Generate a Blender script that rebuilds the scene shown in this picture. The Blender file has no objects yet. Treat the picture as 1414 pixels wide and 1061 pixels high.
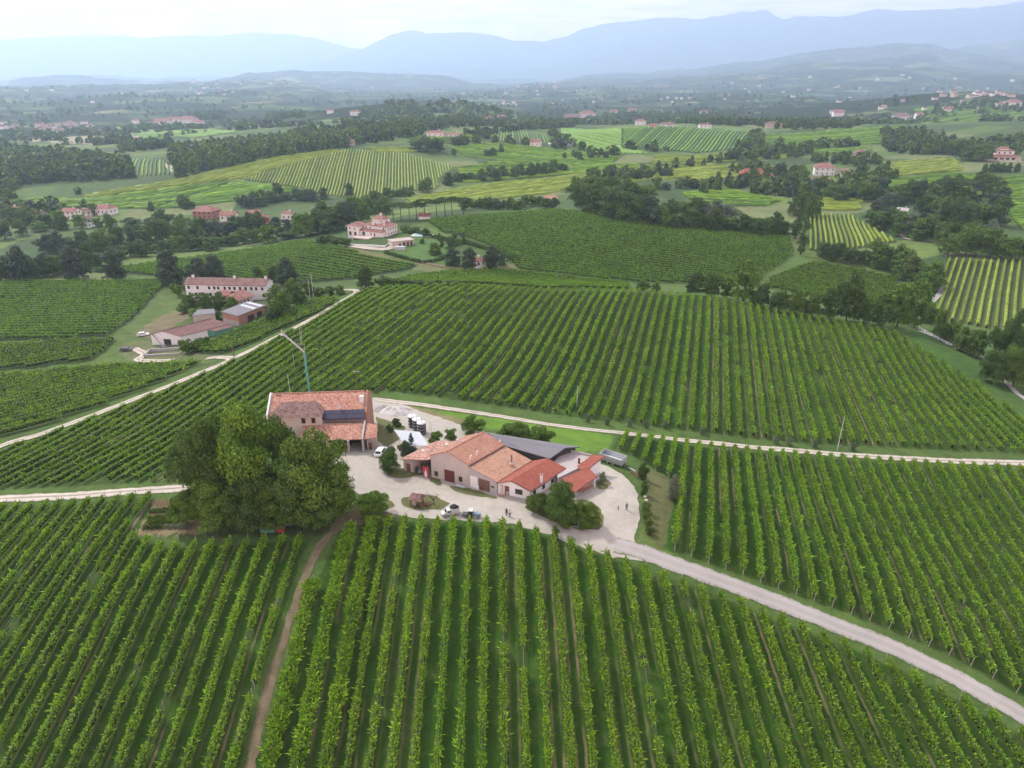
import math, random
import numpy as np
# ------------------------------------------------------------------ camera model and terrain
FOC, CX, CY, CAMZ = 955.0, 707.0, 530.5, 76.0
TILT = math.radians(24.0)
CT, ST = math.cos(TILT), math.sin(TILT)

def ray(u, v):
    a = (u - CX) / FOC; b = (CY - v) / FOC
    return np.array([a, CT + b * ST, -ST + b * CT])

def at_z(u, v, z):
    d = ray(u, v); t = (z - CAMZ) / d[2]
    return np.array([d[0] * t, d[1] * t, z])

def at_y(u, v, y):
    d = ray(u, v); t = y / d[1]
    return np.array([d[0] * t, y, CAMZ + d[2] * t])

# known ground points: picture column, picture row, elevation relative to the farmyard
GCP = [
 (673,1061,-9.9),(0,1061,-11),(300,1061,-10.5),(1000,1061,-10),(1414,1061,-13),
 (150,900,-6),(400,900,-4.5),(673,880,-4.6),(900,900,-5.5),(1150,950,-8.5),
 (0,800,-6),(200,760,-2),(440,750,-1),(673,725,0),(560,712,0),(800,745,0),(640,690,0),(850,700,0),(850,745,0),
 (960,790,-2.6),(1071,837,-5.5),(1200,885,-8),(1300,930,-10),(1414,988,-12.5),
 (1011,780,-3.2),(930,720,-1.5),(1011,700,-7.5),(1011,613,-13),(1200,780,-9),(1300,800,-12),(1414,850,-14.5),(1414,700,-18),(1200,700,-13),
 (900,640,-3.5),(860,602,-8.5),(1200,630,-15.5),(1414,638,-18),(700,576,-6.5),(800,590,-8),(560,556,-4),(520,553,-3),
 (640,600,-2),(760,610,-3.5),(500,640,0),(500,600,-.5),(440,600,-1.5),(300,680,-.5),(235,675,-1),(120,683,-3),(0,690,-5.5),
 (300,600,-3.5),(100,640,-7),(0,640,-8.5),(400,540,-3.5),(320,495,-6),(150,565,-9),(0,615,-10),
 (620,500,-7),(850,500,-11),(1000,530,-12.5),(1000,415,-11.5),(850,405,-9),(700,398,-7.5),(560,396,-6),(500,402,-5),
 (1100,434,-14),(1230,455,-18),(1200,540,-17),(1414,570,-24),(1320,500,-23),(400,455,-5),
 (300,455,-12),(215,490,-12),(310,418,-15),(350,470,-10),(0,480,-16),(100,520,-12),(100,440,-18),(0,395,-23),(235,385,-20),(400,400,-16),
 (130,372,-27),(0,360,-31),(200,345,-33),(350,330,-32),(60,310,-34),(280,300,-33),(400,310,-29),
 (430,336,-22),(515,338,-16),(580,372,-17),(480,385,-18),(640,372,-17),(620,330,-16),(590,305,-14),(720,384,-19),(740,360,-17),
 (780,292,-11),(690,298,-12),(900,320,-14),(850,388,-21),(1000,340,-18),(1090,330,-22),(1040,392,-25),(920,398,-22),
 (1120,370,-27),(1240,390,-30),(1200,420,-28),(1180,300,-28),(1120,295,-27),(1300,360,-24),(1414,362,-22),(1400,440,-27),(1290,440,-28),
 (1340,320,-27),(1414,300,-22),(1250,320,-29),(1414,240,-12),(1320,250,-18),
 (900,262,-24),(1000,285,-25),(1060,250,-24),(1180,225,-17),(950,240,-24),(800,262,-26),(650,272,-28),(540,268,-30),(450,270,-30),(300,278,-33),
 (100,268,-32),(0,280,-33),(180,222,-20),(60,240,-28),
 (300,240,-20),(400,212,-6),(480,205,-4),(480,235,-17),(600,225,-18),(600,196,-5),(700,205,-14),(700,235,-24),(250,222,-15),(330,210,-14),
 (610,190,-2),(800,205,-17),(770,218,-21),(880,178,2),(960,178,2),(880,215,-16),(1000,205,-14),(1050,180,-8),(1150,200,-15),(1250,195,-10),
 (1350,190,-4),(1414,180,4),(1250,160,8),(1350,150,20),(1414,150,24),(1120,165,0),(1000,165,-2),(760,185,-14),(700,175,-14),
 (230,190,-22),(350,190,-18),(120,200,-30),(0,200,-34),(250,172,-14),(60,186,-40),(450,172,-6),(540,165,5),(620,165,0),
]
_P = [at_z(u, v, z) for u, v, z in GCP]
_P += [np.array(p, float) for p in [(0,30,-14),(-60,20,-16),(60,20,-16),(-140,60,-13),(140,50,-16),(0,-60,-22),(-250,0,-20),(250,0,-24),
      (-300,150,-14),(300,170,-30),(0,-300,-30),(-260,300,-24),(360,330,-32),(-500,520,-34),(560,560,-26),(-900,900,-40),(1100,900,0),
      (-700,1300,-40),(-1500,1600,-42),(1600,1600,30),(-600,0,-30),(600,0,-34)]]
_P = np.array(_P)
_XY = _P[:, :2]
def _soft(d2):                         # multiquadric kernel
    return np.sqrt(d2 + 26.0 ** 2)
_D2 = ((_XY[:, None] - _XY[None]) ** 2).sum(2)
_A = _soft(_D2) - 0.0
_n = len(_P)
_M = np.zeros((_n + 1, _n + 1)); _M[:_n, :_n] = _A - np.eye(_n) * 1.5; _M[:_n, _n] = 1; _M[_n, :_n] = 1
_W = np.linalg.solve(_M, np.concatenate([_P[:, 2], [0]]))

def _hash2(ix, iy, seed):
    h = (ix * 374761393 + iy * 668265263 + seed * 1274126177) & 0x7fffffff
    h = ((h ^ (h >> 13)) * 1103515245) & 0x7fffffff
    h = ((h ^ (h >> 16)) * 12345677) & 0x7fffffff
    return (h & 0xffff) / 65535.0

def vnoise(x, y, seed=0):
    x = np.asarray(x, float); y = np.asarray(y, float)
    ix = np.floor(x).astype(np.int64); iy = np.floor(y).astype(np.int64)
    fx = x - ix; fy = y - iy
    fx = fx * fx * (3 - 2 * fx); fy = fy * fy * (3 - 2 * fy)
    a = _hash2(ix, iy, seed); b = _hash2(ix + 1, iy, seed); c = _hash2(ix, iy + 1, seed); d = _hash2(ix + 1, iy + 1, seed)
    return (a * (1 - fx) + b * fx) * (1 - fy) + (c * (1 - fx) + d * fx) * fy

def fbm(x, y, seed=0, octv=4):
    s = 0; a = .5; n = 0
    for i in range(octv):
        s = s + a * vnoise(x, y, seed + i * 17); n += a; a *= .5; x = x * 2.03; y = y * 2.03
    return s / n

def ridged(x, y, seed=0, octv=4):
    s = 0; a = .5; n = 0
    for i in range(octv):
        s = s + a * (1 - np.abs(2 * vnoise(x, y, seed + i * 31) - 1)); n += a; a *= .5; x = x * 2.1; y = y * 2.1
    return s / n

# far ridges: crest line as (column, row) pairs seen from here, real distance, front and back widths, roughness
RIDGES = [
 (1900, 500, 500, .25, [(330,176),(370,166),(420,156),(470,149),(520,144),(570,141),(640,142),(690,152),(730,165),(800,172)]),
 (2450, 900, 500, .22, [(820,170),(900,158),(1000,152),(1100,146),(1180,140),(1250,133),(1300,128),(1360,126),(1414,130),(1600,128)]),
 (5000, 2900, 900, .35, [(-400,122),(0,119),(100,117),(200,116),(300,113),(340,111),(400,114),(430,120),(460,128),(490,138),(530,155)]),
 (5200, 1500, 700, .30, [(600,150),(660,136),(690,126),(720,116),(745,112),(780,117),(820,123),(880,133),(940,145)]),
 (6900, 1500, 900, .35, [(240,122),(300,110),(340,101),(400,98),(480,99),(560,102),(620,106),(660,116),(720,128)]),
 (7900, 1200, 900, .3, [(-400,118),(0,114),(60,106),(110,105),(200,112),(260,112),(300,122)]),
 (8600, 4300, 1000, .42, [(640,128),(700,121),(800,105),(900,100),(960,94),(1020,86),(1080,77),(1150,68),(1200,61),(1240,58),(1280,63),(1320,71),(1414,82),(1700,84)]),
 (10600, 1300, 900, .4, [(1180,80),(1280,69),(1350,57),(1414,53),(1700,50)]),
 (12500, 2000, 1000, .5, [(380,112),(470,104),(560,98),(640,92),(700,96),(780,99),(860,92),(960,100),(1050,112)]),
 (15500, 3600, 1500, .6, [(430,90),(500,69),(540,46),(560,39),(590,43),(620,38),(680,43),(720,51),(750,58),(800,36),(830,25),(880,18),(920,16),(960,22),(1000,15),(1040,10),(1070,20),(1130,12),(1190,8),(1250,10),(1300,4),(1414,-5),(1700,-10)]),
 (18600, 2400, 1200, .35, [(-500,56),(0,53),(150,49),(250,47),(340,45),(400,48),(450,55),(490,66),(560,72),(760,66),(900,80)]),
]
# the outer ridges stand well back, so that the air does the fading
RIDGES = [(D, wf, wb, ro, p) if D < 4500 else (D * 1.35, D * 1.35 - (D - wf) if wf > .4 * D else wf * 1.35, wb * 1.35, ro, p) for D, wf, wb, ro, p in RIDGES]
def _crest(pts, D):
    us = np.array([p[0] for p in pts], float); zs = []
    for u, v in pts:
        d = ray(u, v); zs.append(CAMZ + D * d[2] / math.hypot(d[0], d[1]))
    return us, np.array(zs)
_RC = [(_crest(p[4], p[0]), p) for p in RIDGES]

def far_height(x, y):
    r = np.hypot(x, y); yy = np.maximum(y, 1.0)
    u = CX + FOC * (x / yy) / CT
    u = np.where(y < r * .25, np.where(x < 0, -3000, 4000), u)
    base = -40 + 14 * (fbm(x / 420, y / 420, 5, 3) - .5)
    out = base.copy()
    for (us, zs), (D, wf, wb, ro, pts) in _RC:
        zc = np.interp(u, us, zs, left=zs[0], right=zs[-1])
        if D > 2900:
            q = np.zeros_like(u); zc = zc + D * (.0052 * (ridged(u / 75, q + D * .01, 29, 3) - .62) + .0022 * (fbm(u / 17, q + D * .01, 33, 3) - .5))
        # crests fade out beyond their ends
        end = np.clip((u - (us[0] - 160)) / 160, 0, 1) * np.clip(((us[-1] + 160) - u) / 160, 0, 1)
        if pts[0][0] < -300: end = np.clip(((us[-1] + 160) - u) / 160, 0, 1)
        if pts[-1][0] > 1550: end = np.clip((u - (us[0] - 160)) / 160, 0, 1)
        sc = wf * .33
        wob = (fbm(x / (wf * .8), y / (wf * .8), 77, 3) - .5) * wf * .25
        s = (r + wob * 0 - D)
        f = np.where(s < 0, 1 + s / wf, 1 - s / wb)
        f = np.clip(f, 0, 1)
        rid = ridged(x / sc, y / sc, int(D) % 97, 5)
        low = (1 - f)
        shape = f ** 1.05
        shape = shape * (1 - ro * np.clip(low * 5.0, 0, 1) * (1 - rid) * 1.7)
        shape = np.clip(shape, 0, 1)
        h = -40 + (zc + 40) * shape * (end * end * (3 - 2 * end))
        # small-scale tree-top roughness on the crest, scaled by distance
        h = h + shape * D * .0016 * (fbm(x / (D * .012), y / (D * .012), 9, 3) - .5)
        if D > 12500: h = h + shape * D * .006 * (ridged(x / (D * .07), y / (D * .07), 19, 4) - .62)
        if 4000 < D < 12000 or D < 3000: h = h + 26 * (ridged(x / 420, y / 420, 51, 4) - .6) * np.clip(shape * 3, 0, 1) * np.clip(low * 6, 0, 1) * (1.4 if D > 4000 else .35)
        if 4000 < D < 12000: h = h + 75 * (ridged(x / 1150, y / 1150, 61, 3) - .6) * np.clip(shape * 3, 0, 1) * np.clip(low * 5, 0, 1)
        if D > 12500: h = h + 420 * (ridged(x / 2900, y / 2900, 63, 4) - .6) * np.clip(shape * 2.5, 0, 1) * np.clip(low * 5, 0, 1)
        out = np.maximum(out, h)
    return out

def near_height(x, y):
    x = np.asarray(x, float); y = np.asarray(y, float); sh = x.shape
    q = np.stack([x.ravel(), y.ravel()], 1); out = np.empty(len(q))
    for i in range(0, len(q), 40000):
        c = q[i:i + 40000]
        d2 = ((c[:, None] - _XY[None]) ** 2).sum(2)
        out[i:i + 40000] = _soft(d2) @ _W[:_n] + _W[_n]
    return out.reshape(sh)

def height_exact(x, y):
    x = np.asarray(x, float); y = np.asarray(y, float)
    r = np.hypot(x, y)
    t = np.clip((r - 1350) / 550, 0, 1); t = t * t * (3 - 2 * t)
    n = np.zeros(x.shape); k = r < 1905; n[k] = np.clip(near_height(x[k], y[k]), -60, 120)
    f = np.zeros(x.shape); k = r > 1345; f[k] = far_height(x[k], y[k])
    h = n * (1 - t) + f * t
    far = np.clip((r - 350) / 500, 0, 1)
    return h + .25 * (vnoise(x / 9, y / 9, 3) - .5) * np.clip(1 - far, .3, 1) + far * 2.2 * (fbm(x / 70, y / 70, 8, 2) - .5)

def axes():
    th = np.concatenate([np.linspace(-75, -44, 60, endpoint=False), np.linspace(-44, 44, 620, endpoint=False), np.linspace(44, 75, 61)])
    r = [42.0]
    while r[-1] < 26800:
        q = r[-1]
        r.append(q * (1.0058 if q < 420 else 1.0075 if q < 2000 else 1.0085))
    return np.radians(th), np.array(r)

TH, RR = axes()
_gt, _gr = np.meshgrid(TH, RR)
GH = height_exact(np.sin(_gt) * _gr, np.cos(_gt) * _gr)
_LR = np.log(RR)

def height(x, y):
    """ground elevation, read off the same grid as the ground mesh"""
    x = np.asarray(x, float); y = np.asarray(y, float)
    fr = np.interp(np.log(np.maximum(np.hypot(x, y), 1.0)), _LR, np.arange(len(RR)))
    ft = np.interp(np.arctan2(x, y), TH, np.arange(len(TH)))
    i = np.clip(fr.astype(int), 0, len(RR) - 2); j = np.clip(ft.astype(int), 0, len(TH) - 2)
    a = fr - i; b = ft - j
    return (GH[i, j] * (1 - a) + GH[i + 1, j] * a) * (1 - b) + (GH[i, j + 1] * (1 - a) + GH[i + 1, j + 1] * a) * b

_TS = np.concatenate([np.arange(60, 400, 2.0), 400 * 1.006 ** np.arange(0, 580)])
def G(u, v):
    """the ground point seen at picture column u, row v"""
    d = ray(u, v); n = math.hypot(d[0], d[1])
    t = _TS / n
    z = CAMZ + d[2] * t; g = height(d[0] * t, d[1] * t)
    below = np.nonzero(z <= g)[0]
    i = below[0] if len(below) else len(t) - 1
    i = max(i, 1)
    lo, hi = t[i - 1], t[i]
    for _ in range(2):
        tt = np.linspace(lo, hi, 12)
        b = np.nonzero(CAMZ + d[2] * tt <= height(d[0] * tt, d[1] * tt))[0]
        k = max(b[0] if len(b) else 11, 1); lo, hi = tt[k - 1], tt[k]
    t = (lo + hi) / 2
    return np.array([d[0] * t, d[1] * t, float(height(np.array([d[0] * t]), np.array([d[1] * t]))[0])])

def poly_world(pts):
    return np.array([G(u, v)[:2] for u, v in pts])

def inside(px, py, poly):
    px = np.asarray(px); py = np.asarray(py)
    c = np.zeros(px.shape, bool); j = len(poly) - 1
    for i in range(len(poly)):
        xi, yi = poly[i]; xj, yj = poly[j]
        if yi != yj:
            c ^= ((yi > py) != (yj > py)) & (px < (xj - xi) * (py - yi) / (yj - yi) + xi)
        j = i
    return c
def project(p):
    x, y, z = p[0], p[1], p[2] - CAMZ
    d = y * CT - z * ST
    return CX + FOC * x / d, CY - FOC * (y * ST + z * CT) / d
import bpy
from mathutils import Vector, Matrix
rng = np.random.default_rng(7)
random.seed(7)
SC = bpy.context.scene
COL = SC.collection
R = math.radians

# ------------------------------------------------------------------ object helpers
def tag(o, label=None, cat=None, group=None, kind=None):
    if label: o['label'] = label
    if cat: o['category'] = cat
    if group: o['group'] = group
    if kind: o['kind'] = kind
    return o

def empty(name, loc, label, cat, group=None, rz=0.0):
    o = bpy.data.objects.new(name, None); COL.objects.link(o)
    o.location = [float(c) for c in loc]; o.rotation_euler = (0, 0, rz); o.empty_display_size = .3
    return tag(o, label, cat, group)

def link(name, me, parent=None, loc=None):
    o = bpy.data.objects.new(name, me); COL.objects.link(o)
    if parent is not None: o.parent = parent
    if loc is not None: o.location = [float(c) for c in loc]
    return o

def kids(o): return [c for c in COL.objects if c.parent is o]
def copy_tree(o, parent=None):
    c = o.copy(); COL.objects.link(c)
    if parent is not None: c.parent = parent
    for ch in o['_kids'] if '_kids' in o else o.children: copy_tree(ch, c)
    return c

def np_mesh(name, V, F, mats=(), mi=None, smooth=False):
    """mesh from arrays: V (n,3); F (m,4) or (m,3)"""
    V = np.asarray(V, np.float32); F = np.asarray(F, np.int32); k = F.shape[1]
    me = bpy.data.meshes.new(name)
    me.vertices.add(len(V)); me.vertices.foreach_set('co', V.ravel())
    me.loops.add(F.size); me.loops.foreach_set('vertex_index', F.ravel())
    me.polygons.add(len(F)); me.polygons.foreach_set('loop_start', np.arange(0, F.size, k, dtype=np.int32))
    for m in mats: me.materials.append(m)
    if mi is not None: me.polygons.foreach_set('material_index', np.asarray(mi, np.int32))
    if smooth: me.polygons.foreach_set('use_smooth', np.ones(len(F), bool))
    me.update(calc_edges=True)
    return me

class MB:
    """collects polygons of one part; build() links them as one mesh object"""
    def __init__(s): s.v = []; s.f = []; s.m = []; s.sm = []
    def poly(s, pts, m=0, smooth=False):
        b = len(s.v); s.v += [tuple(float(c) for c in p) for p in pts]; s.f.append(list(range(b, b + len(pts)))); s.m.append(m); s.sm.append(smooth); return s
    def faces(s, pts, fs, m=0, smooth=False):
        b = len(s.v); s.v += [tuple(float(c) for c in p) for p in pts]
        for f in fs: s.f.append([b + i for i in f]); s.m.append(m); s.sm.append(smooth)
        return s
    def obox(s, o, a, b, c, m=0):
        o, a, b, c = [np.array(q, float) for q in (o, a, b, c)]
        if np.dot(np.cross(a, b), c) < 0: a, b = b, a
        P = [o, o + a, o + a + b, o + b, o + c, o + a + c, o + a + b + c, o + b + c]
        return s.faces(P, [(3, 2, 1, 0), (4, 5, 6, 7), (0, 1, 5, 4), (1, 2, 6, 5), (2, 3, 7, 6), (3, 0, 4, 7)], m)
    def box(s, x0, x1, y0, y1, z0, z1, m=0):
        return s.obox((x0, y0, z0), (x1 - x0, 0, 0), (0, y1 - y0, 0), (0, 0, z1 - z0), m)
    def prism(s, bot, top, m=0, mtop=None):
        n = len(bot); P = list(bot) + list(top)
        a = sum(bot[i][0] * bot[(i + 1) % n][1] - bot[(i + 1) % n][0] * bot[i][1] for i in range(n))
        if a < 0: P = list(bot)[::-1] + list(top)[::-1]
        s.faces(P, [tuple(range(n))[::-1]], m)
        s.faces(P, [tuple(range(n, 2 * n))], m if mtop is None else mtop)
        return s.faces(P, [(i, (i + 1) % n, n + (i + 1) % n, n + i) for i in range(n)], m)
    def slab(s, top, t, m=0, mside=None):
        top = [np.array(p, float) for p in top]
        bot = [p - np.array([0, 0, t]) for p in top]
        return s.prism(bot, top, m if mside is None else mside, m)
    def tube(s, path, rad, k=8, m=0, smooth=True, caps=True):
        path = [np.array(p, float) for p in path]
        if not hasattr(rad, '__len__'): rad = [rad] * len(path)
        P = []; n = len(path); up0 = None
        for i, p in enumerate(path):
            d = path[min(i + 1, n - 1)] - path[max(i - 1, 0)]; d = d / (np.linalg.norm(d) + 1e-9)
            ref = np.array([0, 0, 1.]) if abs(d[2]) < .9 else np.array([1., 0, 0])
            if up0 is not None: ref = up0
            x = np.cross(d, ref); x /= np.linalg.norm(x) + 1e-9; y = np.cross(d, x); up0 = -y if abs(np.dot(d, y)) < .95 else None
            for j in range(k):
                a = 2 * math.pi * j / k; P.append(p + rad[i] * (math.cos(a) * x + math.sin(a) * y))
        fs = [(i * k + j, (i + 1) * k + j, (i + 1) * k + (j + 1) % k, i * k + (j + 1) % k) for i in range(n - 1) for j in range(k)]
        s.faces(P, fs, m, smooth)
        if caps: s.faces(P[:k], [tuple(range(k))], m); s.faces(P[-k:], [tuple(range(k))[::-1]], m)
        return s
    def cyl(s, x, y, z0, z1, r, k=16, m=0, r2=None): return s.tube([(x, y, z0), (x, y, z1)], [r, r if r2 is None else r2], k, m)
    def dome(s, c, rx, ry, rz, m=0, k=14, n=6, full=False):
        P = []; c = np.array(c, float); lo = -math.pi / 2 if full else 0
        for i in range(n + 1):
            e = lo + (math.pi / 2 - lo) * i / n
            for j in range(k):
                a = 2 * math.pi * j / k; P.append(c + np.array([rx * math.cos(e) * math.cos(a), ry * math.cos(e) * math.sin(a), rz * math.sin(e)]))
        return s.faces(P, [(i * k + j, i * k + (j + 1) % k, (i + 1) * k + (j + 1) % k, (i + 1) * k + j) for i in range(n) for j in range(k)], m, True)
    def build(s, name, mats, parent=None, origin=(0, 0, 0), loc=None):
        if not isinstance(mats, (list, tuple)): mats = [mats]
        o3 = np.array(origin, float)
        me = bpy.data.meshes.new(name)
        me.from_pydata([tuple(np.array(v) - o3) for v in s.v], [], s.f)
        for m in mats: me.materials.append(m)
        me.polygons.foreach_set('material_index', s.m); me.polygons.foreach_set('use_smooth', s.sm)
        me.update()
        return link(name, me, parent, loc)
    def thing(s, name, mats, origin, label, cat, group=None):
        return tag(s.build(name, mats, None, origin, origin), label, cat, group)

# ------------------------------------------------------------------ materials
class NT:
    def __init__(s, name):
        s.mat = bpy.data.materials.new(name); s.mat.use_nodes = True
        s.t = s.mat.node_tree; s.t.nodes.clear()
        s.out = s.t.nodes.new('ShaderNodeOutputMaterial')
    def n(s, typ, **kw):
        nd = s.t.nodes.new(typ)
        for k, v in kw.items():
            if k.startswith('i_'): nd.inputs[k[2:].replace('_', ' ')].default_value = v
            elif k.startswith('p'): setattr(nd, k[1:], v)
        return nd
    def l(s, a, b): s.t.links.new(a, b)
    def ramp(s, fac, stops, interp='LINEAR'):
        r = s.t.nodes.new('ShaderNodeValToRGB'); cr = r.color_ramp; cr.interpolation = interp
        while len(cr.elements) < len(stops): cr.elements.new(.5)
        for e, (p, c) in zip(cr.elements, stops): e.position = p; e.color = (*c, 1) if len(c) == 3 else c
        s.l(fac, r.inputs[0]); return r.outputs[0]
    def noise(s, vec, scale, detail=4, rough=.6):
        nd = s.t.nodes.new('ShaderNodeTexNoise'); nd.inputs['Scale'].default_value = scale; nd.inputs['Detail'].default_value = detail; nd.inputs['Roughness'].default_value = rough
        if vec is not None: s.l(vec, nd.inputs['Vector'])
        return nd.outputs['Fac']
    def mix(s, f, a, b, typ='MIX'):
        nd = s.t.nodes.new('ShaderNodeMix'); nd.data_type = 'RGBA'; nd.blend_type = typ
        for sock, v in ((nd.inputs[0], f), (nd.inputs[6], a), (nd.inputs[7], b)):
            if isinstance(v, (int, float)): sock.default_value = v
            elif isinstance(v, tuple): sock.default_value = (*v, 1) if len(v) == 3 else v
            else: s.l(v, sock)
        return nd.outputs[2]
    def math(s, op, a, b=0.0, c=None):
        nd = s.t.nodes.new('ShaderNodeMath'); nd.operation = op
        for i, v in enumerate((a, b) if c is None else (a, b, c)):
            if isinstance(v, (int, float)): nd.inputs[i].default_value = v
            else: s.l(v, nd.inputs[i])
        return nd.outputs[0]
    def pos(s): return s.t.nodes.new('ShaderNodeNewGeometry').outputs['Position']
    def obj(s): return s.t.nodes.new('ShaderNodeTexCoord').outputs['Object']
    def done(s, col, rough=.85, bump=None, bstr=.4, bdist=.05, spec=.25, metal=0.0, trans=None):
        p = s.t.nodes.new('ShaderNodeBsdfPrincipled')
        if isinstance(col, tuple): p.inputs['Base Color'].default_value = (*col, 1)
        else: s.l(col, p.inputs['Base Color'])
        if isinstance(rough, (int, float)): p.inputs['Roughness'].default_value = rough
        else: s.l(rough, p.inputs['Roughness'])
        p.inputs['Specular IOR Level'].default_value = spec; p.inputs['Metallic'].default_value = metal
        if bump is not None:
            b = s.t.nodes.new('ShaderNodeBump'); b.inputs['Strength'].default_value = bstr; b.inputs['Distance'].default_value = bdist
            s.l(bump, b.inputs['Height']); s.l(b.outputs[0], p.inputs['Normal'])
        sh = p.outputs[0]
        if trans:
            tb = s.t.nodes.new('ShaderNodeBsdfTranslucent')
            if isinstance(col, tuple): tb.inputs[0].default_value = (*col, 1)
            else: s.l(col, tb.inputs[0])
            mx = s.t.nodes.new('ShaderNodeMixShader'); mx.inputs[0].default_value = trans
            s.l(sh, mx.inputs[1]); s.l(tb.outputs[0], mx.inputs[2]); sh = mx.outputs[0]
        s.l(sh, s.out.inputs[0]); return s.mat

def lerp3(a, b, t): return tuple(x + (y - x) * t for x, y in zip(a, b))

def plain(name, c, rough=.7, var=.18, scale=1.3, spec=.25, metal=0.0):
    """a coat of one colour with weathering"""
    c = tuple(x * .86 for x in c)
    k = NT(name); p = k.pos()
    n = k.noise(p, scale, 5, .65); n2 = k.noise(p, scale * 9, 3, .6)
    col = k.ramp(k.math('ADD', k.math('MULTIPLY', n, .7), k.math('MULTIPLY', n2, .3)), [(.25, tuple(x * (1 - var) for x in c)), (.75, tuple(min(1, x * (1 + var)) for x in c))])
    return k.done(col, rough, n2, .12, .02, spec, metal)

def leaf_mat(name, lo, mid, hi, trans=.3, patch=.012, hue=None):
    """foliage: every leaf cluster has its own tone, drifting slowly over the ground"""
    k = NT(name); g = k.t.nodes.new('ShaderNodeNewGeometry')
    ri = g.outputs['Random Per Island']; pn = k.noise(g.outputs['Position'], patch * 8, 3, .6)
    oi = k.t.nodes.new('ShaderNodeObjectInfo').outputs['Random']
    f = k.math('ADD', k.math('MULTIPLY', ri, .5), k.math('MULTIPLY', pn, .5))
    col = k.ramp(f, [(.18, lo), (.5, mid), (.82, hi)])
    sh = k.t.nodes.new('ShaderNodeHueSaturation'); k.l(col, sh.inputs['Color'])
    k.l(k.math('ADD', k.math('MULTIPLY', oi, hue[0]), .5 - hue[0] / 2), sh.inputs['Hue'])
    k.l(k.math('ADD', k.math('MULTIPLY', oi, hue[1] * .8), .8 * (1 - hue[1] / 2)), sh.inputs['Value'])
    return k.done(sh.outputs[0], .62, spec=.25, trans=trans)

M = {}
def _leaves():
    L = lambda nm, lo, mid, hi, tr, hv=.014, vv=.3: leaf_mat(nm, lo, mid, hi, tr, .012, (hv, vv))
    M['vine'] = L('vine_leaf', (.055, .128, .004), (.160, .325, .010), (.36, .57, .026), .32, .008, .14)
    M['vine_dark'] = L('vine_leaf_core_shade', (.018, .040, .005), (.03, .06, .006), (.045, .085, .010), .1, .01, .2)  # darker copy of the leaf for the hedge core, shade in the colour
    M['vine_mid'] = L('vine_leaf_hill', (.06, .14, .006), (.145, .30, .010), (.30, .49, .024), .25, .01, .2)
    M['vine_light'] = L('vine_leaf_pale_sunlit', (.15, .225, .018), (.26, .355, .030), (.39, .48, .05), .2, .01, .2)  # pale yellow-green crop, brightened so the colour stands in for cloud-sun patches
    M['vine_deep'] = L('vine_leaf_deep', (.085, .20, .012), (.165, .35, .018), (.28, .50, .03), .2, .01, .2)
    M['tree_dark'] = L('leaf_dark', (.022, .056, .008), (.06, .125, .014), (.13, .22, .026), .2)
    M['tree_mid'] = L('leaf_mid', (.035, .085, .008), (.09, .18, .014), (.19, .31, .026), .25)
    M['tree_light'] = L('leaf_light', (.075, .135, .022), (.125, .205, .035), (.19, .29, .05), .25)
    M['tree_olive'] = L('leaf_olive', (.035, .09, .007), (.095, .19, .010), (.23, .37, .02), .25)
    M['tree_blue'] = L('leaf_blue', (.032, .058, .028), (.055, .092, .042), (.09, .14, .06), .15)
    M['tree_silver'] = L('leaf_silver', (.09, .13, .07), (.15, .20, .11), (.22, .28, .17), .2)
_leaves()
M['bark'] = plain('bark', (.09, .07, .05), .9, .3, 3)
M['plaster_beige'] = plain('plaster_beige', (.45, .405, .35), .9, .10, .7)
M['plaster_white'] = plain('plaster_white', (.75, .745, .71), .9, .07, .6)
M['plaster_warm'] = plain('plaster_warm', (.56, .47, .39), .9, .12, .6)
M['plaster_pink'] = plain('plaster_pink', (.77, .72, .65), .9, .07, .3)
M['plaster_old'] = plain('plaster_old', (.42, .36, .31), .95, .25, .8)
M['concrete'] = plain('concrete', (.40, .38, .36), .95, .14, .8)
M['brick'] = plain('brick', (.36, .19, .13), .95, .25, 2)
M['wood_red'] = plain('door_oxblood', (.13, .035, .03), .75, .2, 3)
M['wood_brown'] = plain('wood_brown', (.17, .10, .065), .85, .25, 3)
M['frame'] = plain('window_frame_paint', (.10, .05, .04), .7, .2, 3)
M['frame_white'] = plain('window_frame_white', (.7, .68, .65), .7, .1, 3)
M['dark'] = plain('dark_inside', (.02, .018, .016), .95, .3, 2)
M['void'] = plain('open_bay_shade', (.05, .045, .04), .95, .3, 2)  # near-black walls and panels: the shade of open bays put into colour
M['metal'] = plain('galvanised', (.50, .51, .52), .45, .12, 1.5, .5, .6)
M['steel'] = plain('steel_tank', (.62, .63, .64), .35, .08, 1.2, .5, .7)
M['metal_dark'] = plain('dark_metal', (.06, .06, .065), .55, .2, 2, .4)
M['white_paint'] = plain('white_paint', (.78, .78, .78), .5, .06, 1.5)
M['tarp'] = plain('pale_tarpaulin', (.46, .48, .51), .6, .06, .8)
M['teal'] = plain('teal_paint', (.16, .42, .38), .5, .15, 2, .4)
M['grey_paint'] = plain('grey_paint', (.50, .50, .48), .55, .12, 2, .4)
M['shed_roof'] = plain('grey_sheet_roof', (.17, .165, .18), .75, .12, .5)
M['terrace'] = plain('terrace_screed', (.40, .36, .34), .95, .14, .6)
M['rubber'] = plain('rubber', (.025, .025, .025), .9, .2, 4)
M['stone'] = plain('rubble_stone', (.50, .47, .44), .95, .25, 1.6)
M['gravel_heap'] = plain('gravel_heap', (.36, .33, .31), .95, .35, 1.5)
M['skin'] = plain('skin', (.5, .31, .23), .6, .05, 4)
M['cloth_dark'] = plain('dark_cloth', (.03, .03, .035), .9, .2, 4)
M['cloth_light'] = plain('light_cloth', (.62, .6, .57), .9, .1, 4)
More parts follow.
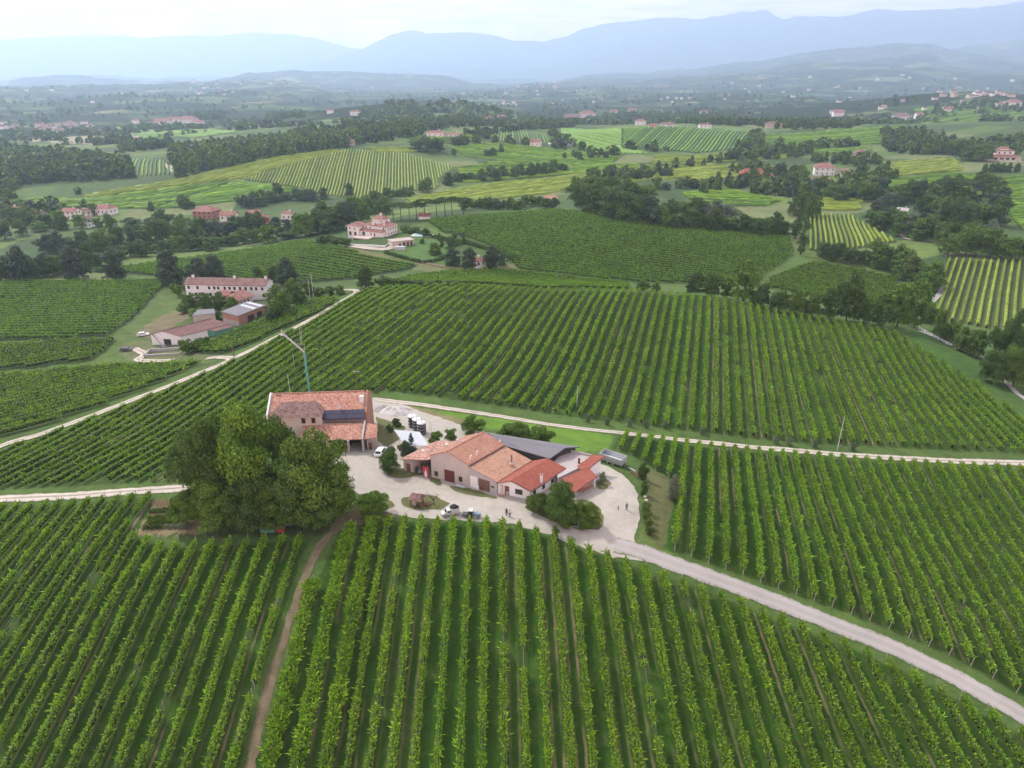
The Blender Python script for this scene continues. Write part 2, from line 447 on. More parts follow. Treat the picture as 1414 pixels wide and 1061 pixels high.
M['cloth_blue'] = plain('blue_cloth', (.06, .09, .16), .9, .2, 4)
M['hair'] = plain('hair', (.05, .035, .025), .8, .2, 5)
M['post'] = plain('vine_post', (.32, .30, .27), .9, .2, 3)
M['red_panel'] = plain('red_panel', (.42, .05, .06), .6, .12, 2)
M['green_paint'] = plain('green_paint', (.03, .10, .06), .6, .2, 2)
M['blue_paint'] = plain('blue_grey_paint', (.20, .28, .36), .5, .15, 2)
M['net_green'] = plain('green_netting', (.10, .28, .20), .8, .2, 1)
M['water'] = NT('pool_water').done((.35, .60, .68), .08, spec=.5)
k = NT('window_glass'); M['glass'] = k.done((.025, .03, .035), .12, spec=.5)
def solar():
    k = NT('solar_cells'); p = k.obj()
    sx = k.t.nodes.new('ShaderNodeSeparateXYZ'); k.l(p, sx.inputs[0])
    br = k.noise(p, 2.0, 2)
    return k.done(k.ramp(br, [(.3, (.045, .045, .075)), (.7, (.06, .06, .085))]), .5, spec=.2)
M['solar'] = solar()

def tiles(name, base, pale, dark, scale=1.0, age=.5, rows=.36, hue=0.0):
    base, pale, dark = [tuple(x * .84 for x in q) for q in (base, pale, dark)]
    """clay tiles: one tone per tile, weather patches, and rounded courses as relief"""
    k = NT(name); p = k.pos()
    vo = k.t.nodes.new('ShaderNodeTexVoronoi'); vo.inputs['Scale'].default_value = 2.6 * scale; k.l(p, vo.inputs['Vector'])
    sepc = k.t.nodes.new('ShaderNodeSeparateColor'); k.l(vo.outputs['Color'], sepc.inputs[0])
    big = k.noise(p, .55, 5, .65)
    f = k.math('ADD', k.math('MULTIPLY', sepc.outputs[0], age), k.math('MULTIPLY', big, 1 - age))
    col = k.ramp(f, [(.15, dark), (.48, base), (.85, pale)])
    moss = k.ramp(k.noise(p, 1.4, 5, .7), [(.56, (0, 0, 0)), (.72, (1, 1, 1))])
    col = k.mix(k.math('MULTIPLY', moss, .35 * age * 2), col, tuple(x * .55 for x in dark))
    w = k.t.nodes.new('ShaderNodeTexWave'); w.inputs['Scale'].default_value = 1.1; w.inputs['Distortion'].default_value = .6
    k.l(p, w.inputs['Vector'])
    return k.done(col, .88, k.math('ADD', w.outputs['Fac'], vo.outputs['Distance']), .5, .05, .2)
M['tile_old'] = tiles('tile_old', (.42, .205, .145), (.56, .34, .25), (.25, .115, .085), 1.5, .62)
M['tile_winery'] = tiles('tile_winery', (.36, .19, .13), (.46, .265, .19), (.26, .13, .09), 1.2, .35)
M['tile_annex'] = tiles('tile_annex', (.39, .225, .15), (.48, .30, .21), (.28, .155, .105), 1.2, .4)
M['tile_red'] = tiles('tile_red', (.285, .088, .060), (.35, .125, .085), (.22, .066, .048), 1.4, .4)
M['tile_porch'] = tiles('tile_porch', (.38, .20, .15), (.54, .34, .27), (.20, .11, .09), 1, .7)
M['tile_brown'] = tiles('tile_brown', (.20, .115, .105), (.26, .155, .14), (.14, .08, .075), 1, .45)
M['tile_far'] = tiles('tile_far', (.26, .125, .10), (.34, .19, .15), (.18, .08, .065), .5, .5)
M['tile_dull'] = tiles('tile_dull', (.19, .115, .10), (.26, .165, .14), (.12, .07, .062), .7, .6)

def gravel():
    k = NT('gravel'); p = k.pos()
    big = k.noise(p, .12, 5, .6); mid = k.noise(p, .9, 5, .65); fine = k.noise(p, 14, 3, .7)
    f = k.math('ADD', k.math('ADD', k.math('MULTIPLY', big, .4), k.math('MULTIPLY', mid, .35)), k.math('MULTIPLY', fine, .25))
    col = k.ramp(f, [(.28, (.185, .162, .128)), (.42, (.295, .268, .225)), (.56, (.355, .327, .28)), (.72, (.44, .41, .358))])
    return k.done(col, .95, fine, .3, .03)
M['gravel'] = gravel()
def asph():
    k = NT('pale_asphalt'); p = k.pos()
    big = k.noise(p, .25, 5, .6); fine = k.noise(p, 9, 3, .7)
    return k.done(k.ramp(k.math('ADD', k.math('MULTIPLY', big, .6), k.math('MULTIPLY', fine, .4)), [(.3, (.25, .222, .205)), (.7, (.34, .308, .285))]), .93, fine, .2, .02)
M['lane'] = asph()
def worn(name, stops, centre, sc):
    """a driven surface: paler wheel lines, weeds along the middle and ragged grassy edges"""
    k = NT(name); p = k.pos(); at = k.t.nodes.new('ShaderNodeAttribute'); at.attribute_name = 'across'
    n = k.noise(p, sc, 5, .65); f = k.noise(p, 9, 4, .7); m = k.noise(p, 1.3, 5, .7)
    col = k.ramp(k.math('ADD', k.math('MULTIPLY', n, .65), k.math('MULTIPLY', f, .35)), stops)
    d = k.math('ABSOLUTE', k.math('SUBTRACT', at.outputs['Fac'], .5))
    wob = k.math('MULTIPLY', k.math('SUBTRACT', m, .5), .5)
    e = k.ramp(k.math('ADD', d, wob), [(.40, (0, 0, 0)), (.50, (1, 1, 1))])
    c = k.ramp(k.math('ADD', d, k.math('MULTIPLY', wob, .6)), [(.04, (1, 1, 1)), (.13, (0, 0, 0))])
    wl = k.ramp(k.math('ABSOLUTE', k.math('SUBTRACT', d, .24)), [(.03, (1, 1, 1)), (.11, (0, 0, 0))])
    col = k.mix(k.math('MULTIPLY', wl, .25), col, tuple(min(1, x * 1.15) for x in stops[-1][1]))
    col = k.mix(k.math('MULTIPLY', c, centre), col, (.10, .12, .045))
    col = k.mix(k.math('MULTIPLY', e, .85), col, (.075, .11, .03))
    return k.done(col, .95, f, .3, .03)
M['track'] = worn('gravel_track', [(.3, (.27, .225, .185)), (.5, (.385, .33, .28)), (.72, (.48, .425, .37))], .6, .35)
M['lane_road'] = worn('worn_lane', [(.3, (.235, .218, .20)), (.5, (.28, .26, .24)), (.72, (.33, .31, .288))], .08, .22)
def dirt():
    k = NT('dirt_track'); p = k.pos()
    n = k.noise(p, .5, 6, .7); f = k.noise(p, 5, 4, .7)
    return k.done(k.ramp(k.math('ADD', k.math('MULTIPLY', n, .6), k.math('MULTIPLY', f, .4)), [(.32, (.045, .065, .02)), (.47, (.12, .095, .055)), (.7, (.21, .165, .11))]), .95, f, .4, .05)
M['dirt'] = dirt()
def grassy(name, a, b, c, sc=.7):
    a, b, c = [tuple(x * .8 for x in q) for q in (a, b, c)]
    k = NT(name); p = k.pos()
    n = k.noise(p, sc, 6, .7); f = k.noise(p, sc * 11, 4, .75)
    return k.done(k.ramp(k.math('ADD', k.math('MULTIPLY', n, .5), k.math('MULTIPLY', f, .5)), [(.3, a), (.5, b), (.7, c)]), .95, f, .6, .12)
M['turf'] = grassy('rough_turf', (.06, .075, .025), (.12, .13, .045), (.20, .19, .08))
M['lawn'] = grassy('lawn', (.05, .11, .022), (.075, .15, .03), (.10, .18, .04), .2)
from mathutils.geometry import delaunay_2d_cdt
# ------------------------------------------------------------------ vineyard fields: outline in the picture, row direction towards a vanishing column, spacing
def bearing(u_vp):
    """compass direction (unit vector) that vanishes at picture column u_vp on the horizon"""
    d = np.array([(u_vp - CX) / FOC * CT, 1.0]); return d / np.linalg.norm(d)

FIELDS = {}
def field(key, poly, vp, spacing, mat, soil, **kw):
    if isinstance(vp, (int, float)): d = bearing(vp)
    else:
        a = G(*vp[0])[:2]; b = G(*vp[1])[:2]; d = (b - a) / np.linalg.norm(b - a)
    FIELDS[key] = dict(poly=poly_world(poly), d=d, n=np.array([d[1], -d[0]]), sp=spacing, mat=mat, soil=soil, **{'off': 0.0, **kw})
    return FIELDS[key]

SOIL = (.030, .080, .007)
field('front_left', [(-240,700),(0,702),(120,697),(212,688),(207,706),(186,742),(230,757),(330,752),(424,747),(400,820),(350,960),(320,1110),(-240,1110)], 700, 3.12, 'vine', SOIL)
field('front', [(532,722),(560,720),(640,722),(700,726),(750,739),(800,757),(860,778),(930,804),(1000,826),(1100,866),(1200,906),(1300,956),(1414,1016),(1560,1096),(1560,1120),(470,1120),(478,1061),(500,900)], 690, 3.02, 'vine', SOIL)
field('broad', [(458,755),(475,736),(500,724),(530,720),(508,860),(474,1061),(462,1120),(335,1120),(352,1050),(376,972),(398,900),(426,828),(446,782)], 690, 3.85, 'vine', SOIL, off=.766)
field('right', [(856,600),(930,611),(1000,620),(1100,629),(1200,637),(1414,649),(1640,655),(1640,1100),(1500,1010),(1414,962),(1330,915),(1250,878),(1170,846),(1100,822),(1040,800),(985,780),(955,768),(916,758),(930,700),(938,668),(905,650),(870,628),(842,620)], 1008, 3.0, 'vine', SOIL)
field('hill', [(500,404),(560,398),(640,396),(760,402),(870,403),(940,408),(1000,415),(1100,436),(1180,450),(1236,462),(1290,494),(1350,532),(1414,582),(1600,660),(1414,627),(1200,616),(1100,611),(1000,600),(900,589),(800,577),(700,562),(600,548),(530,540),(500,545),(380,552),(372,600),(330,640),(300,662),(235,666),(150,668),(0,676),(-200,690),(-200,690),(0,628),(60,606),(150,574),(250,534),(322,503),(380,472),(432,446),(475,418)], 990, 3.3, 'vine', (.036, .084, .010))
field('left', [(-200,560),(0,520),(60,516),(130,508),(180,505),(270,502),(300,503),(262,510),(200,538),(120,568),(40,596),(0,606),(-200,660)], [(0,560),(200,512)], 2.9, 'vine', (.045, .085, .018))
near_fields = list(FIELDS)
field('left_low', [(-150,478),(0,478),(90,473),(160,470),(150,484),(130,498),(60,507),(0,512),(-150,530)], [(0,505),(140,482)], 3.5, 'vine_mid', (.030, .052, .014))
field('left_valley', [(-150,392),(0,390),(100,389),(235,388),(212,410),(185,440),(150,466),(60,470),(0,472),(-150,476)], [(0,430),(200,424)], 3.9, 'vine_deep', (.026, .046, .014))
field('lane_strip', [(264,488),(300,471),(365,445),(430,417),(470,413),(462,424),(388,457),(312,490)], [(290,484),(440,424)], 3.1, 'vine_mid', (.032, .058, .016))
field('villa_slope', [(150,372),(300,352),(420,333),(440,337),(500,352),(580,366),(560,374),(500,384),(470,388),(400,392),(330,388),(250,384),(120,376)], [(430,350),(570,372)], 4.4, 'vine_deep', (.028, .048, .015))
field('big_slope', [(588,306),(640,300),(700,296),(770,291),(850,302),(940,312),(1090,324),(1096,352),(1080,365),(1040,390),(960,392),(880,391),(800,384),(715,372),(700,352),(650,330),(610,322)], [(720,330),(900,350)], 3.6, 'vine_deep', (.055, .10, .022))
field('strip_below', [(560,384),(620,376),(700,374),(800,386),(872,394),(868,401),(760,400),(640,393),(560,394)], [(600,386),(840,396)], 3.4, 'vine_mid', (.055, .10, .022))
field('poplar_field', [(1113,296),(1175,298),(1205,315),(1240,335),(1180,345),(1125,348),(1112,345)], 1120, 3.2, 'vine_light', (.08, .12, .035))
field('belt_field', [(1062,386),(1090,374),(1125,362),(1180,372),(1240,384),(1236,402),(1232,420),(1190,428),(1130,412),(1060,398)], [(1080,390),(1220,400)], 3.5, 'vine_mid', (.055, .10, .022))
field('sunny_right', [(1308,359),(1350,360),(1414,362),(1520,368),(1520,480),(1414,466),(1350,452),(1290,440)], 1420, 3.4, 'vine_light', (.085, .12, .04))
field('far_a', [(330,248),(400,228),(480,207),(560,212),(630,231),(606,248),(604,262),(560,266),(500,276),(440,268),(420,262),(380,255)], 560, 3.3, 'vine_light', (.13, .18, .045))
field('far_b', [(115,270),(260,246),(470,208),(478,211),(400,229),(328,248),(250,256),(120,274)], [(120,272),(470,209)], 4.0, 'vine_light', (.16, .21, .04))  # soil brightened too, cloud-sun put into its colour
field('far_c', [(62,288),(120,275),(255,257),(326,250),(270,268),(208,289)], [(80,284),(300,256)], 3.6, 'vine_mid', (.07, .11, .04))
field('far_d', [(208,290),(275,268),(330,250),(380,257),(424,263),(370,272),(310,280)], [(220,285),(400,264)], 4.0, 'vine_deep', (.06, .09, .035))
field('far_e', [(0,279),(68,273),(116,276),(62,289),(0,292)], [(0,288),(100,277)], 4.0, 'vine_mid', (.09, .12, .05))
field('far_f', [(176,220),(232,222),(243,241),(184,245)], 240, 4.5, 'vine_mid', (.10, .14, .06))
field('far_g', [(560,276),(640,259),(780,244),(880,233),(990,226),(985,241),(900,250),(800,258),(760,268),(650,279),(570,283)], [(580,278),(860,240)], 3.4, 'vine_light', (.17, .225, .04))  # soil of this band brightened as if sunlit
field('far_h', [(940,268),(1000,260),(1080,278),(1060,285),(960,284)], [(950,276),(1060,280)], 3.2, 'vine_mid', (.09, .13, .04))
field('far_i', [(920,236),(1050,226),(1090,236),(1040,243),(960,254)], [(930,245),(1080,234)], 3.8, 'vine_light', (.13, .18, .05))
field('far_j', [(860,178),(960,178),(1035,182),(1030,203),(960,212),(860,205)], 1120, 5.0, 'vine_deep', (.07, .11, .05))
field('far_k', [(775,178),(860,178),(860,205),(900,214),(830,214),(775,192)], [(780,190),(880,210)], 4.6, 'vine_deep', (.06, .10, .045))
field('far_l', [(1050,186),(1150,180),(1250,174),(1240,196),(1110,204),(1050,200)], [(1060,196),(1240,186)], 5.0, 'vine_mid', (.08, .12, .055))
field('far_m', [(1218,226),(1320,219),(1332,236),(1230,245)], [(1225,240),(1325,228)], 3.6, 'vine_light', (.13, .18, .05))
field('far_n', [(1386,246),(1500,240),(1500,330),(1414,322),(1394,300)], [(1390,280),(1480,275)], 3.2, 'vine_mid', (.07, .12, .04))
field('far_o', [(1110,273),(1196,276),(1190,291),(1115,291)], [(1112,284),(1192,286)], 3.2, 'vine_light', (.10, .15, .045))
field('far_p', [(625,205),(680,198),(740,204),(800,209),(860,215),(850,225),(760,226),(690,222),(640,216)], [(640,212),(840,220)], 4.6, 'vine_mid', (.09, .13, .05))
field('far_q', [(650,188),(720,181),(768,192),(750,201),(690,196)], 700, 4.6, 'vine_mid', (.08, .12, .055))
field('far_r', [(160,176),(260,178),(330,183),(270,192),(200,194)], [(170,186),(320,186)], 6.0, 'vine_deep', (.07, .11, .06))
field('far_t', [(630,233),(690,223),(760,227),(850,226),(905,230),(780,241),(690,249),(640,254)], [(640,246),(860,230)], 4.4, 'vine_mid', (.09, .135, .04))
field('far_u', [(1200,251),(1320,238),(1378,247),(1350,263),(1220,264)], [(1210,260),(1360,250)], 3.6, 'vine_mid', (.085, .13, .04))
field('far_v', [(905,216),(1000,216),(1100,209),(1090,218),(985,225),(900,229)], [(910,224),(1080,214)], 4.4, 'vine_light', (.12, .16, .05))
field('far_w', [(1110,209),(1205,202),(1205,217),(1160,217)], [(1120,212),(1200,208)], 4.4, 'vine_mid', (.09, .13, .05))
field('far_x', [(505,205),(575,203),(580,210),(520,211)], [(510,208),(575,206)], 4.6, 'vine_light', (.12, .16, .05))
field('far_y', [(690,188),(640,200),(600,198),(560,192),(640,186)], [(580,196),(680,190)], 4.6, 'vine_mid', (.09, .13, .055))
field('far_s', [(1260,150),(1380,140),(1414,150),(1414,165),(1300,170)], [(1270,165),(1400,150)], 6.0, 'vine_mid', (.09, .13, .06))

# ------------------------------------------------------------------ ground tones
# (outline in the picture, colour, edge softness in metres)
ZONES = [
 ([(555,560),(600,566),(660,574),(740,586),(800,594),(846,601),(838,622),(790,626),(740,606),(700,596),(650,590),(600,580),(575,570)], (.105,.20,.022), 1.2),
 ([(520,553),(560,560),(600,568),(640,580),(660,590),(640,592),(610,588),(580,574)], (.19,.165,.08), 1.0),
 ([(886,648),(905,650),(935,668),(930,700),(914,758),(895,752),(886,730),(890,690)], (.105,.115,.042), .8),
 ([(884,720),(896,735),(912,758),(930,770),(900,770),(878,752)], (.11,.16,.04), .8),
 ([(175,705),(215,690),(250,690),(300,740),(240,742),(188,738)], (.20,.16,.09), .5),
 ([(190,742),(300,742),(440,742),(520,700),(480,700),(300,735)], (.05,.075,.022), 1.0),
 ([(480,700),(520,690),(560,700),(560,712),(520,720),(470,730),(450,735)], (.16,.14,.07), 1.2),
 ([(150,465),(185,440),(212,410),(235,392),(262,396),(250,420),(225,440),(200,470),(170,480)], (.078,.125,.03), 2),
 ([(185,462),(215,440),(250,425),(275,432),(240,450),(210,470)], (.15,.13,.07), 1.5),
 ([(160,478),(200,470),(270,480),(300,492),(270,500),(180,500)], (.11,.13,.05), 2),
 ([(540,345),(600,330),(622,345),(640,362),(600,362),(560,355)], (.055,.12,.025), 2),
 ([(500,350),(560,360),(640,370),(720,365),(715,375),(650,378),(590,376)], (.13,.14,.055), 2),
 ([(440,330),(500,345),(545,356),(520,360),(470,345)], (.14,.14,.06), 2),
 ([(1095,352),(1112,345),(1120,360),(1080,378),(1045,392),(1080,366)], (.085,.15,.035), 3),
 ([(1236,462),(1290,494),(1350,532),(1414,590),(1414,560),(1360,512),(1300,478),(1260,455)], (.055,.12,.022), 2.5),
 ([(40,186),(180,184),(200,194),(120,200),(40,196)], (.32,.28,.17), 20),
 ([(660,150),(760,150),(800,158),(700,165)], (.20,.24,.11), 40),
 ([(235,378),(400,380),(420,420),(330,440),(260,400)], (.06,.08,.03), 3),
 ([(20,300),(60,300),(90,320),(40,330)], (.09,.13,.05), 5),
 ([(660,378),(712,362),(730,372),(700,380)], (.17,.15,.075), 1.5),
]
BASE = np.array((.065, .115, .025))

i_far = int(np.searchsorted(RR, 1750)); i_mt = int(np.searchsorted(RR, 14500))

def gmesh(i0, i1):
    rr = RR[i0:i1]; T, Rr = np.meshgrid(TH, rr)
    X = np.sin(T) * Rr; Y = np.cos(T) * Rr
    Z = GH[i0:i1]
    nr, nt = X.shape
    idx = np.arange(nr * nt).reshape(nr, nt)
    F = np.stack([idx[:-1, :-1], idx[:-1, 1:], idx[1:, 1:], idx[1:, :-1]], -1).reshape(-1, 4)
    return X.ravel(), Y.ravel(), Z.ravel(), F

def softmask(X, Y, poly, soft):
    jx = (fbm(X / (soft * 2.2), Y / (soft * 2.2), 41, 3) - .5) * soft * 2.4
    jy = (fbm(X / (soft * 2.2), Y / (soft * 2.2), 43, 3) - .5) * soft * 2.4
    return inside(X + jx, Y + jy, poly)

def ground_material():
    k = NT('ground'); p = k.pos()
    at = k.t.nodes.new('ShaderNodeAttribute'); at.attribute_name = 'tone'
    ro = k.t.nodes.new('ShaderNodeAttribute'); ro.attribute_name = 'rows'
    sx = k.t.nodes.new('ShaderNodeSeparateXYZ'); k.l(ro.outputs['Vector'], sx.inputs[0])
    c, m = sx.outputs[0], sx.outputs[1]
    fine = k.noise(p, 2.4, 6, .75); mid = k.noise(p, .22, 5, .65); big = k.noise(p, .03, 4, .6)
    v = k.math('ADD', k.math('ADD', k.math('MULTIPLY', fine, .9), k.math('MULTIPLY', mid, .7)), k.math('MULTIPLY', big, .5))
    val = k.math('MAXIMUM', k.math('MULTIPLY', k.math('SUBTRACT', v, .42), 1.3), .12)
    col = k.mix(1.0, at.outputs['Color'], (1, 1, 1), 'MULTIPLY')
    vm = k.t.nodes.new('ShaderNodeVectorMath'); vm.operation = 'SCALE'; k.l(col, vm.inputs[0]); k.l(val, vm.inputs['Scale'])
    col = vm.outputs[0]
    # dry yellow-brown wear in the grass
    dry = k.ramp(k.noise(p, .45, 5, .7), [(.50, (0, 0, 0)), (.70, (1, 1, 1))])
    col = k.mix(k.math('MULTIPLY', dry, .22), col, (.19, .16, .07))
    # strip of bare earth under each vine row and worn wheel tracks in some of the alleys
    fr = k.math('FRACT', c); fl = k.math('FLOOR', c)
    wob = k.math('MULTIPLY', k.math('SUBTRACT', k.noise(p, .35, 4), .5), .16)
    d0 = k.math('ABSOLUTE', k.math('SUBTRACT', k.math('ADD', fr, wob), .5))      # .5 at the vine line
    under = k.ramp(d0, [(.36, (0, 0, 0)), (.46, (1, 1, 1))])
    wn = k.t.nodes.new('ShaderNodeTexWhiteNoise'); wn.noise_dimensions = '1D'; k.l(fl, wn.inputs['W'])
    dt = k.math('ABSOLUTE', k.math('SUBTRACT', d0, .22))
    track = k.ramp(dt, [(.035, (1, 1, 1)), (.10, (0, 0, 0))])
    tn = k.ramp(k.noise(p, .10, 4, .6), [(.42, (0, 0, 0)), (.62, (1, 1, 1))])
    wsel = k.ramp(wn.outputs['Value'], [(.35, (0, 0, 0)), (.75, (1, 1, 1))])
    tr = k.math('MULTIPLY', k.math('MULTIPLY', track, tn), k.math('MULTIPLY', wsel, m))
    col = k.mix(k.math('MULTIPLY', k.math('MULTIPLY', under, m), .55), col, (.05, .05, .02))
    col = k.mix(k.math('MULTIPLY', tr, .95), col, (.19, .14, .085))
    bump = k.math('ADD', fine, k.math('MULTIPLY', mid, .5))
    return k.done(col, .95, bump, .6, .12, .15)

def hill_material():
    """far hills: woods and field patches"""
    k = NT('hill_country'); p = k.pos()
    vo = k.t.nodes.new('ShaderNodeTexVoronoi'); vo.inputs['Scale'].default_value = .0062; vo.inputs['Randomness'].default_value = .9
    wv = k.t.nodes.new('ShaderNodeTexNoise'); wv.inputs['Scale'].default_value = .004; wv.inputs['Detail'].default_value = 3; k.l(p, wv.inputs['Vector'])
    mv = k.t.nodes.new('ShaderNodeVectorMath'); mv.operation = 'MULTIPLY_ADD'; k.l(wv.outputs['Color'], mv.inputs[0]); mv.inputs[1].default_value = (160, 160, 0); k.l(p, mv.inputs[2])
    fl = k.t.nodes.new('ShaderNodeVectorMath'); fl.operation = 'MULTIPLY'; fl.inputs[1].default_value = (1, .55, 0); k.l(mv.outputs[0], fl.inputs[0])
    k.l(fl.outputs[0], vo.inputs['Vector'])
    sc = k.t.nodes.new('ShaderNodeSeparateColor'); k.l(vo.outputs['Color'], sc.inputs[0])
    fieldc = k.ramp(sc.outputs[0], [(.05, (.045, .075, .025)), (.4, (.07, .115, .035)), (.65, (.105, .15, .05)), (.88, (.165, .19, .08)), (.97, (.26, .235, .14))])
    wood = k.ramp(k.noise(p, .05, 5, .75), [(.35, (.008, .018, .008)), (.65, (.026, .046, .016))])
    wm = k.ramp(k.noise(p, .0030, 6, .68), [(.43, (0, 0, 0)), (.48, (1, 1, 1))])
    wm2 = k.ramp(k.noise(p, .014, 5, .75), [(.53, (0, 0, 0)), (.6, (1, 1, 1))])
    w = k.math('MAXIMUM', wm, k.math('MULTIPLY', wm2, .8))
    col = k.mix(w, fieldc, wood)
    return k.done(col, .95, k.noise(p, .06, 5, .75), 1.0, 9.0, .1)

def mountain_material():
    k = NT('mountain_forest'); p = k.pos()
    n = k.noise(p, .004, 7, .68); n2 = k.noise(p, .0009, 4)
    col = k.ramp(k.math('ADD', k.math('MULTIPLY', n, .6), k.math('MULTIPLY', n2, .4)), [(.35, (.022, .038, .018)), (.55, (.045, .065, .03)), (.72, (.09, .10, .055))])
    return k.done(col, .95, n, 1.0, 60.0, .1)

def build_ground():
    # near ground
    X, Y, Z, F = gmesh(0, i_far)
    r = np.hypot(X, Y)
    tone = np.tile(BASE, (len(X), 1)).astype(float)
    pn = fbm(X / 160, Y / 160, 12, 4)
    tone *= (.75 + .5 * pn)[:, None]
    far = np.clip((r - 500) / 500, 0, 1)
    tone = tone * (1 - far[:, None]) + far[:, None] * (np.array((.055, .098, .028)) * (.7 + .6 * fbm(X / 220, Y / 220, 14, 4))[:, None])
    # a patchwork of small meadows and plots in the middle distance
    a = .5 + .4 * fbm(X / 900, Y / 900, 21, 2); wx = X + 50 * fbm(X / 130, Y / 130, 22, 3); wy = Y + 50 * fbm(X / 130, Y / 130, 23, 3)
    ci = np.floor((wx * .9 + wy * .43) / 74).astype(np.int64); cj = np.floor((wy * .9 - wx * .43) / 52).astype(np.int64); cv = _hash2(ci, cj, 55)
    pal = np.array([(.045, .085, .025), (.065, .115, .03), (.09, .15, .035), (.13, .19, .045), (.16, .185, .07), (.055, .10, .03)])
    pc = pal[np.minimum((cv * 6).astype(int), 5)]
    k = np.clip((r - 330) / 120, 0, 1)[:, None] * .85
    tone = tone * (1 - k) + pc * k
    rows = np.zeros((len(X), 3), np.float32)
    for poly, c, soft in ZONES:
        pw = poly_world(poly); lo = pw.min(0) - soft * 3; hi = pw.max(0) + soft * 3
        s = np.nonzero((X > lo[0]) & (X < hi[0]) & (Y > lo[1]) & (Y < hi[1]))[0]
        if len(s): s = s[softmask(X[s], Y[s], pw, soft)]; tone[s] = np.array(c)
    for key, f in FIELDS.items():
        pw = f['poly']; lo = pw.min(0) - 4; hi = pw.max(0) + 4
        s = np.nonzero((X > lo[0]) & (X < hi[0]) & (Y > lo[1]) & (Y < hi[1]))[0]
        if not len(s): continue
        s = s[softmask(X[s], Y[s], pw, .5 if key in near_fields else 1.5)]
        tone[s] = np.array(f['soil']) * (.8 + .4 * pn[s])[:, None]
        if key in near_fields:
            rows[s, 0] = (X[s] * f['n'][0] + Y[s] * f['n'][1]) / f['sp'] - f['off']
            rows[s, 1] = 1
    V = np.stack([X, Y, Z], 1)
    me = np_mesh('ground', V, F, [ground_material()], smooth=True)
    a = me.color_attributes.new('tone', 'FLOAT_COLOR', 'POINT')
    a.data.foreach_set('color', np.concatenate([tone, np.ones((len(tone), 1))], 1).astype(np.float32).ravel())
    b = me.attributes.new('rows', 'FLOAT_VECTOR', 'POINT'); b.data.foreach_set('vector', rows.ravel())
    tag(link('ground', me), kind='structure')
    X, Y, Z, F = gmesh(i_far - 1, i_mt)
    tag(link('hills', np_mesh('hills', np.stack([X, Y, Z], 1), F, [hill_material()], smooth=True)), kind='structure')
    X, Y, Z, F = gmesh(i_mt - 1, len(RR))
    tag(link('mountains', np_mesh('mountains', np.stack([X, Y, Z], 1), F, [mountain_material()], smooth=True)), kind='structure')

# ------------------------------------------------------------------ roads and yard
def spline(P, step=1.0):
    P = [np.array(p, float) for p in P]; out = []
    Q = [2 * P[0] - P[1]] + P + [2 * P[-1] - P[-2]]
    for i in range(1, len(Q) - 2):
        n = max(2, int(np.linalg.norm(Q[i + 1] - Q[i]) / step))
        for j in range(n):
            t = j / n; a, b, c, d = Q[i - 1], Q[i], Q[i + 1], Q[i + 2]
            out.append(.5 * (2 * b + (c - a) * t + (2 * a - 5 * b + 4 * c - d) * t * t + (3 * b - a - 3 * c + d) * t ** 3))
    out.append(P[-1]); return np.array(out)

def ribbon(name, pix, width, mat, off=.06, step=1.0, rough=.6, world=None):
    P = np.array([G(u, v)[:2] for u, v in pix]) if world is None else np.array(world)
    C = spline(P, step); d = np.gradient(C, axis=0); d /= np.linalg.norm(d, axis=1)[:, None]
    n = np.stack([d[:, 1], -d[:, 0]], 1); k = 7; V = []
    for j in range(k):
        s = (j / (k - 1) - .5) * width
        w = s + (rough * (vnoise(C[:, 0] * .9, C[:, 1] * .9, 60 + j) - .5) if j in (0, k - 1) else 0)
        q = C + n * (np.ones(len(C)) * w)[:, None]
        z = height(q[:, 0], q[:, 1]) + off + (np.hypot(q[:, 0], q[:, 1]) * .0004 if True else 0) + .04 * (1 - (2 * j / (k - 1) - 1) ** 2)
        if j in (0, k - 1): z = z - .05
        V.append(np.stack([q[:, 0], q[:, 1], z], 1))
    V = np.stack(V, 1); nr = len(C); idx = np.arange(nr * k).reshape(nr, k)
    F = np.stack([idx[:-1, :-1], idx[:-1, 1:], idx[1:, 1:], idx[1:, :-1]], -1).reshape(-1, 4)
    me = np_mesh(name, V.reshape(-1, 3), F, [mat], smooth=True)
    at = me.attributes.new('across', 'FLOAT', 'POINT'); at.data.foreach_set('value', np.tile(np.arange(k) / (k - 1), nr).astype(np.float32))
    return tag(link(name, me), kind='structure')

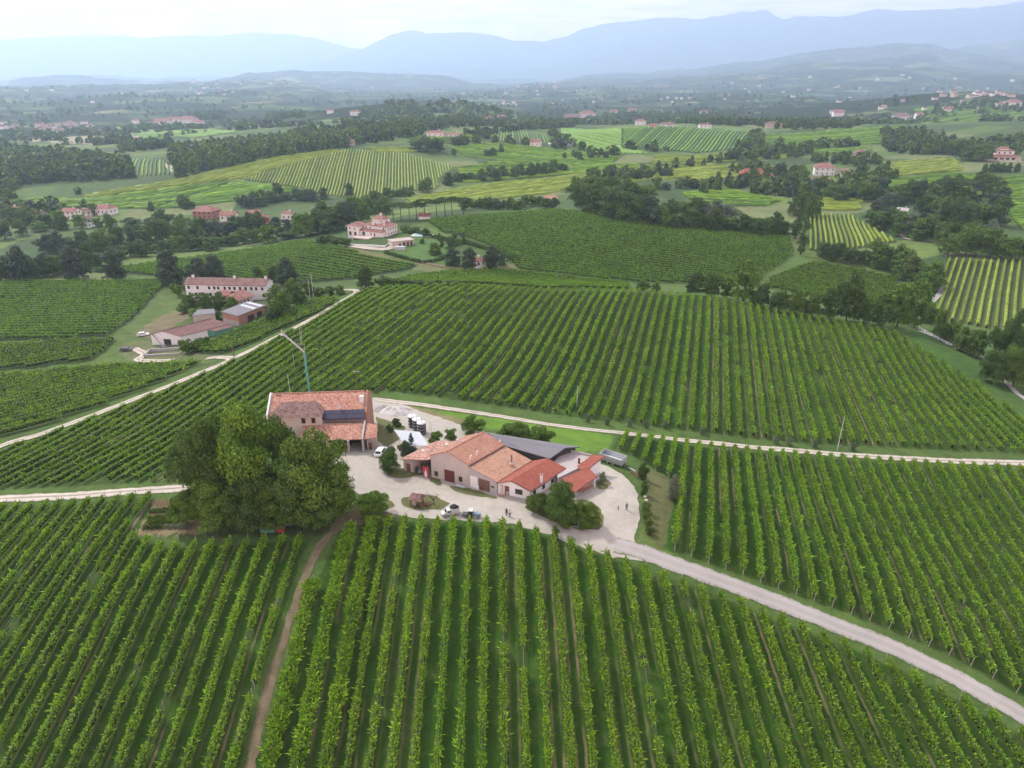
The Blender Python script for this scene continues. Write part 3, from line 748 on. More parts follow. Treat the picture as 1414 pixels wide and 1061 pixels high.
def sheet(name, poly, mat, off=.05, step=1.0, jag=.3, world=False, kind='structure'):
    P = np.array(poly, float) if world else poly_world(poly)
    B = []
    for i in range(len(P)):
        a, b = P[i], P[(i + 1) % len(P)]; n = max(1, int(np.linalg.norm(b - a) / (step * .6)))
        for j in range(n): B.append(a + (b - a) * j / n)
    B = np.array(B); B = (B + np.roll(B, 1, 0) + np.roll(B, -1, 0)) / 3
    B[:, 0] += jag * 2 * (vnoise(B[:, 0] * .8, B[:, 1] * .8, 91) - .5); B[:, 1] += jag * 2 * (vnoise(B[:, 0] * .8, B[:, 1] * .8, 92) - .5)
    lo, hi = B.min(0), B.max(0)
    gx, gy = np.meshgrid(np.arange(lo[0], hi[0], step), np.arange(lo[1], hi[1], step)); gx = gx.ravel(); gy = gy.ravel()
    inn = inside(gx, gy, B); gx, gy = gx[inn], gy[inn]
    pts = [Vector(p) for p in B.tolist()] + [Vector((x, y)) for x, y in zip(gx.tolist(), gy.tolist())]
    nb = len(B)
    vs, es, fs, *_ = delaunay_2d_cdt(pts, [(i, (i + 1) % nb) for i in range(nb)], [list(range(nb))], 1, 1e-4)
    vs = np.array([tuple(v) for v in vs]); fs = [f for f in fs if len(f) == 3]
    z = height(vs[:, 0], vs[:, 1]) + off
    V = np.concatenate([vs, z[:, None]], 1)
    F = np.array(fs)
    e1 = V[F[:, 1]] - V[F[:, 0]]; e2 = V[F[:, 2]] - V[F[:, 0]]; flip = (e1[:, 0] * e2[:, 1] - e1[:, 1] * e2[:, 0]) < 0
    F[flip] = F[flip][:, ::-1]
    return tag(link(name, np_mesh(name, V, F, [mat], smooth=True)), kind=kind)

def build_roads():
    ribbon('access_road', [(1500,1035),(1414,990),(1330,942),(1250,902),(1200,882),(1100,842),(1000,804),(930,779),(890,764),(850,752)], 3.9, M['lane_road'], .10)
    ribbon('upper_road', [(520,552),(560,557),(600,562),(700,577),(800,592),(900,603),(1000,614),(1100,623),(1200,631),(1414,640),(1600,647)], 2.9, M['track'], .09)
    ribbon('left_road', [(-150,702),(0,690),(120,684),(235,676),(330,668),(400,660),(480,650)], 2.9, M['track'], .09)
    ribbon('ridge_road', [(-120,664),(0,617),(60,599),(150,566),(250,527),(320,497),(380,467),(430,441),(470,418),(492,405),(488,401),(470,401),(440,403)], 3.0, M['track'], .12, 1.5)
    ribbon('farm_lane', [(322,496),(300,494),(285,496)], 3.0, M['track'], .12, 1.5)
    ribbon('left_farm_lane', [(185,482),(200,490),(190,497),(205,499),(240,498)], 3.2, M['track'], .12, 1.5)
    ribbon('dirt_track', [(505,716),(470,728),(452,742),(436,765),(415,815),(390,890),(362,985),(340,1085)], 1.5, M['dirt'], .06, 1.0, .5)
    ribbon('dirt_track', [(207,694),(190,718),(172,752)], .7, M['dirt'], .06, 1.0, .4)
    ribbon('wood_lane', [(1270,458),(1300,470),(1330,485),(1360,496),(1385,520),(1400,540),(1430,562)], 2.4, M['lane_road'], .15, 2)
    ribbon('twin_track', [(1277,424),(1290,414),(1299,404),(1296,398)], 3.4, M['lane_road'], .15, 2)
    ribbon('house_lane', [(1230,312),(1240,322),(1252,330),(1275,333),(1300,335)], 4.5, M['track'], .2, 3)
    ribbon('villa_drive', [(438,333),(460,336),(490,341),(530,345),(548,338)], 5, M['track'], .2, 2)
    ribbon('villa_track', [(545,352),(580,362),(620,370),(680,376),(712,374)], 3, M['dirt'], .2, 2)
    ribbon('hill_lane', [(232,226),(234,232),(244,240)], 7, M['track'], .5, 5)
    sheet('farmyard', [(480,668),(500,690),(520,704),(556,714),(600,717),(640,719),(700,723),(755,738),(800,754),(852,772),(895,774),(893,764),(880,755),(873,744),(884,722),(884,697),(873,668),(852,650),(826,640),(790,632),(740,612),(690,600),(650,594),(640,588),(610,578),(580,568),(560,560),(519,549),(490,560),(500,600),(470,630),(440,650)], M['gravel'], .07, .9, .4)
    for poly in ([(724,692),(735,706),(760,720),(800,731),(826,733),(834,722),(830,704),(812,692),(780,690),(750,684)],
                 [(553,690),(575,683),(600,685),(622,696),(612,704),(580,706),(556,700)],
                 [(533,652),(545,646),(575,650),(590,655),(560,661),(540,660)],
                 [(520,576),(545,584),(560,590),(552,606),(535,618),(522,610)],
                 [(592,660),(605,660),(612,668),(608,671),(596,668)],
                 [(622,671),(650,676),(690,688),(686,690),(640,683),(624,676)],
                 [(824,662),(838,662),(846,668),(838,676),(826,676),(822,670)],
                 [(500,690),(530,684),(545,698),(532,706),(508,702)]):
        sheet('grass_verge', poly, M['turf'], .11, .6, .3)
    sheet('villa_lawn', [(542,348),(575,336),(600,331),(625,345),(612,357),(590,362),(565,358)], M['lawn'], .3, 3, .5)
build_ground()
build_roads()
# ------------------------------------------------------------------ vines
ONES = 'zero one two three four five six seven eight nine ten eleven twelve thirteen fourteen fifteen sixteen seventeen eighteen nineteen'.split()
TENS = 'x x twenty thirty forty fifty sixty seventy eighty ninety'.split()
ORD1 = 'zeroth first second third fourth fifth sixth seventh eighth ninth tenth eleventh twelfth thirteenth fourteenth fifteenth sixteenth seventeenth eighteenth nineteenth'.split()
def ordinal(n):
    if n < 20: return ORD1[n]
    if n < 100:
        t, o = divmod(n, 10)
        return (TENS[t][:-1] + 'ieth') if o == 0 else TENS[t] + '-' + ORD1[o]
    return 'hundredth' if n == 100 else 'hundred-and-' + ordinal(n - 100)

def runs(f, step=.5, spacing=None, minlen=3.0):
    """row lines of a field clipped to its outline: (row number, start, end)"""
    sp = spacing or f['sp']; P = f['poly']; c = P @ f['n'] / sp; a = P @ f['d']
    out = []
    s = np.arange(a.min() - 1, a.max() + 1, step)
    for kk in range(int(math.floor(c.min())) - 1, int(math.ceil(c.max())) + 1):
        kk = kk + f['off']
        X = f['n'][0] * kk * sp + f['d'][0] * s; Y = f['n'][1] * kk * sp + f['d'][1] * s
        m = inside(X, Y, P)
        if not m.any(): continue
        dm = np.diff(np.concatenate([[0], m.astype(int), [0]])); st = np.nonzero(dm == 1)[0]; en = np.nonzero(dm == -1)[0]
        for i, j in zip(st, en):
            if (j - i) * step >= minlen: out.append((kk, s[i], s[j - 1]))
    return out

def leaf_quads(C, D, L, W, bend=None):
    """one quad per leaf: base C, direction D (unit), length L, width W"""
    n = len(C)
    ref = rng.normal(size=(n, 3)); S = np.cross(D, ref); S /= np.linalg.norm(S, axis=1)[:, None] + 1e-9
    L = np.asarray(L)[:, None]; W = np.asarray(W)[:, None]
    V = np.stack([C - S * W * .25, C + D * L * .5 - S * W * .5, C + D * L, C + D * L * .5 + S * W * .5], 1)
    return V.reshape(-1, 3)

def row_mesh(f, kk, s0, s1, dens, width=1.0, ht=1.0, gapseed=0, leaf=.34, shoots=.2, org=None, gaps=.30):
    ln = s1 - s0; n = int(ln * dens)
    s = s0 + rng.random(n) * ln
    # vigour along the row: some stretches are thin or missing
    vig = fbm(s / 5.5, np.full(n, kk * 7.3 + gapseed), 3, 3); vig2 = vnoise(s / 1.1, np.full(n, kk * 3.1 + gapseed), 8)
    lump = .55 + .9 * vnoise(s / 1.9, np.full(n, kk * 5.7 + gapseed), 18)
    keep = (vig > gaps + .06 * (vig2 - .5)) & (rng.random(n) < .45 + .8 * vig2)
    s = s[keep]; vig2 = vig2[keep]; lump = lump[keep]; n = len(s)
    if n < 12: return None
    cx, cy = f['n'] * kk * f['sp'], None
    bx = f['n'][0] * kk * f['sp'] + f['d'][0] * s; by = f['n'][1] * kk * f['sp'] + f['d'][1] * s
    ang = rng.random(n) * 2 * np.pi; rad = np.sqrt(rng.random(n))
    hh = (1.28 + .58 * np.sin(ang) * rad + .12 * (vig2 - .5) + .28 * (lump - 1)) * ht
    off = .40 * np.cos(ang) * rad * width * (.8 + .4 * vig2) * lump
    z = height(bx, by) + np.maximum(hh, .35)
    C = np.stack([bx + f['n'][0] * off, by + f['n'][1] * off, z], 1)
    out = np.stack([f['n'][0] * np.cos(ang), f['n'][1] * np.cos(ang), np.sin(ang) * .9 + .25], 1)
    Dv = out * .8 + rng.normal(size=(n, 3)) * .55; Dv /= np.linalg.norm(Dv, axis=1)[:, None]
    L = leaf * (.7 + .7 * rng.random(n)); W = leaf * (.65 + .5 * rng.random(n))
    # long shoots that stick out of the hedge
    sh = (rng.random(n) < shoots) & (hh > 1.2 * ht)
    L[sh] *= 2.6; W[sh] *= .7
    Dv[sh, 2] = np.abs(Dv[sh, 2]) * .55 + .12; Dv[sh] /= np.linalg.norm(Dv[sh], axis=1)[:, None]
    V = leaf_quads(C, Dv, L, W)
    nq = n; F = np.arange(nq * 4).reshape(-1, 4); mi = np.zeros(nq, np.int32)
    # inner mass of old wood and leaves, shade put into its darker colour
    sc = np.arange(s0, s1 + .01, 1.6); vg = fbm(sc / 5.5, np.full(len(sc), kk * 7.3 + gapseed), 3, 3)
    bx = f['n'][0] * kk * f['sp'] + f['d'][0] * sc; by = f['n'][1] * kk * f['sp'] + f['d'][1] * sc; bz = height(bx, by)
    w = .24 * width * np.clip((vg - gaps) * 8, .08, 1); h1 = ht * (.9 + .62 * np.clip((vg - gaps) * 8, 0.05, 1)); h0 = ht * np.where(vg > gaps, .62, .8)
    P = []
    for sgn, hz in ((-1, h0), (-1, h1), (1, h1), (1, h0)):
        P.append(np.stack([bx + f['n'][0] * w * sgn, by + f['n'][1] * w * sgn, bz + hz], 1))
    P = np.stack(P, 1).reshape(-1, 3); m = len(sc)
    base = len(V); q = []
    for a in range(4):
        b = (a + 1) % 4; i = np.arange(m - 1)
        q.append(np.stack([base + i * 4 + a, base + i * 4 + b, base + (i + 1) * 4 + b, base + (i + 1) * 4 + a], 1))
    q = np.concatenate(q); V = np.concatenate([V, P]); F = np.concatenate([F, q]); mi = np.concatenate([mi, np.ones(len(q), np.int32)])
    return V - np.asarray(org), F, mi

def trellis(f, kk, s0, s1, step=5.5):
    b = MB()
    ss = np.linspace(s0 - .3, s1 + .3, max(2, int((s1 - s0) / step) + 1))
    for i, s in enumerate(ss):
        x = f['n'][0] * kk * f['sp'] + f['d'][0] * s; y = f['n'][1] * kk * f['sp'] + f['d'][1] * s; z = float(height(x, y))
        r = .045 if 0 < i < len(ss) - 1 else .07
        lean = 0 if 0 < i < len(ss) - 1 else (-.25 if i == 0 else .25)
        b.tube([(x, y, z - .1), (x + f['d'][0] * lean, y + f['d'][1] * lean, z + 1.95)], [r, r * .9], 5)
    for hz in (.95, 1.75):
        p = []
        for s in np.arange(s0, s1, 4.0):
            x = f['n'][0] * kk * f['sp'] + f['d'][0] * s; y = f['n'][1] * kk * f['sp'] + f['d'][1] * s
            p.append((x, y, float(height(x, y)) + hz))
        if len(p) > 1: b.tube(p, .012, 3, caps=False)
    return b

ROWS = []
def build_rows(key, dens, label, group, width=1.0, leaf=.34, posts=True, gaps=.30, shoots=.2, special=None, minlen=4, view=True):
    f = FIELDS[key]; rr = runs(f, .5, None, minlen)
    keep = []
    for kk, a, b in rr:                      # rows wholly outside the picture are left out
        s = np.linspace(a, b, 24); X = f['n'][0] * kk * f['sp'] + f['d'][0] * s; Y = f['n'][1] * kk * f['sp'] + f['d'][1] * s
        u, v = project((X, Y, height(X, Y) + 1.2))
        ins = (u > -15) & (u < 1430) & (v < 1075)
        if ins.sum() < 2: continue
        keep.append((kk, a, b))
    ks = sorted({k for k, _, _ in keep})
    cnt = {}
    for kk, a, b in keep:
        n = ks.index(kk); w, lf, dn, sp, gp = width, leaf, dens, shoots, gaps
        lab = None
        if special:
            r = special(n, len(ks), kk)
            if r: lab, w, lf, dn, gp = r
        ox = f['n'] * kk * f['sp'] + f['d'] * a; org = np.array([ox[0], ox[1], float(height(ox[0], ox[1]))])
        dd = dn
        res = row_mesh(f, kk, a, b, dd, w, 1.0, hash(key) % 50 * 0 + len(key), lf, sp, org, gp)
        if res is None: continue
        V, F, mi = res
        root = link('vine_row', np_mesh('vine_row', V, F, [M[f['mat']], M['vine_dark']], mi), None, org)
        c = cnt[kk] = cnt.get(kk, 0) + 1
        lab = lab or label(n + 1, len(ks))
        if c > 1: lab += ', further stretch'
        tag(root, lab, 'vine row', group)
        if posts: trellis(f, kk, a, b).build('trellis', M['post'], root, org)
        ROWS.append(root)

def wide(n, tot, kk):
    if n < 3:
        return (['bushy broad vine row beside the brown dirt track, leftmost of three broad rows', 'bushy broad vine row between two other broad rows right of the dirt track',
                 'bushy broad vine row, rightmost of the three broad rows near the dirt track'][n], 2.3, .33, 300, .10)

def build_vines():
    build_rows('broad', 330, lambda n, t: 'broad bushy vine row', 'broad vine rows beside the dirt track', special=wide, shoots=.12)
    build_rows('front', 135, lambda n, t: f'{ordinal(n)} narrow vine row right of the three broad bushy rows', 'narrow vine rows in front of the farm', leaf=.30, shoots=.08, gaps=.20)
    build_rows('front_left', 125, lambda n, t: f'{ordinal(t - n + 1)} slanting vine row left of the brown dirt track', 'vine rows left of the dirt track', leaf=.30, shoots=.08, gaps=.25)
    build_rows('right', 105, lambda n, t: f'{ordinal(n)} vine row from the silver trailer, right of the farm', 'vine rows in the field right of the farm', leaf=.30, gaps=.19, shoots=.07)
    build_rows('hill', 58, lambda n, t: f'{ordinal(n)} vine row from the left on the hill behind the farm', 'vine rows on the hill field behind the farm', leaf=.34, posts=False, gaps=.25, shoots=.10, width=1.1)
    build_rows('left', 46, lambda n, t: f'{ordinal(n)} vine row from the far side in the field left of the ridge road', 'vine rows left of the ridge road', leaf=.38, posts=False, gaps=.2, width=1.25, minlen=8)
    # all the other rows, hundreds of them, as one mass
    V = []; F = []; MI = []; base = 0; slots = []
    for key, f in FIELDS.items():
        if key in near_fields: continue
        if f['mat'] not in slots: slots.append(f['mat'])
        ms = slots.index(f['mat']); far = key.startswith('far')
        step = 3.0 if far else 1.1
        if not far and key not in ('poplar_field', 'sunny_right'):
            # the nearer slopes get leafy rows like those around the farm
            if 'vine_dark' not in slots: slots.append('vine_dark')
            for kk, a, b in runs(f, 1.0, None, 6):
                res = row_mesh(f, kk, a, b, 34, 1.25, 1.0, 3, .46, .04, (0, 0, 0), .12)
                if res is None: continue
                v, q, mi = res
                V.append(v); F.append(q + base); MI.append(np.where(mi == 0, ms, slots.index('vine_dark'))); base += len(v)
            continue
        for kk, a, b in runs(f, 1.0, None, 6):
            s = np.arange(a, b, step * (1.6 if far else 1)); m = len(s)
            if m < 2: continue
            bx = f['n'][0] * kk * f['sp'] + f['d'][0] * s; by = f['n'][1] * kk * f['sp'] + f['d'][1] * s; bz = height(bx, by)
            nz = rng.random((m, 4)); P = []
            ww = .62 * f['sp'] / 2.9 if far else .62
            for j, (sg, hz) in enumerate(((-1, .35), (-.7, 1.75), (.7, 1.75), (1, .35))):
                jt = 1; w = ww * sg * (1 + jt * .5 * (nz[:, j] - .5)); h = hz * (1 + jt * .5 * (nz[:, (j + 1) % 4] - .5))
                P.append(np.stack([bx + f['n'][0] * w, by + f['n'][1] * w, bz + h], 1))
            V.append(np.stack(P, 1).reshape(-1, 3)); i = np.arange(m - 1)
            for q in range(3):
                F.append(np.stack([base + i * 4 + q, base + i * 4 + q + 1, base + (i + 1) * 4 + q + 1, base + (i + 1) * 4 + q], 1)); MI.append(np.full(m - 1, ms))
            base += m * 4
            if not far:
                n = int((b - a) * (15 if key in ('lane_strip', 'left_low', 'villa_slope', 'strip_below') else 12)); s = a + rng.random(n) * (b - a)
                off = (rng.random(n) - .5) * .95 / f['sp']; hz = 1.0 + .85 * rng.random(n)
                x = f['n'][0] * (kk * f['sp'] + off) + f['d'][0] * s; y = f['n'][1] * (kk * f['sp'] + off) + f['d'][1] * s
                D = rng.normal(size=(n, 3)); D[:, 2] = np.abs(D[:, 2]) * .6; D /= np.linalg.norm(D, axis=1)[:, None]
                V.append(leaf_quads(np.stack([x, y, height(x, y) + hz], 1), D, .42 * (.7 + .7 * rng.random(n)), .36 * (.7 + .6 * rng.random(n))))
                F.append(base + np.arange(n * 4).reshape(-1, 4)); MI.append(np.full(n, ms)); base += n * 4
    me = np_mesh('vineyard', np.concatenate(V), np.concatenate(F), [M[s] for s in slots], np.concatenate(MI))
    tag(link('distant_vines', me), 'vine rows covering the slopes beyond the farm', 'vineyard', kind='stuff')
build_vines()
print('ROWS', len(ROWS))
# ------------------------------------------------------------------ trees
def crown_arrays(kind, nq, leaf, seed):
    g = np.random.default_rng(seed)
    nc = {'round': 36, 'broad': 40, 'column': 34, 'conifer': 44, 'ovoid': 72, 'umbrella': 40, 'bush': 30, 'loose': 40}[kind]
    cs = []; rs = []
    while len(cs) < nc:
        p = g.normal(size=3); p /= np.linalg.norm(p); t = g.random() ** .45
        if kind in ('round', 'loose'):
            c = np.array([p[0] * .36 * t, p[1] * .36 * t, .50 + p[2] * .43 * t]); r = .095 + .07 * g.random()
            c[:2] *= 1 - .25 * (c[2] > .75)
        elif kind == 'broad':
            c = np.array([p[0] * .46 * t, p[1] * .46 * t, .50 + p[2] * .42 * t]); r = .10 + .09 * g.random()
        elif kind == 'bush':
            c = np.array([p[0] * .40 * t, p[1] * .40 * t, .46 + p[2] * .40 * t]); r = .12 + .08 * g.random()
        elif kind == 'column':
            h = .08 + .88 * g.random(); w = .105 * math.sin(math.pi * min(1, h * 1.02)) ** .5
            a = g.random() * 6.283; c = np.array([math.cos(a) * w * t, math.sin(a) * w * t, h]); r = .05 + .025 * g.random()
        elif kind == 'conifer':
            h = .12 + .84 * g.random() ** 1.2; w = .27 * (1 - h) ** .8 + .01
            a = g.random() * 6.283; c = np.array([math.cos(a) * w * t, math.sin(a) * w * t, h]); r = .05 + .05 * (1 - h)
        elif kind == 'ovoid':
            h = .05 + .89 * g.random(); w = .34 * math.sin(math.pi * (h * .72 + .28)) ** .8 * (1.0 if h < .5 else 1.0)
            a = g.random() * 6.283; c = np.array([math.cos(a) * w * t, math.sin(a) * w * t, h]); r = .10 + .05 * g.random()
        else:
            a = g.random() * 6.283; rr = .46 * g.random() ** .5; c = np.array([math.cos(a) * rr, math.sin(a) * rr, .86 + .10 * (1 - (rr / .46) ** 2) - .05 * g.random()]); r = .07 + .04 * g.random()
        cs.append(c); rs.append(r)
    if kind in ('round', 'broad', 'loose'):           # low boughs that hide the foot of the trunk
        for i in range(9):
            a = i * .7 + g.random(); q = (.22 if kind != 'broad' else .30) + .08 * g.random()
            cs.append(np.array([math.cos(a) * q, math.sin(a) * q, .13 + .08 * g.random()])); rs.append(.09 + .03 * g.random())
    cs = np.array(cs); rs = np.array(rs); nc = len(cs)
    pr = rs ** 2; ci = g.choice(nc, nq, p=pr / pr.sum())
    d = g.normal(size=(nq, 3)); d /= np.linalg.norm(d, axis=1)[:, None]
    d[:, 2] = np.where(d[:, 2] < -.35, -d[:, 2] * .6, d[:, 2])
    rad = rs[ci] * (.75 + .35 * g.random(nq))
    fl = np.array([1, 1, .92 if kind not in ('column', 'umbrella') else (1.4 if kind == 'column' else .5)])
    C = cs[ci] + d * rad[:, None] * fl
    N = d + g.normal(size=(nq, 3)) * .5; N /= np.linalg.norm(N, axis=1)[:, None]
    T = np.cross(N, g.normal(size=(nq, 3))); T /= np.linalg.norm(T, axis=1)[:, None]; S = np.cross(N, T)
    L = (leaf * (.6 + .8 * g.random(nq)))[:, None]; W = (leaf * (.5 + .5 * g.random(nq)))[:, None]
    V = np.stack([C - T * L * .5, C + S * W * .5 + T * L * .1, C + T * L * .6 - N * L * .12, C - S * W * .5 + T * L * .1], 1).reshape(-1, 3)
    F = np.arange(nq * 4).reshape(-1, 4)
    return V, F, cs

LOD = {'near': (21000, .026), 'mid': (3600, .062), 'far': (520, .125)}
KIND_BOOST = {'column': .5, 'conifer': .6, 'umbrella': .8, 'bush': 1.0, 'loose': .6}
_crowns = {}; _trunks = {}
def crown_mesh(kind, lod, mat, var):
    key = (kind, lod, mat, var)
    if key not in _crowns:
        n, leaf = LOD[lod]; n = int(n * KIND_BOOST.get(kind, 1)); leaf *= {'column': .6, 'conifer': .75, 'bush': 1.25}.get(kind, 1)
        V, F, _ = crown_arrays(kind, n, leaf, hash(kind) * 0 + len(kind) * 13 + var * 101)
        _crowns[key] = np_mesh('crown', V, F, [M[mat]])
    return _crowns[key]

def trunk_mesh(kind, var):
    key = (kind, var)
    if key not in _trunks:
        b = MB(); g = np.random.default_rng(500 + var)
        top = {'umbrella': .86, 'column': .8, 'conifer': .9, 'bush': .35}.get(kind, .55)
        w = .022 if kind not in ('bush', 'column') else .016
        b.tube([(0, 0, -.04), (.004, 0, top * .3), (.012, -.006, top * .65), (0, .004, top)], [w * 1.25, w, w * .75, w * .3], 7)
        for i in range(7 if kind != 'column' else 3):
            a = g.random() * 6.283; z0 = top * (.4 + .5 * g.random()); l = .12 + .16 * g.random()
            if kind == 'umbrella': z0 = top * .85; l = .25
            b.tube([(0, 0, z0), (math.cos(a) * l * .5, math.sin(a) * l * .5, z0 + l * .35), (math.cos(a) * l, math.sin(a) * l, z0 + l * .75)], [w * .5, w * .35, w * .12], 5)
        o = b.build('trunk', M['bark']); me = o.data; bpy.data.objects.remove(o); _trunks[key] = me
    return _trunks[key]

TREES = []
def tree(u, vb, vt, wpx, kind='round', mat='tree_mid', lod='mid', place='', group=None, label=None, name=None, var=None):
    b = G(u, vb); top = at_y(u, vt, b[1]); h = max(top[2] - b[2], .6)
    depth = b[1] * CT - (b[2] - CAMZ) * ST; w = wpx * depth / FOC
    base_w = {'round': .86, 'broad': 1.08, 'column': .30, 'conifer': .60, 'ovoid': .76, 'umbrella': 1.06, 'bush': 1.0, 'loose': .86}[kind]
    var = random.randrange(3) if var is None else var
    cat = 'bush' if kind == 'bush' else 'tree'
    nm = name or {'bush': 'bush', 'column': 'cypress_tree', 'conifer': 'conifer_tree', 'umbrella': 'pine_tree'}.get(kind, 'tree')
    root = empty(nm, (b[0], b[1], b[2] - .05), label, cat, group)
    root.rotation_euler = (0, 0, random.random() * 6.28)
    s = w / base_w; root.scale = (s, s * (.9 + .2 * random.random()), h)
    link('crown', crown_mesh(kind, lod, mat, var), root); link('trunk', trunk_mesh(kind, var), root)
    TREES.append(dict(o=root, u=u, v=vb, kind=kind, mat=mat, h=vb - vt, w=wpx, place=place, label=label))
    return root

def along(pts, t):
    P = np.array(pts, float); d = np.concatenate([[0], np.cumsum(np.linalg.norm(np.diff(P, axis=0), axis=1))]); s = t * d[-1]
    return np.interp(s, d, P[:, 0]), np.interp(s, d, P[:, 1])

def belt(pts, n, hh, ww, place, kinds=('round', 'broad', 'round'), mats=('tree_dark', 'tree_mid'), lod='mid', jv=3, group=None, name=None):
    for i in range(n):
        u, v = along(pts, (i + .5 + .5 * (random.random() - .5)) / n)
        h = random.uniform(*hh); w = random.uniform(*ww)
        tree(u, v + random.uniform(-jv, jv), v - h, w, random.choice(kinds), random.choice(mats), lod, place, group or ('trees ' + place), None, name)

SHADE = {'tree_dark': 'dark green', 'tree_mid': 'mid green', 'tree_light': 'pale green', 'tree_olive': 'yellowish green', 'tree_blue': 'bluish dark', 'tree_silver': 'silvery'}
SHAPE = {'round': 'round-crowned tree', 'broad': 'broad tree', 'column': 'cypress', 'conifer': 'pointed conifer', 'ovoid': 'egg-shaped tree', 'umbrella': 'umbrella pine', 'bush': 'bush', 'loose': 'loose-crowned tree'}
def label_trees():
    by = {}
    for t in TREES:
        if not t['label']: by.setdefault(t['place'], []).append(t)
    for place, ts in by.items():
        ts.sort(key=lambda t: t['u'])
        for i, t in enumerate(ts):
            tag(t['o'], (f"{SHADE[t['mat']]} {SHAPE[t['kind']]}, {ordinal(i + 1)} from the left {place}") if len(ts) > 1 else f"{SHADE[t['mat']]} {SHAPE[t['kind']]} standing {place}")

def place_trees():
    T = tree
    # the big clump beside the old farmhouse
    p = 'in the clump beside the farmhouse'; g = 'trees in the clump beside the old farmhouse'
    for a in [(352,702,556,112,'broad','tree_olive'),(312,692,566,88,'broad','tree_mid'),(281,712,590,84,'broad','tree_dark'),(438,714,592,118,'broad','tree_mid'),
              (302,727,656,82,'round','tree_mid'),(352,729,646,80,'round','tree_dark'),(404,720,612,74,'round','tree_dark'),(472,708,632,66,'loose','tree_mid'),
              (260,727,676,50,'bush','tree_mid'),(398,686,572,70,'broad','tree_mid'),(385,729,668,60,'round','tree_mid'),(440,727,660,70,'round','tree_dark')]:
        T(a[0], a[1], a[2], a[3] * .92, a[4], a[5], lod='near', place=p, group=g)
    N = lambda *a, label: T(*a, lod='near', label=label)
    N(518,712,674,44,'round','tree_mid',label='small round tree at the end of the dirt track, beside the farmyard')
    N(539,651,614,32,'round','tree_dark',label='dark round tree standing alone in the yard in front of the small white car')
    N(569,628,598,15,'conifer','tree_blue',label='dark spiky tree growing against the white canopy')
    N(561,630,608,20,'round','tree_blue',label='dark low tree between the white canopy and the winery porch')
    N(602,615,594,20,'bush','tree_mid',label='light bush to the right of the white canopy')
    N(623,609,591,23,'bush','tree_mid',label='dense bush behind the winery porch roof')
    N(548,589,577,14,'bush','tree_dark',label='small dark bush left of the steel tanks')
    N(539,597,586,12,'bush','tree_dark',label='low dark shrub beside the old farmhouse gable')
    N(571,592,575,10,'bush','tree_mid',label='bush growing against the left side of the steel tanks')
    N(653,599,574,34,'broad','tree_mid',label='spreading fig-like tree on the bank behind the winery roof ridge')
    N(712,612,582,50,'bush','tree_mid',label='wide rounded tree behind the grey shed roof, left of its neighbour')
    N(747,615,588,36,'bush','tree_mid',label='rounded bush behind the right half of the grey shed roof')
    p = 'on the island by the white house'; g = 'bushes on the island by the white house'
    for a in [(736,706,682,24,'bush','tree_mid'),(752,712,678,34,'bush','tree_dark'),(772,718,664,52,'round','tree_dark'),(792,724,690,34,'bush','tree_dark'),(812,728,692,30,'loose','tree_mid'),(782,727,704,26,'bush','tree_mid'),(806,729,708,22,'bush','tree_mid'),(822,727,712,18,'bush','tree_light')]:
        T(*a, lod='near', place=p, group=g)
    N(767,743,724,12,'loose','tree_mid',label='small thin-stemmed tree on the lane edge opposite the grass island')
    N(831,669,651,13,'bush','tree_silver',label='greyish shrub beside the open carport')
    N(888,662,638,16,'round','tree_dark',label='small tree behind the silver trailer drawbar')
    N(889,684,664,15,'bush','tree_dark',label='round dark bush at the top of the dry slope')
    N(929,690,656,17,'ovoid','tree_silver',label='silvery olive tree at the edge of the dry slope')
    for i, (u, v) in enumerate([(892,708),(893,718),(895,728),(897,738)]):
        T(u, v, v - 17 + i * 2, 14, 'bush', ['tree_light','tree_light','tree_mid','tree_dark'][i], 'near', 'above the yard loop', 'bushes above the yard loop')
    for i, (u, v) in enumerate([(838,587),(869,589),(892,591),(918,592),(1072,613),(1090,615),(1125,618),(1178,622),(970,600),(812,583)]):
        T(u, v, v - 12, 9, 'round', 'tree_silver', 'mid', 'along the upper road', 'young olive trees along the upper road')
    # left valley
    for i, a in enumerate([(32,388,342,34),(108,386,342,33),(159,386,345,29),(237,392,347,35)]):
        T(*a, 'ovoid', 'tree_blue', 'mid', 'behind the left vineyard', 'spaced dark trees behind the left vineyard')
    p = 'around the long white building'; g = 'trees around the long white building'
    for a in [(275,387,357,28,'ovoid','tree_blue'),(298,386,353,30,'ovoid','tree_blue'),(398,394,357,28,'ovoid','tree_blue'),(356,386,367,15,'round','tree_dark'),(378,388,366,18,'round','tree_dark'),
              (262,402,382,20,'bush','tree_dark'),(248,410,392,18,'bush','tree_mid'),(262,424,404,26,'bush','tree_mid'),(284,424,402,24,'bush','tree_dark'),(288,412,392,18,'round','tree_dark'),(303,430,402,26,'bush','tree_dark'),(322,432,408,22,'bush','tree_mid'),
              (272,440,424,24,'bush','tree_mid'),(255,432,416,22,'bush','tree_mid'),(300,442,428,22,'bush','tree_dark'),(382,424,390,26,'round','tree_mid'),(392,440,400,32,'round','tree_mid'),(376,446,420,26,'bush','tree_dark'),(412,424,388,28,'round','tree_dark'),(405,408,384,24,'round','tree_mid'),
              (258,488,466,22,'bush','tree_mid'),(272,484,468,22,'bush','tree_mid'),(283,478,464,16,'bush','tree_mid'),(428,410,394,18,'bush','tree_dark'),(442,410,396,20,'bush','tree_dark'),(456,408,394,20,'bush','tree_dark'),(470,407,393,18,'bush','tree_mid'),(240,402,390,14,'bush','tree_mid'),(425,402,388,16,'bush','tree_mid')]:
        T(*a, 'mid', p, g)
    p = 'atop the hill vineyard'
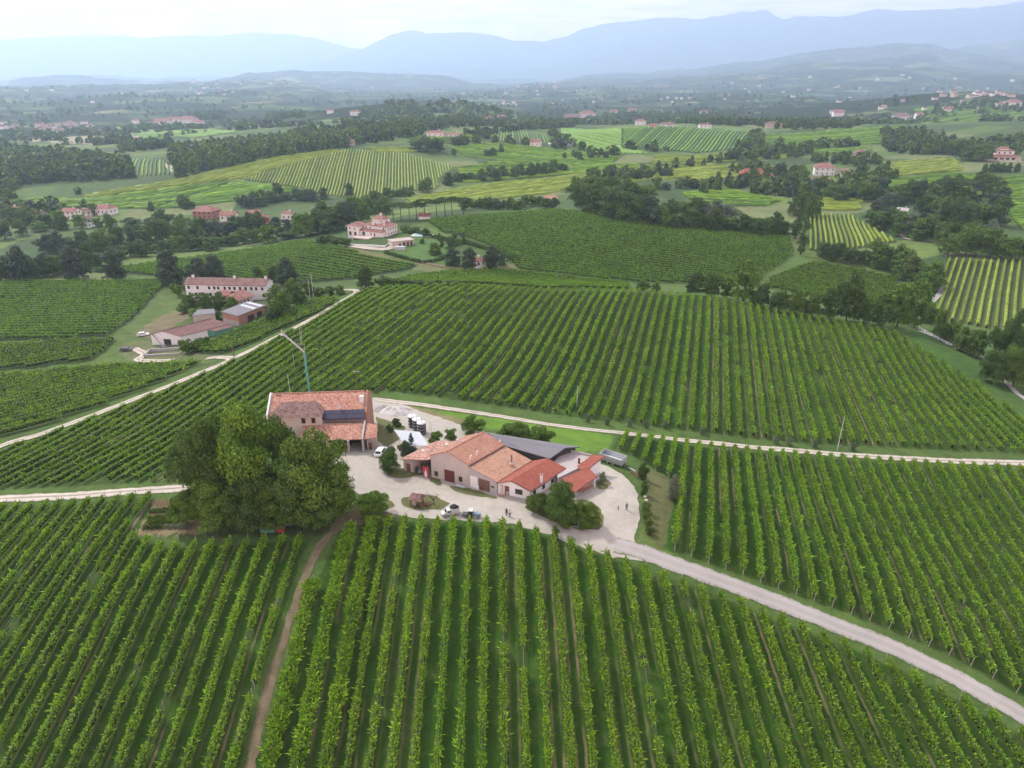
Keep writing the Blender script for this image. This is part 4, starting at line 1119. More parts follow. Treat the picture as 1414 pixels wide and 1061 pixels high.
    for a in [(505,398,366,32,'round','tree_dark'),(532,396,380,30,'bush','tree_dark'),(553,394,381,28,'bush','tree_mid'),(575,394,386,26,'bush','tree_dark'),(590,394,387,22,'bush','tree_mid'),(622,394,386,26,'bush','tree_dark'),(888,403,386,22,'bush','tree_mid'),(905,404,390,16,'bush','tree_dark')]:
        T(*a, 'mid', p, 'bushes atop the hill vineyard')
    # left valley belt
    belt([(0,388),(40,386),(90,376),(130,370)], 12, (22,38), (24,36), 'below the far left houses', mats=('tree_dark','tree_dark','tree_blue'))
    belt([(130,366),(200,354),(260,346),(330,340),(410,330)], 18, (14,26), (20,32), 'along the valley wood front', mats=('tree_dark','tree_dark','tree_mid'), kinds=('round','bush','broad'))
    belt([(60,352),(120,346),(180,340),(250,334),(330,326),(420,320)], 22, (20,36), (22,34), 'inside the left valley wood', mats=('tree_dark','tree_dark','tree_mid','tree_blue'))
    belt([(0,330),(60,318),(120,318),(180,318),(240,314),(300,322),(360,318)], 15, (14,28), (20,32), 'around the left valley houses', mats=('tree_dark','tree_mid'))
    for a in [(280,335,312,16,'conifer','tree_light'),(298,338,320,14,'conifer','tree_light'),(355,335,316,14,'ovoid','tree_light'),(166,336,310,18,'ovoid','tree_silver'),(200,338,318,16,'round','tree_light')]:
        T(*a, 'mid', 'among dark valley trees', 'pale trees in the left valley')
    belt([(10,305),(50,312),(90,318)], 5, (14,24), (22,32), 'at far left below houses', mats=('tree_dark',))
    belt([(330,288),(370,282),(410,277),(450,273)], 10, (12,20), (16,24), 'above the red valley houses', mats=('tree_dark','tree_blue'), kinds=('round',))
    # around the villa
    belt([(410,330),(430,322),(470,318),(500,304)], 11, (28,46), (24,34), 'behind the villa on its left', mats=('tree_dark','tree_mid','tree_mid','tree_blue'))
    belt([(440,338),(460,337),(478,340)], 5, (10,16), (16,22), 'before the villa on its left', kinds=('bush',), mats=('tree_dark',))
    belt([(480,300),(510,296),(540,300)], 5, (22,32), (24,32), 'behind the villa roof', mats=('tree_mid','tree_dark'))
    belt([(535,306),(552,305),(566,305),(582,302),(600,300),(616,299),(632,297),(644,296)], 9, (22,27), (26,34), 'in the pine row behind the villa', kinds=('umbrella',), mats=('tree_dark',), jv=1)
    belt([(555,322),(570,322),(590,325)], 4, (8,12), (13,18), 'in the garden below the pines', kinds=('bush',), mats=('tree_dark','tree_mid'))
    belt([(640,290),(680,288),(720,287),(770,285)], 13, (10,20), (16,24), 'along the slope far edge', mats=('tree_silver','tree_mid','tree_dark'), kinds=('round','bush'))
    for i, u in enumerate((685,690,695,701)): T(u, 290, 277, 5, 'column', 'tree_dark', 'mid', 'among bushes on the far edge', 'dark cypresses on the far edge of the slope')
    p = 'on the villa lawn'; g = 'trees on the villa lawn'
    for a in [(600,352,334,22,'round','tree_mid'),(610,342,325,8,'column','tree_dark'),(622,346,326,18,'round','tree_dark'),(640,336,320,8,'column','tree_dark'),(583,337,329,8,'bush','tree_dark'),(628,330,321,9,'round','tree_dark'),(606,332,322,7,'column','tree_dark')]: T(*a, 'mid', p, g)
    for a in [(626,367,343,22,'ovoid','tree_blue'),(648,372,343,20,'ovoid','tree_blue'),(679,371,341,23,'ovoid','tree_blue'),(694,367,350,10,'ovoid','tree_blue')]: T(*a, 'mid', 'around the garden house', 'dense dark trees around the garden house')
    for i, u in enumerate((701,704,708,711)): T(u, 362 - i, 353 - i, 3.4, 'column', 'tree_dark', 'mid', 'by the garden house', 'tiny cypresses by the garden house')
    # the clump and belts on the right
    p = 'in the wood above the slope'; g = 'trees in the wood above the big slope'
    belt([(795,292),(830,300),(870,306),(910,312)], 9, (26,46), (28,40), p, mats=('tree_dark','tree_dark','tree_blue'), group=g)
    belt([(790,280),(840,286),(900,292)], 7, (34,46), (30,42), p, mats=('tree_dark','tree_mid'), group=g)
    belt([(910,314),(960,318),(1010,321),(1050,323),(1088,326)], 13, (20,34), (24,34), p, mats=('tree_dark','tree_mid','tree_dark'), group=g)
    belt([(920,302),(960,304),(1010,306)], 6, (24,34), (26,36), p, mats=('tree_dark','tree_mid','tree_silver'), group=g)
    for a in [(1105,352,278,17,'column','tree_dark'),(1098,330,262,20,'column','tree_dark')]: T(*a, 'mid', 'at the upper field corner', 'tall columnar trees at the field corner')
    belt([(1092,300),(1110,296),(1125,298)], 4, (24,36), (20,26), 'behind the tall columnar trees', mats=('tree_dark','tree_mid'))
    belt([(1130,352),(1150,358),(1175,363),(1195,366)], 6, (18,26), (16,22), 'left of the poplar row', mats=('tree_dark',), kinds=('ovoid','round'))
    belt([(1200,366),(1215,370),(1232,374),(1250,382),(1270,396),(1288,404)], 9, (30,42), (24,32), 'in the tall poplar row', mats=('tree_mid','tree_mid','tree_light'), kinds=('ovoid',))
    p = 'behind the hill vineyard'; g = 'trees in the belt behind the hill vineyard'
    for a in [(958,408,374,26,'round','tree_dark'),(980,410,374,26,'round','tree_dark'),(1003,412,382,20,'round','tree_mid'),(1026,418,356,44,'loose','tree_mid'),(1050,424,388,30,'round','tree_dark'),(1075,430,398,28,'round','tree_dark'),(1098,434,398,28,'round','tree_mid'),(1120,438,402,28,'round','tree_dark'),(1142,440,396,30,'round','tree_dark'),
              (1168,444,372,36,'round','tree_dark'),(1192,447,408,32,'round','tree_dark'),(1215,450,404,32,'round','tree_dark'),(1238,452,388,38,'round','tree_mid'),(1262,452,412,30,'round','tree_mid'),(1282,446,418,26,'round','tree_mid'),(1250,440,392,34,'round','tree_mid'),(1270,432,384,30,'round','tree_mid')]: T(*a, 'mid', p, g)
    belt([(1290,462),(1310,474),(1330,484),(1352,494)], 8, (22,40), (16,24), 'along the white fence', kinds=('loose','round'), mats=('tree_mid','tree_light'))
    p = 'at the right edge by the lane'
    for a in [(1378,512,440,48,'broad','tree_dark'),(1402,522,420,52,'broad','tree_dark'),(1370,530,478,42,'round','tree_dark'),(1398,535,470,44,'broad','tree_mid'),(1430,520,440,50,'broad','tree_dark')]: T(*a, 'near' if a[0] < 1420 else 'mid', p, 'big trees at the right edge')
    # right-hand wood
    p = 'around the small white house'; g = 'trees in the wood around the white house'
    belt([(1300,352),(1340,354),(1380,358),(1414,360)], 8, (26,48), (28,40), p, mats=('tree_mid','tree_dark','tree_mid'), group=g)
    belt([(1200,310),(1220,318),(1255,328),(1290,335),(1330,338),(1370,338)], 14, (24,42), (26,36), p, mats=('tree_dark','tree_mid','tree_dark','tree_silver'), group=g)
    belt([(1265,300),(1300,305),(1340,310),(1385,312)], 10, (26,44), (26,36), p, mats=('tree_dark','tree_dark','tree_mid'), group=g)
    T(1290, 314, 279, 16, 'conifer', 'tree_light', 'mid', '', None, 'pale pointed conifer right of the small white house among dark trees')
    belt([(1205,300),(1225,290),(1250,280),(1290,275),(1330,272),(1370,268)], 14, (20,34), (24,32), 'below the bright right field', mats=('tree_dark','tree_dark','tree_blue'))
    belt([(1140,276),(1160,276),(1185,276),(1205,276)], 8, (18,28), (22,30), 'below the cream houses', mats=('tree_dark','tree_mid'))
    belt([(1355,240),(1370,238),(1385,238),(1395,238),(1407,238)], 6, (12,14), (8,9), 'before the terraced villa', kinds=('ovoid',), mats=('tree_dark',), jv=.5)
    belt([(1310,215),(1340,220),(1360,225)], 7, (18,30), (22,30), 'left of the terraced villa', mats=('tree_mid','tree_dark'))
    # hedgerows of the middle distance
    belt([(612,254),(640,252),(680,247),(720,243),(760,239),(782,238)], 15, (12,20), (14,20), 'in the sunny fields hedgerow', mats=('tree_dark','tree_mid'), kinds=('round','ovoid'))
    belt([(515,284),(545,274),(575,268),(600,262)], 7, (12,22), (16,24), 'left of the sunny band', mats=('tree_dark','tree_mid'))
    for a in [(483,272,252,14,'round','tree_dark'),(590,210,188,30,'round','tree_dark'),(575,208,192,24,'round','tree_dark'),(605,210,190,24,'round','tree_dark'),(680,216,204,16,'round','tree_dark'),(672,217,206,12,'round','tree_dark'),(627,216,204,8,'round','tree_dark'),(692,212,198,10,'round','tree_mid')]: T(*a, 'mid', 'among middle-distance vineyards', 'trees among the middle-distance vineyards')
    label_trees()
place_trees()
print('TREES', len(TREES))

# ------------------------------------------------------------------ woods too far off to count
def stuff_trees():
    protos = [crown_arrays(kd, n, lf, s) for kd, n, lf, s in (('round', 110, .30, 1), ('broad', 130, .28, 2), ('round', 100, .30, 3), ('ovoid', 90, .28, 4))]
    tiny = [crown_arrays(kd, n, lf, s) for kd, n, lf, s in (('round', 22, .55, 5), ('broad', 26, .5, 6))]
    mats = ['tree_dark', 'tree_mid', 'tree_light', 'tree_blue']
    def scatter(name, label, jobs):
        V = []; F = []; MI = []; base = 0
        for x, y, h, w, m, pr in jobs:
            P, Fq, _ = pr; a = random.random() * 6.28; c, s = math.cos(a), math.sin(a)
            z = float(height(x, y)) - .02 * h
            Q = np.stack([(P[:, 0] * c - P[:, 1] * s) * w + x, (P[:, 0] * s + P[:, 1] * c) * w + y, P[:, 2] * h * 1.08 - .08 * h + z], 1)
            V.append(Q); F.append(Fq + base); base += len(Q); MI.append(np.full(len(Fq), m))
        me = np_mesh(name, np.concatenate(V), np.concatenate(F), [M[m] for m in mats], np.concatenate(MI))
        return tag(link(name, me), label, 'woodland', kind='stuff')
    def fill(poly, step, hr, wts):
        P = poly_world(poly); lo, hi = P.min(0), P.max(0); js = []
        for x in np.arange(lo[0], hi[0], step):
            for y in np.arange(lo[1], hi[1], step):
                xx = x + random.uniform(-.45, .45) * step; yy = y + random.uniform(-.45, .45) * step
                if inside(np.array([xx]), np.array([yy]), P)[0]:
                    h = random.uniform(*hr); js.append((xx, yy, h, h * random.uniform(.8, 1.15), random.choices(range(4), wts)[0], random.choice(protos)))
        return js
    J = []
    J += fill([(-20,262),(60,252),(130,250),(185,246),(180,232),(150,222),(90,215),(20,212),(-20,218)], 8.5, (9, 16), (6, 2, 0, 2))
    J += fill([(235,228),(260,240),(320,232),(400,216),(470,205),(500,198),(500,188),(430,192),(350,198),(280,205),(240,212)], 10, (9, 15), (4, 4, 2, 1))
    J += fill([(0,275),(28,272),(24,258),(0,256)], 9, (8, 14), (5, 2, 0, 1))
    J += fill([(165,212),(200,208),(240,204),(240,199),(170,203)], 11, (8, 13), (3, 4, 1, 1))
    J += fill([(240,216),(262,210),(258,226),(245,226)], 10, (8, 13), (3, 4, 1, 1))
    scatter('nearer_wood', 'dense woods on the low hills at the left in middle distance', J)
    J = []
    for poly, st in (([(490,200),(580,190),(590,180),(500,182)], 14), ([(640,190),(680,184),(760,172),(800,168),(790,176),(720,180),(660,192)], 14), ([(800,168),(870,170),(960,172),(1030,176),(1040,168),(960,158),(860,158)], 16),
                     ([(1040,176),(1100,180),(1180,178),(1190,170),(1100,168)], 15), ([(1120,262),(1000,240),(1010,232),(1110,240)], 14), ([(900,235),(980,224),(1010,216),(1120,208),(1130,212),(1010,224),(960,232)], 13),
                     ([(790,250),(860,243),(920,238),(930,246),(860,252)], 12), ([(1110,222),(1180,232),(1230,228),(1180,220)], 12), ([(1210,200),(1290,190),(1320,200),(1300,215),(1240,215)], 13), ([(1215,186),(1280,182),(1275,192),(1220,196)], 13),
                     ([(1330,205),(1414,190),(1414,215),(1390,214),(1340,216)], 13), ([(1290,160),(1360,150),(1414,158),(1414,150),(1360,140),(1290,150)], 18), ([(1000,222),(1060,216),(1110,212),(1110,216),(1040,224)], 12),
                     ([(400,196),(480,190),(560,186),(640,176),(700,176),(700,168),(600,170),(480,178),(400,186)], 16), ([(260,166),(310,166),(310,156),(262,158)], 16), ([(370,166),(420,166),(420,156),(372,158)], 16),
                     ([(1080,258),(1110,258),(1110,240),(1080,246)], 11), ([(960,270),(1010,262),(1050,256),(1040,250),(980,258)], 13), ([(770,222),(850,220),(850,214),(780,216)], 14), ([(1150,260),(1240,252),(1240,240),(1180,244)], 12)):
        J += fill(poly, st, (8, 15), (4, 4, 2, 1))
    # loose trees and hedges all over the middle distance and the far slopes
    for i in range(26000):
        r = 700 * (7000 / 700) ** (random.random() ** .8); th = random.uniform(-.72, .72); x = math.sin(th) * r; y = math.cos(th) * r
        if r > 2200 and random.random() < .8: continue
        if vnoise(x / 210, y / 210, 71) + .35 * vnoise(x / 40, y / 40, 72) < (.82 if r < 1500 else .70): continue
        if r < 1500 and any(inside(np.array([x]), np.array([y]), f['poly'])[0] for kf, f in FIELDS.items() if kf.startswith('far')): continue
        h = random.uniform(6, 14); pr = random.choice(protos[:3]) if r < 1400 else random.choice(tiny)
        if r > 3000: h *= 1.25
        J.append((x, y, h, h * random.uniform(.9, 1.5), random.choices(range(4), (3, 4, 2, 1))[0], pr))
    scatter('far_wood', 'scattered woods and hedgerows over the hazy far country', J)
    print('far trees', len(J))
stuff_trees()
# ------------------------------------------------------------------ buildings
def V2(p): return np.array(p[:2], float)
def up(p, z): return (float(p[0]), float(p[1]), float(z))

def window(root, org, p0, p1, s, z, w, h, pane='glass', frame='frame', name='window', t=.09, mull=1, out=.03):
    """a framed window s metres along the wall p0>p1 (outside on the right of travel reversed), sill at z"""
    a = V2(p0); e = V2(p1) - a; e /= np.linalg.norm(e); n = np.array([e[1], -e[0]])
    E = np.array([e[0], e[1], 0]); N = np.array([n[0], n[1], 0]); Z = np.array([0, 0, 1.])
    o = np.array([a[0] + e[0] * s, a[1] + e[1] * s, z]) - N * .05
    d = N * (.05 + out + .05)
    b = MB()
    b.obox(o, E * w, d, Z * t); b.obox(o + Z * (h - t), E * w, d, Z * t)
    b.obox(o + Z * t, E * t, d, Z * (h - 2 * t)); b.obox(o + Z * t + E * (w - t), E * t, d, Z * (h - 2 * t))
    for i in range(mull):
        b.obox(o + Z * t + E * (w * (i + 1) / (mull + 1) - t * .3), E * t * .6, d * .9, Z * (h - 2 * t))
    f = b.build(name, M[frame], root, org)
    g = MB(); g.obox(o + Z * t + E * t, E * (w - 2 * t), N * (.05 + out + .01), Z * (h - 2 * t)); g.build('pane', M[pane], f, org)
    return f

def door(root, org, p0, p1, s, z, w, h, mat, name='door', leaves=2, out=.04, handle=True):
    a = V2(p0); e = V2(p1) - a; e /= np.linalg.norm(e); n = np.array([e[1], -e[0]])
    E = np.array([e[0], e[1], 0]); N = np.array([n[0], n[1], 0]); Z = np.array([0, 0, 1.])
    o = np.array([a[0] + e[0] * s, a[1] + e[1] * s, z]) - N * .05
    b = MB(); lw = w / leaves
    for i in range(leaves):
        b.obox(o + E * (lw * i + .02), E * (lw - .04), N * (.05 + out), Z * h)
        for q in range(4): b.obox(o + E * (lw * i + .06 + (lw - .2) * q / 3) + Z * .05, E * .05, N * (.05 + out + .03), Z * (h - .1))
        b.obox(o + E * (lw * i + .04) + Z * h * .48, E * (lw - .08), N * (.05 + out + .04), Z * .12)
    d = b.build(name, M[mat], root, org)
    if handle:
        c = MB(); c.obox(o + E * (w / 2 + .08) + Z * h * .45, E * .05, N * (.05 + out + .1), Z * .2); c.build('handle', M['metal_dark'], d, org)
    return d

def gable_body(b, A, B, D, z0, zA, zB, zr, t=.5, m=0):
    """walls of a gabled volume: front A>B, depth vector D, ridge at fraction t of the front"""
    A, B, D = V2(A), V2(B), V2(D); Mi = A + (B - A) * t
    P = [up(A, z0), up(B, z0), up(B, zB), up(Mi, zr), up(A, zA)]
    Q = [up(V2(p) + D, p[2]) for p in P]
    b.faces(P + Q, [(0, 1, 2, 3, 4), (9, 8, 7, 6, 5), (1, 6, 7, 2), (0, 4, 9, 5), (2, 7, 8, 3), (3, 8, 9, 4), (0, 5, 6, 1)], m)
    return Mi

def roof_plane(b, a0, a1, d, th=.16, ov=.35, ove=.4, m=0):
    """sloping slab from ridge point a0 to eave point a1, running along d, with overhangs"""
    a0, a1 = np.array(a0, float), np.array(a1, float); d3 = np.array([d[0], d[1], d[2] if len(d) > 2 else 0.0]); u = d3 / np.linalg.norm(d3)
    s = a1 - a0; e = a1 + s / np.linalg.norm(s) * ove
    lift = np.array([0, 0, th + .02])
    b.slab([a0 - u * ov + lift, a0 + d3 + u * ov + lift, e + d3 + u * ov + lift, e - u * ov + lift], th, m)

def ridge_cap(b, p, q, r=.11, m=0): b.tube([p, q], r, 6, m)

def chimney(root, org, x, y, z0, z1, w, mat='plaster_white', cap='tile_old', name='chimney', d=None):
    b = MB(); d = d or w; b.box(x - w / 2, x + w / 2, y - d / 2, y + d / 2, z0, z1, 0); b.box(x - w * .7, x + w * .7, y - d * .7, y + d * .7, z1 + .12, z1 + .2, 1)
    for sx in (-1, 1):
        for sy in (-1, 1): b.box(x + sx * w * .4 - .04, x + sx * w * .4 + .04, y + sy * d * .4 - .04, y + sy * d * .4 + .04, z1, z1 + .12, 0)
    return b.build(name, [M[mat], M[cap]], root, org)

def pipe(root, org, p, h, mat='white_paint', bend=True, r=.09):
    b = MB(); x, y, z = p; pts = [(x, y, z - .3), (x, y, z + h)]
    if bend: pts += [(x + .06, y - .05, z + h + .12), (x + .2, y - .12, z + h + .12), (x + .26, y - .16, z + h)]
    b.tube(pts, r, 8); return b.build('vent_pipe', M[mat], root, org)

z2 = lambda x, y: (540 + x / 3.721, 560 + y / 3.721)
zz = lambda x, y: (570 + x / 10.61, 570 + y / 10.61)
z5 = lambda x, y: (680 + x / 7.578, 600 + y / 7.578)
z3 = lambda x, y: (190 + x / 7.44, 375 + y / 7.44)
z4 = lambda x, y: (500 + x / 7.856, 540 + y / 7.856)
z8 = lambda x, y: (540 + x / 7.856, 640 + y / 7.856)
zf = lambda x, y: (360 + x / 8.318, 530 + y / 8.318)
zv = lambda x, y: (460 + x / 10.61, 280 + y / 10.61)

def farm():
    D = np.array([6.7, 7.9])
    # ---- winery
    A, B = (-16.6, 122.75), (-8.55, 119.25); org = (-12.6, 121.0, 0)
    r = empty('winery', org, 'beige gabled winery building with oxblood doors and terracotta roof at the middle of the yard', 'building')
    b = MB(); Mi = gable_body(b, A, B, D, -1.0, 5.45, 5.35, 7.25, .47); b.build('wall', M['plaster_beige'], r, org)
    b = MB(); roof_plane(b, up(Mi, 7.25), up(B, 5.35), D, .2, .3, .25); roof_plane(b, up(Mi, 7.25), up(A, 5.45), D, .2, .3, .2)
    rf = b.build('roof', M['tile_winery'], r, org)
    b = MB(); ridge_cap(b, up(Mi - D * .03, 7.5), up(Mi + D * 1.03, 7.5), .13); b.build('ridge_cap', M['tile_annex'], rf, org)
    b = MB(); e = np.array([B[0] + .3, B[1] - .12]); b.tube([up(e - D * .02, 5.22), up(e + D * 1.02, 5.22)], .1, 6); b.build('gutter', M['metal_dark'], rf, org)
    door(r, org, A, B, 3.05, .1, 2.35, 2.85, 'wood_red', leaves=2)
    window(r, org, A, B, .75, .9, .8, 1.05); window(r, org, A, B, 6.35, .9, .8, 1.15)
    b = MB(); q = at_z(*zz(545, 715), 4.6); b.dome((q[0] - .1, q[1] - .05, 4.6), .28, .12, .05, full=True); b.build('wall_lamp', M['metal_dark'], r, org)
    for (x, y), z in ((zz(842, 692), 5.75), (zz(938, 632), 5.75)): pipe(rf, org, at_z(x, y, z), 1.0)
    for (x, y), z in ((zz(640, 432), 6.6), (zz(722, 452), 6.6), (zz(1270, 445), 5.7)): pipe(rf, org, at_z(x, y, z), .6)
    # ---- lower annex with the wide brown doors
    C = (-2.95, 116.25); o2 = (-5.7, 117.8, 0); B2 = np.array(B) + np.array([.02, -.01])
    r = empty('winery_annex', o2, 'lower annex with pale walls, wide brown double door and mono-pitch tiled roof', 'building')
    b = MB(); b.prism([up(B2, -1), up(C, -1), up(C + D, -1), up(B2 + D, -1)], [up(B2, 4.95), up(C, 3.25), up(C + D, 3.25), up(B2 + D, 4.95)]); b.build('wall', M['concrete'], r, o2)
    b = MB(); roof_plane(b, up(B2, 4.95), up(C, 3.25), D, .18, .28, .25); rf = b.build('roof', M['tile_annex'], r, o2)
    b = MB(); e = np.array(C) + np.array([.28, -.14]); b.tube([up(e - D * .02, 3.1), up(e + D * 1.0, 3.1)], .09, 6); b.build('gutter', M['metal_dark'], rf, o2)
    door(r, o2, B2, C, 2.1, .15, 2.6, 2.7, 'wood_brown', leaves=2)
    door(r, o2, B2, C, .12, .15, 1.75, 2.75, 'plaster_white', name='sliding_panel', leaves=1, handle=False)
    window(r, o2, B2, C, 5.0, 1.6, .7, .35, mull=0)
    p = at_z(*z5(200, 300), 4.35); b = MB(); b.cyl(p[0], p[1], 3.9, 6.0, .12, 8); b.cyl(p[0], p[1], 6.0, 6.15, .2, 8); b.build('flue', M['wood_brown'], rf, o2)
    b = MB(); b.cyl(p[0], p[1], 4.2, 4.5, .45, 10, r2=.2); b.build('flashing', M['concrete'], rf, o2)
    # ---- porch on the left
    o3 = (-19.7, 124.3, 0); F = np.array([-22.7, 125.55]); A3 = np.array([-16.72, 122.9]); D3 = np.array([6.4, 7.55])
    r = empty('porch_shed', o3, 'lean-to porch with weathered tiled roof and dark open bay left of the winery', 'shed')
    b = MB(); b.slab([up(F - D3 * .05 + (-.4, .17), 3.05), up(A3 - D3 * .05, 4.55), up(A3 + D3, 4.55), up(F + D3 + (-.4, .17), 3.05)], .16); rf = b.build('roof', M['tile_porch'], r, o3)
    e = (A3 - F) / np.linalg.norm(A3 - F); dn = D3 / np.linalg.norm(D3)
    b = MB(); b.prism([up(F, -1), up(F + e * 2.2, -1), up(F + e * 2.2 + D3 * .9, -1), up(F + D3 * .9, -1)], [up(F, 2.85), up(F + e * 2.2, 3.4), up(F + e * 2.2 + D3 * .9, 3.4), up(F + D3 * .9, 2.85)])
    b.build('wall', M['plaster_old'], r, o3)
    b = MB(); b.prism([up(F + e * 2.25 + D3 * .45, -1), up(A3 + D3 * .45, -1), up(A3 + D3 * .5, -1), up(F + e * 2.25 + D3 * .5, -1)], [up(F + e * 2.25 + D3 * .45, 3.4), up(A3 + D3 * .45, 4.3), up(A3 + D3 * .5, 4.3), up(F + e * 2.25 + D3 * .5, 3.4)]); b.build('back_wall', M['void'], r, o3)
    door(r, o3, F, A3, .7, .05, .95, 2.1, 'wood_brown', leaves=1)
    b = MB()
    for i, px in enumerate((.30, .62)): q = F + e * (6.5 * px) + dn * .15; b.tube([up(q, -.3), up(q, 3.3 + px)], .08, 6)
    b.build('post', M['wood_brown'], r, o3)
    for (x, y), z in ((zz(500, 468), 4.2), (zz(155, 560), 3.5)):
        p = at_z(x, y, z); b = MB(); b.dome((p[0], p[1], z - .05), .42, .35, .32); b.build('roof_hood', M['plaster_white'], rf, o3)
    # red banner with a pale bottle outline, leaning by the winery corner
    a = np.array([-18.35, 123.1]); o = (a[0], a[1], 0)
    b = MB(); E = np.array([e[0], e[1], 0]) * 1.35; N = np.array([e[1], -e[0], 0]); b.obox(up(a, 0.0), E, N * .08, (0, 0, 2.75))
    rb = b.thing('red_banner', M['red_panel'], o, 'tall red banner with a pale bottle shape beside the winery corner', 'banner')
    b = MB(); c = np.array(up(a, 0)) + E * .5 + N * .085
    prof = [(.30, .35), (.30, 1.25), (.22, 1.5), (.10, 1.75), (.10, 2.05)]
    pts = [c + E / 1.35 * -w + np.array([0, 0, h]) for w, h in prof] + [c + E / 1.35 * w + np.array([0, 0, h]) for w, h in reversed(prof)]
    b.prism(pts, [p + N * .02 for p in pts]); b.build('bottle_shape', M['white_paint'], rb, o)
    # ---- white house
    A5, B5 = (-2.72, 116.35), (3.62, 113.95); D5 = np.array([6.9, 7.95]); o5 = (.5, 115.2, .4)
    r = empty('white_house', o5, 'small white house with bright red gabled roof at the right end of the winery', 'house')
    b = MB(); Mi = gable_body(b, A5, B5, D5 * .97, -.8, 3.0, 2.95, 4.25, .46); b.build('wall', M['plaster_white'], r, o5)
    b = MB(); roof_plane(b, up(Mi, 4.25), up(B5, 2.95), D5 * .97, .16, .55, .45); roof_plane(b, up(Mi, 4.25), up(A5, 3.0), D5 * .97, .16, .55, .1); rf = b.build('roof', M['tile_red'], r, o5)
    b = MB(); e5 = np.array(B5) + (.52, -.2); b.tube([up(e5 - D5 * .05, 2.72), up(e5 + D5 * 1.02, 2.72)], .09, 6); n5 = e5 - D5 * .03
    b.tube([up(n5 + (-.1, .05), 2.7), up(n5 + (-.35, .3), 2.3), up(n5 + (-.4, .32), .4)], .06, 6); b.build('gutter', M['wood_brown'], rf, o5)
    for s in (0, 1):
        pass
    b = MB()
    for P0, P1, zz0, zz1 in ((Mi, B5, 4.25, 2.95), (Mi, A5, 4.25, 3.0)):
        d5 = D5 / np.linalg.norm(D5); q0 = V2(P0) - d5 * .6; q1 = V2(P1) - d5 * .6; k = 1.09 if P1 is B5 else 1.0
        q1 = q0 + (q1 - q0) * k; b.tube([up(q0, zz0 + .02), up(q1, zz0 + (zz1 - zz0) * k + .02)], .11, 5)
    b.build('verge_board', M['wood_brown'], rf, o5)
    door(r, o5, A5, B5, 1.35, .5, 1.0, 2.1, 'wood_brown', leaves=1); window(r, o5, A5, B5, 3.6, 1.3, 1.5, 1.1, mull=2)
    b = MB(); e5d = (np.array(B5) - np.array(A5)); e5d /= np.linalg.norm(e5d); q = np.array(A5) + e5d * .55; n5d = np.array([e5d[1], -e5d[0]])
    b.prism([up(q, -.5), up(q + e5d * .5, -.5), up(q + e5d * .5 + n5d * .25, -.5), up(q + n5d * .25, -.5)], [up(q, 2.7), up(q + e5d * .5, 2.7), up(q + e5d * .5 + n5d * .25, 2.7), up(q + n5d * .25, 2.7)]); b.build('pilaster', M['plaster_warm'], r, o5)
    b = MB(); q = np.array(A5) + e5d * .2 + n5d * .05; b.prism([up(q, -.3), up(q + e5d * 4.6, -.3), up(q + e5d * 4.6 + n5d * .9, -.3), up(q + n5d * .9, -.3)], [up(q, .48), up(q + e5d * 4.6, .52), up(q + e5d * 4.6 + n5d * .9, .52), up(q + n5d * .9, .48)]); b.build('doorstep', M['tile_annex'], r, o5)
    R0 = np.array(B5); R1 = R0 + D5 * .97
    for s, w, h in ((.7, .9, 1.2), (3.6, .8, 1.1), (6.4, .8, 1.1), (8.6, 1.0, 1.9)): window(r, o5, R0, R1, s, 1.15 if h < 1.5 else .6, w, h)
    p = at_z(*z5(512, 480), 3.55); chimney(rf, o5, p[0], p[1], 3.0, 4.75, .5, 'plaster_white', 'tile_porch')
    # ---- grey shed behind
    L1, R1_, L0, R0_ = np.array([-5.15, 133.2]), np.array([11.1, 126.8]), np.array([-1.72, 129.5]), np.array([7.8, 124.1]); o6 = (4, 128, -1)
    r = empty('grey_shed', o6, 'long open shed with low grey sheet roof behind the winery and white house', 'shed')
    Lb, Rb = 2 * L1 - L0 + (0, -.4), 2 * R1_ - R0_ + (0, -.4)
    b = MB(); b.slab([up(L0, 4.0), up(R0_, 3.95), up(R1_, 4.95), up(L1, 4.95)], .14); b.slab([up(L1, 4.955), up(R1_, 4.955), up(Rb, 3.9), up(Lb, 3.9)], .14); rf = b.build('roof', M['shed_roof'], r, o6)
    ax = (R1_ - L1) / np.linalg.norm(R1_ - L1)
    b = MB(); i = -ax * .9
    b.prism([up(L0 - i, -2.5), up(R0_ + i, -2.5), up(R1_ + i, -2.5), up(L1 - i, -2.5)], [up(L0 - i, 3.78), up(R0_ + i, 3.74), up(R1_ + i, 4.72), up(L1 - i, 4.72)])
    b.prism([up(L1 - i, -2.5), up(R1_ + i, -2.5), up(Rb + i, -2.5), up(Lb - i, -2.5)], [up(L1 - i, 4.72), up(R1_ + i, 4.72), up(Rb + i, 3.68), up(Lb - i, 3.68)]); b.build('wall', M['void'], r, o6)  # near-black walls stand for the shade under the open roof
    b = MB(); b.tube([up(R0_ + ax * .05, 3.86), up(R1_ + ax * .05, 4.86)], .1, 5); b.tube([up(R1_ + ax * .05, 4.86), up(Rb + ax * .05, 3.8)], .1, 5); b.build('verge_board', M['metal_dark'], rf, o6)
    # ---- terrace roof
    T = [np.array(q) for q in ((9.2, 118.2), (13.9, 122.3), (16.7, 126.95), (11.5, 129.4), (8.2, 124.2))]; o7 = (12, 123, 0)
    r = empty('flat_roofed_store', o7, 'flat-roofed store with bare screed roof between the grey shed and carport', 'building')
    b = MB(); b.prism([up(q, -2.5) for q in T], [up(q, 2.72) for q in T]); b.build('wall', M['plaster_old'], r, o7)
    b = MB(); c = sum(T) / len(T); b.slab([up(c + (q - c) * .985, 2.8) for q in T], .06); b.build('roof', M['terrace'], r, o7)
    b = MB()
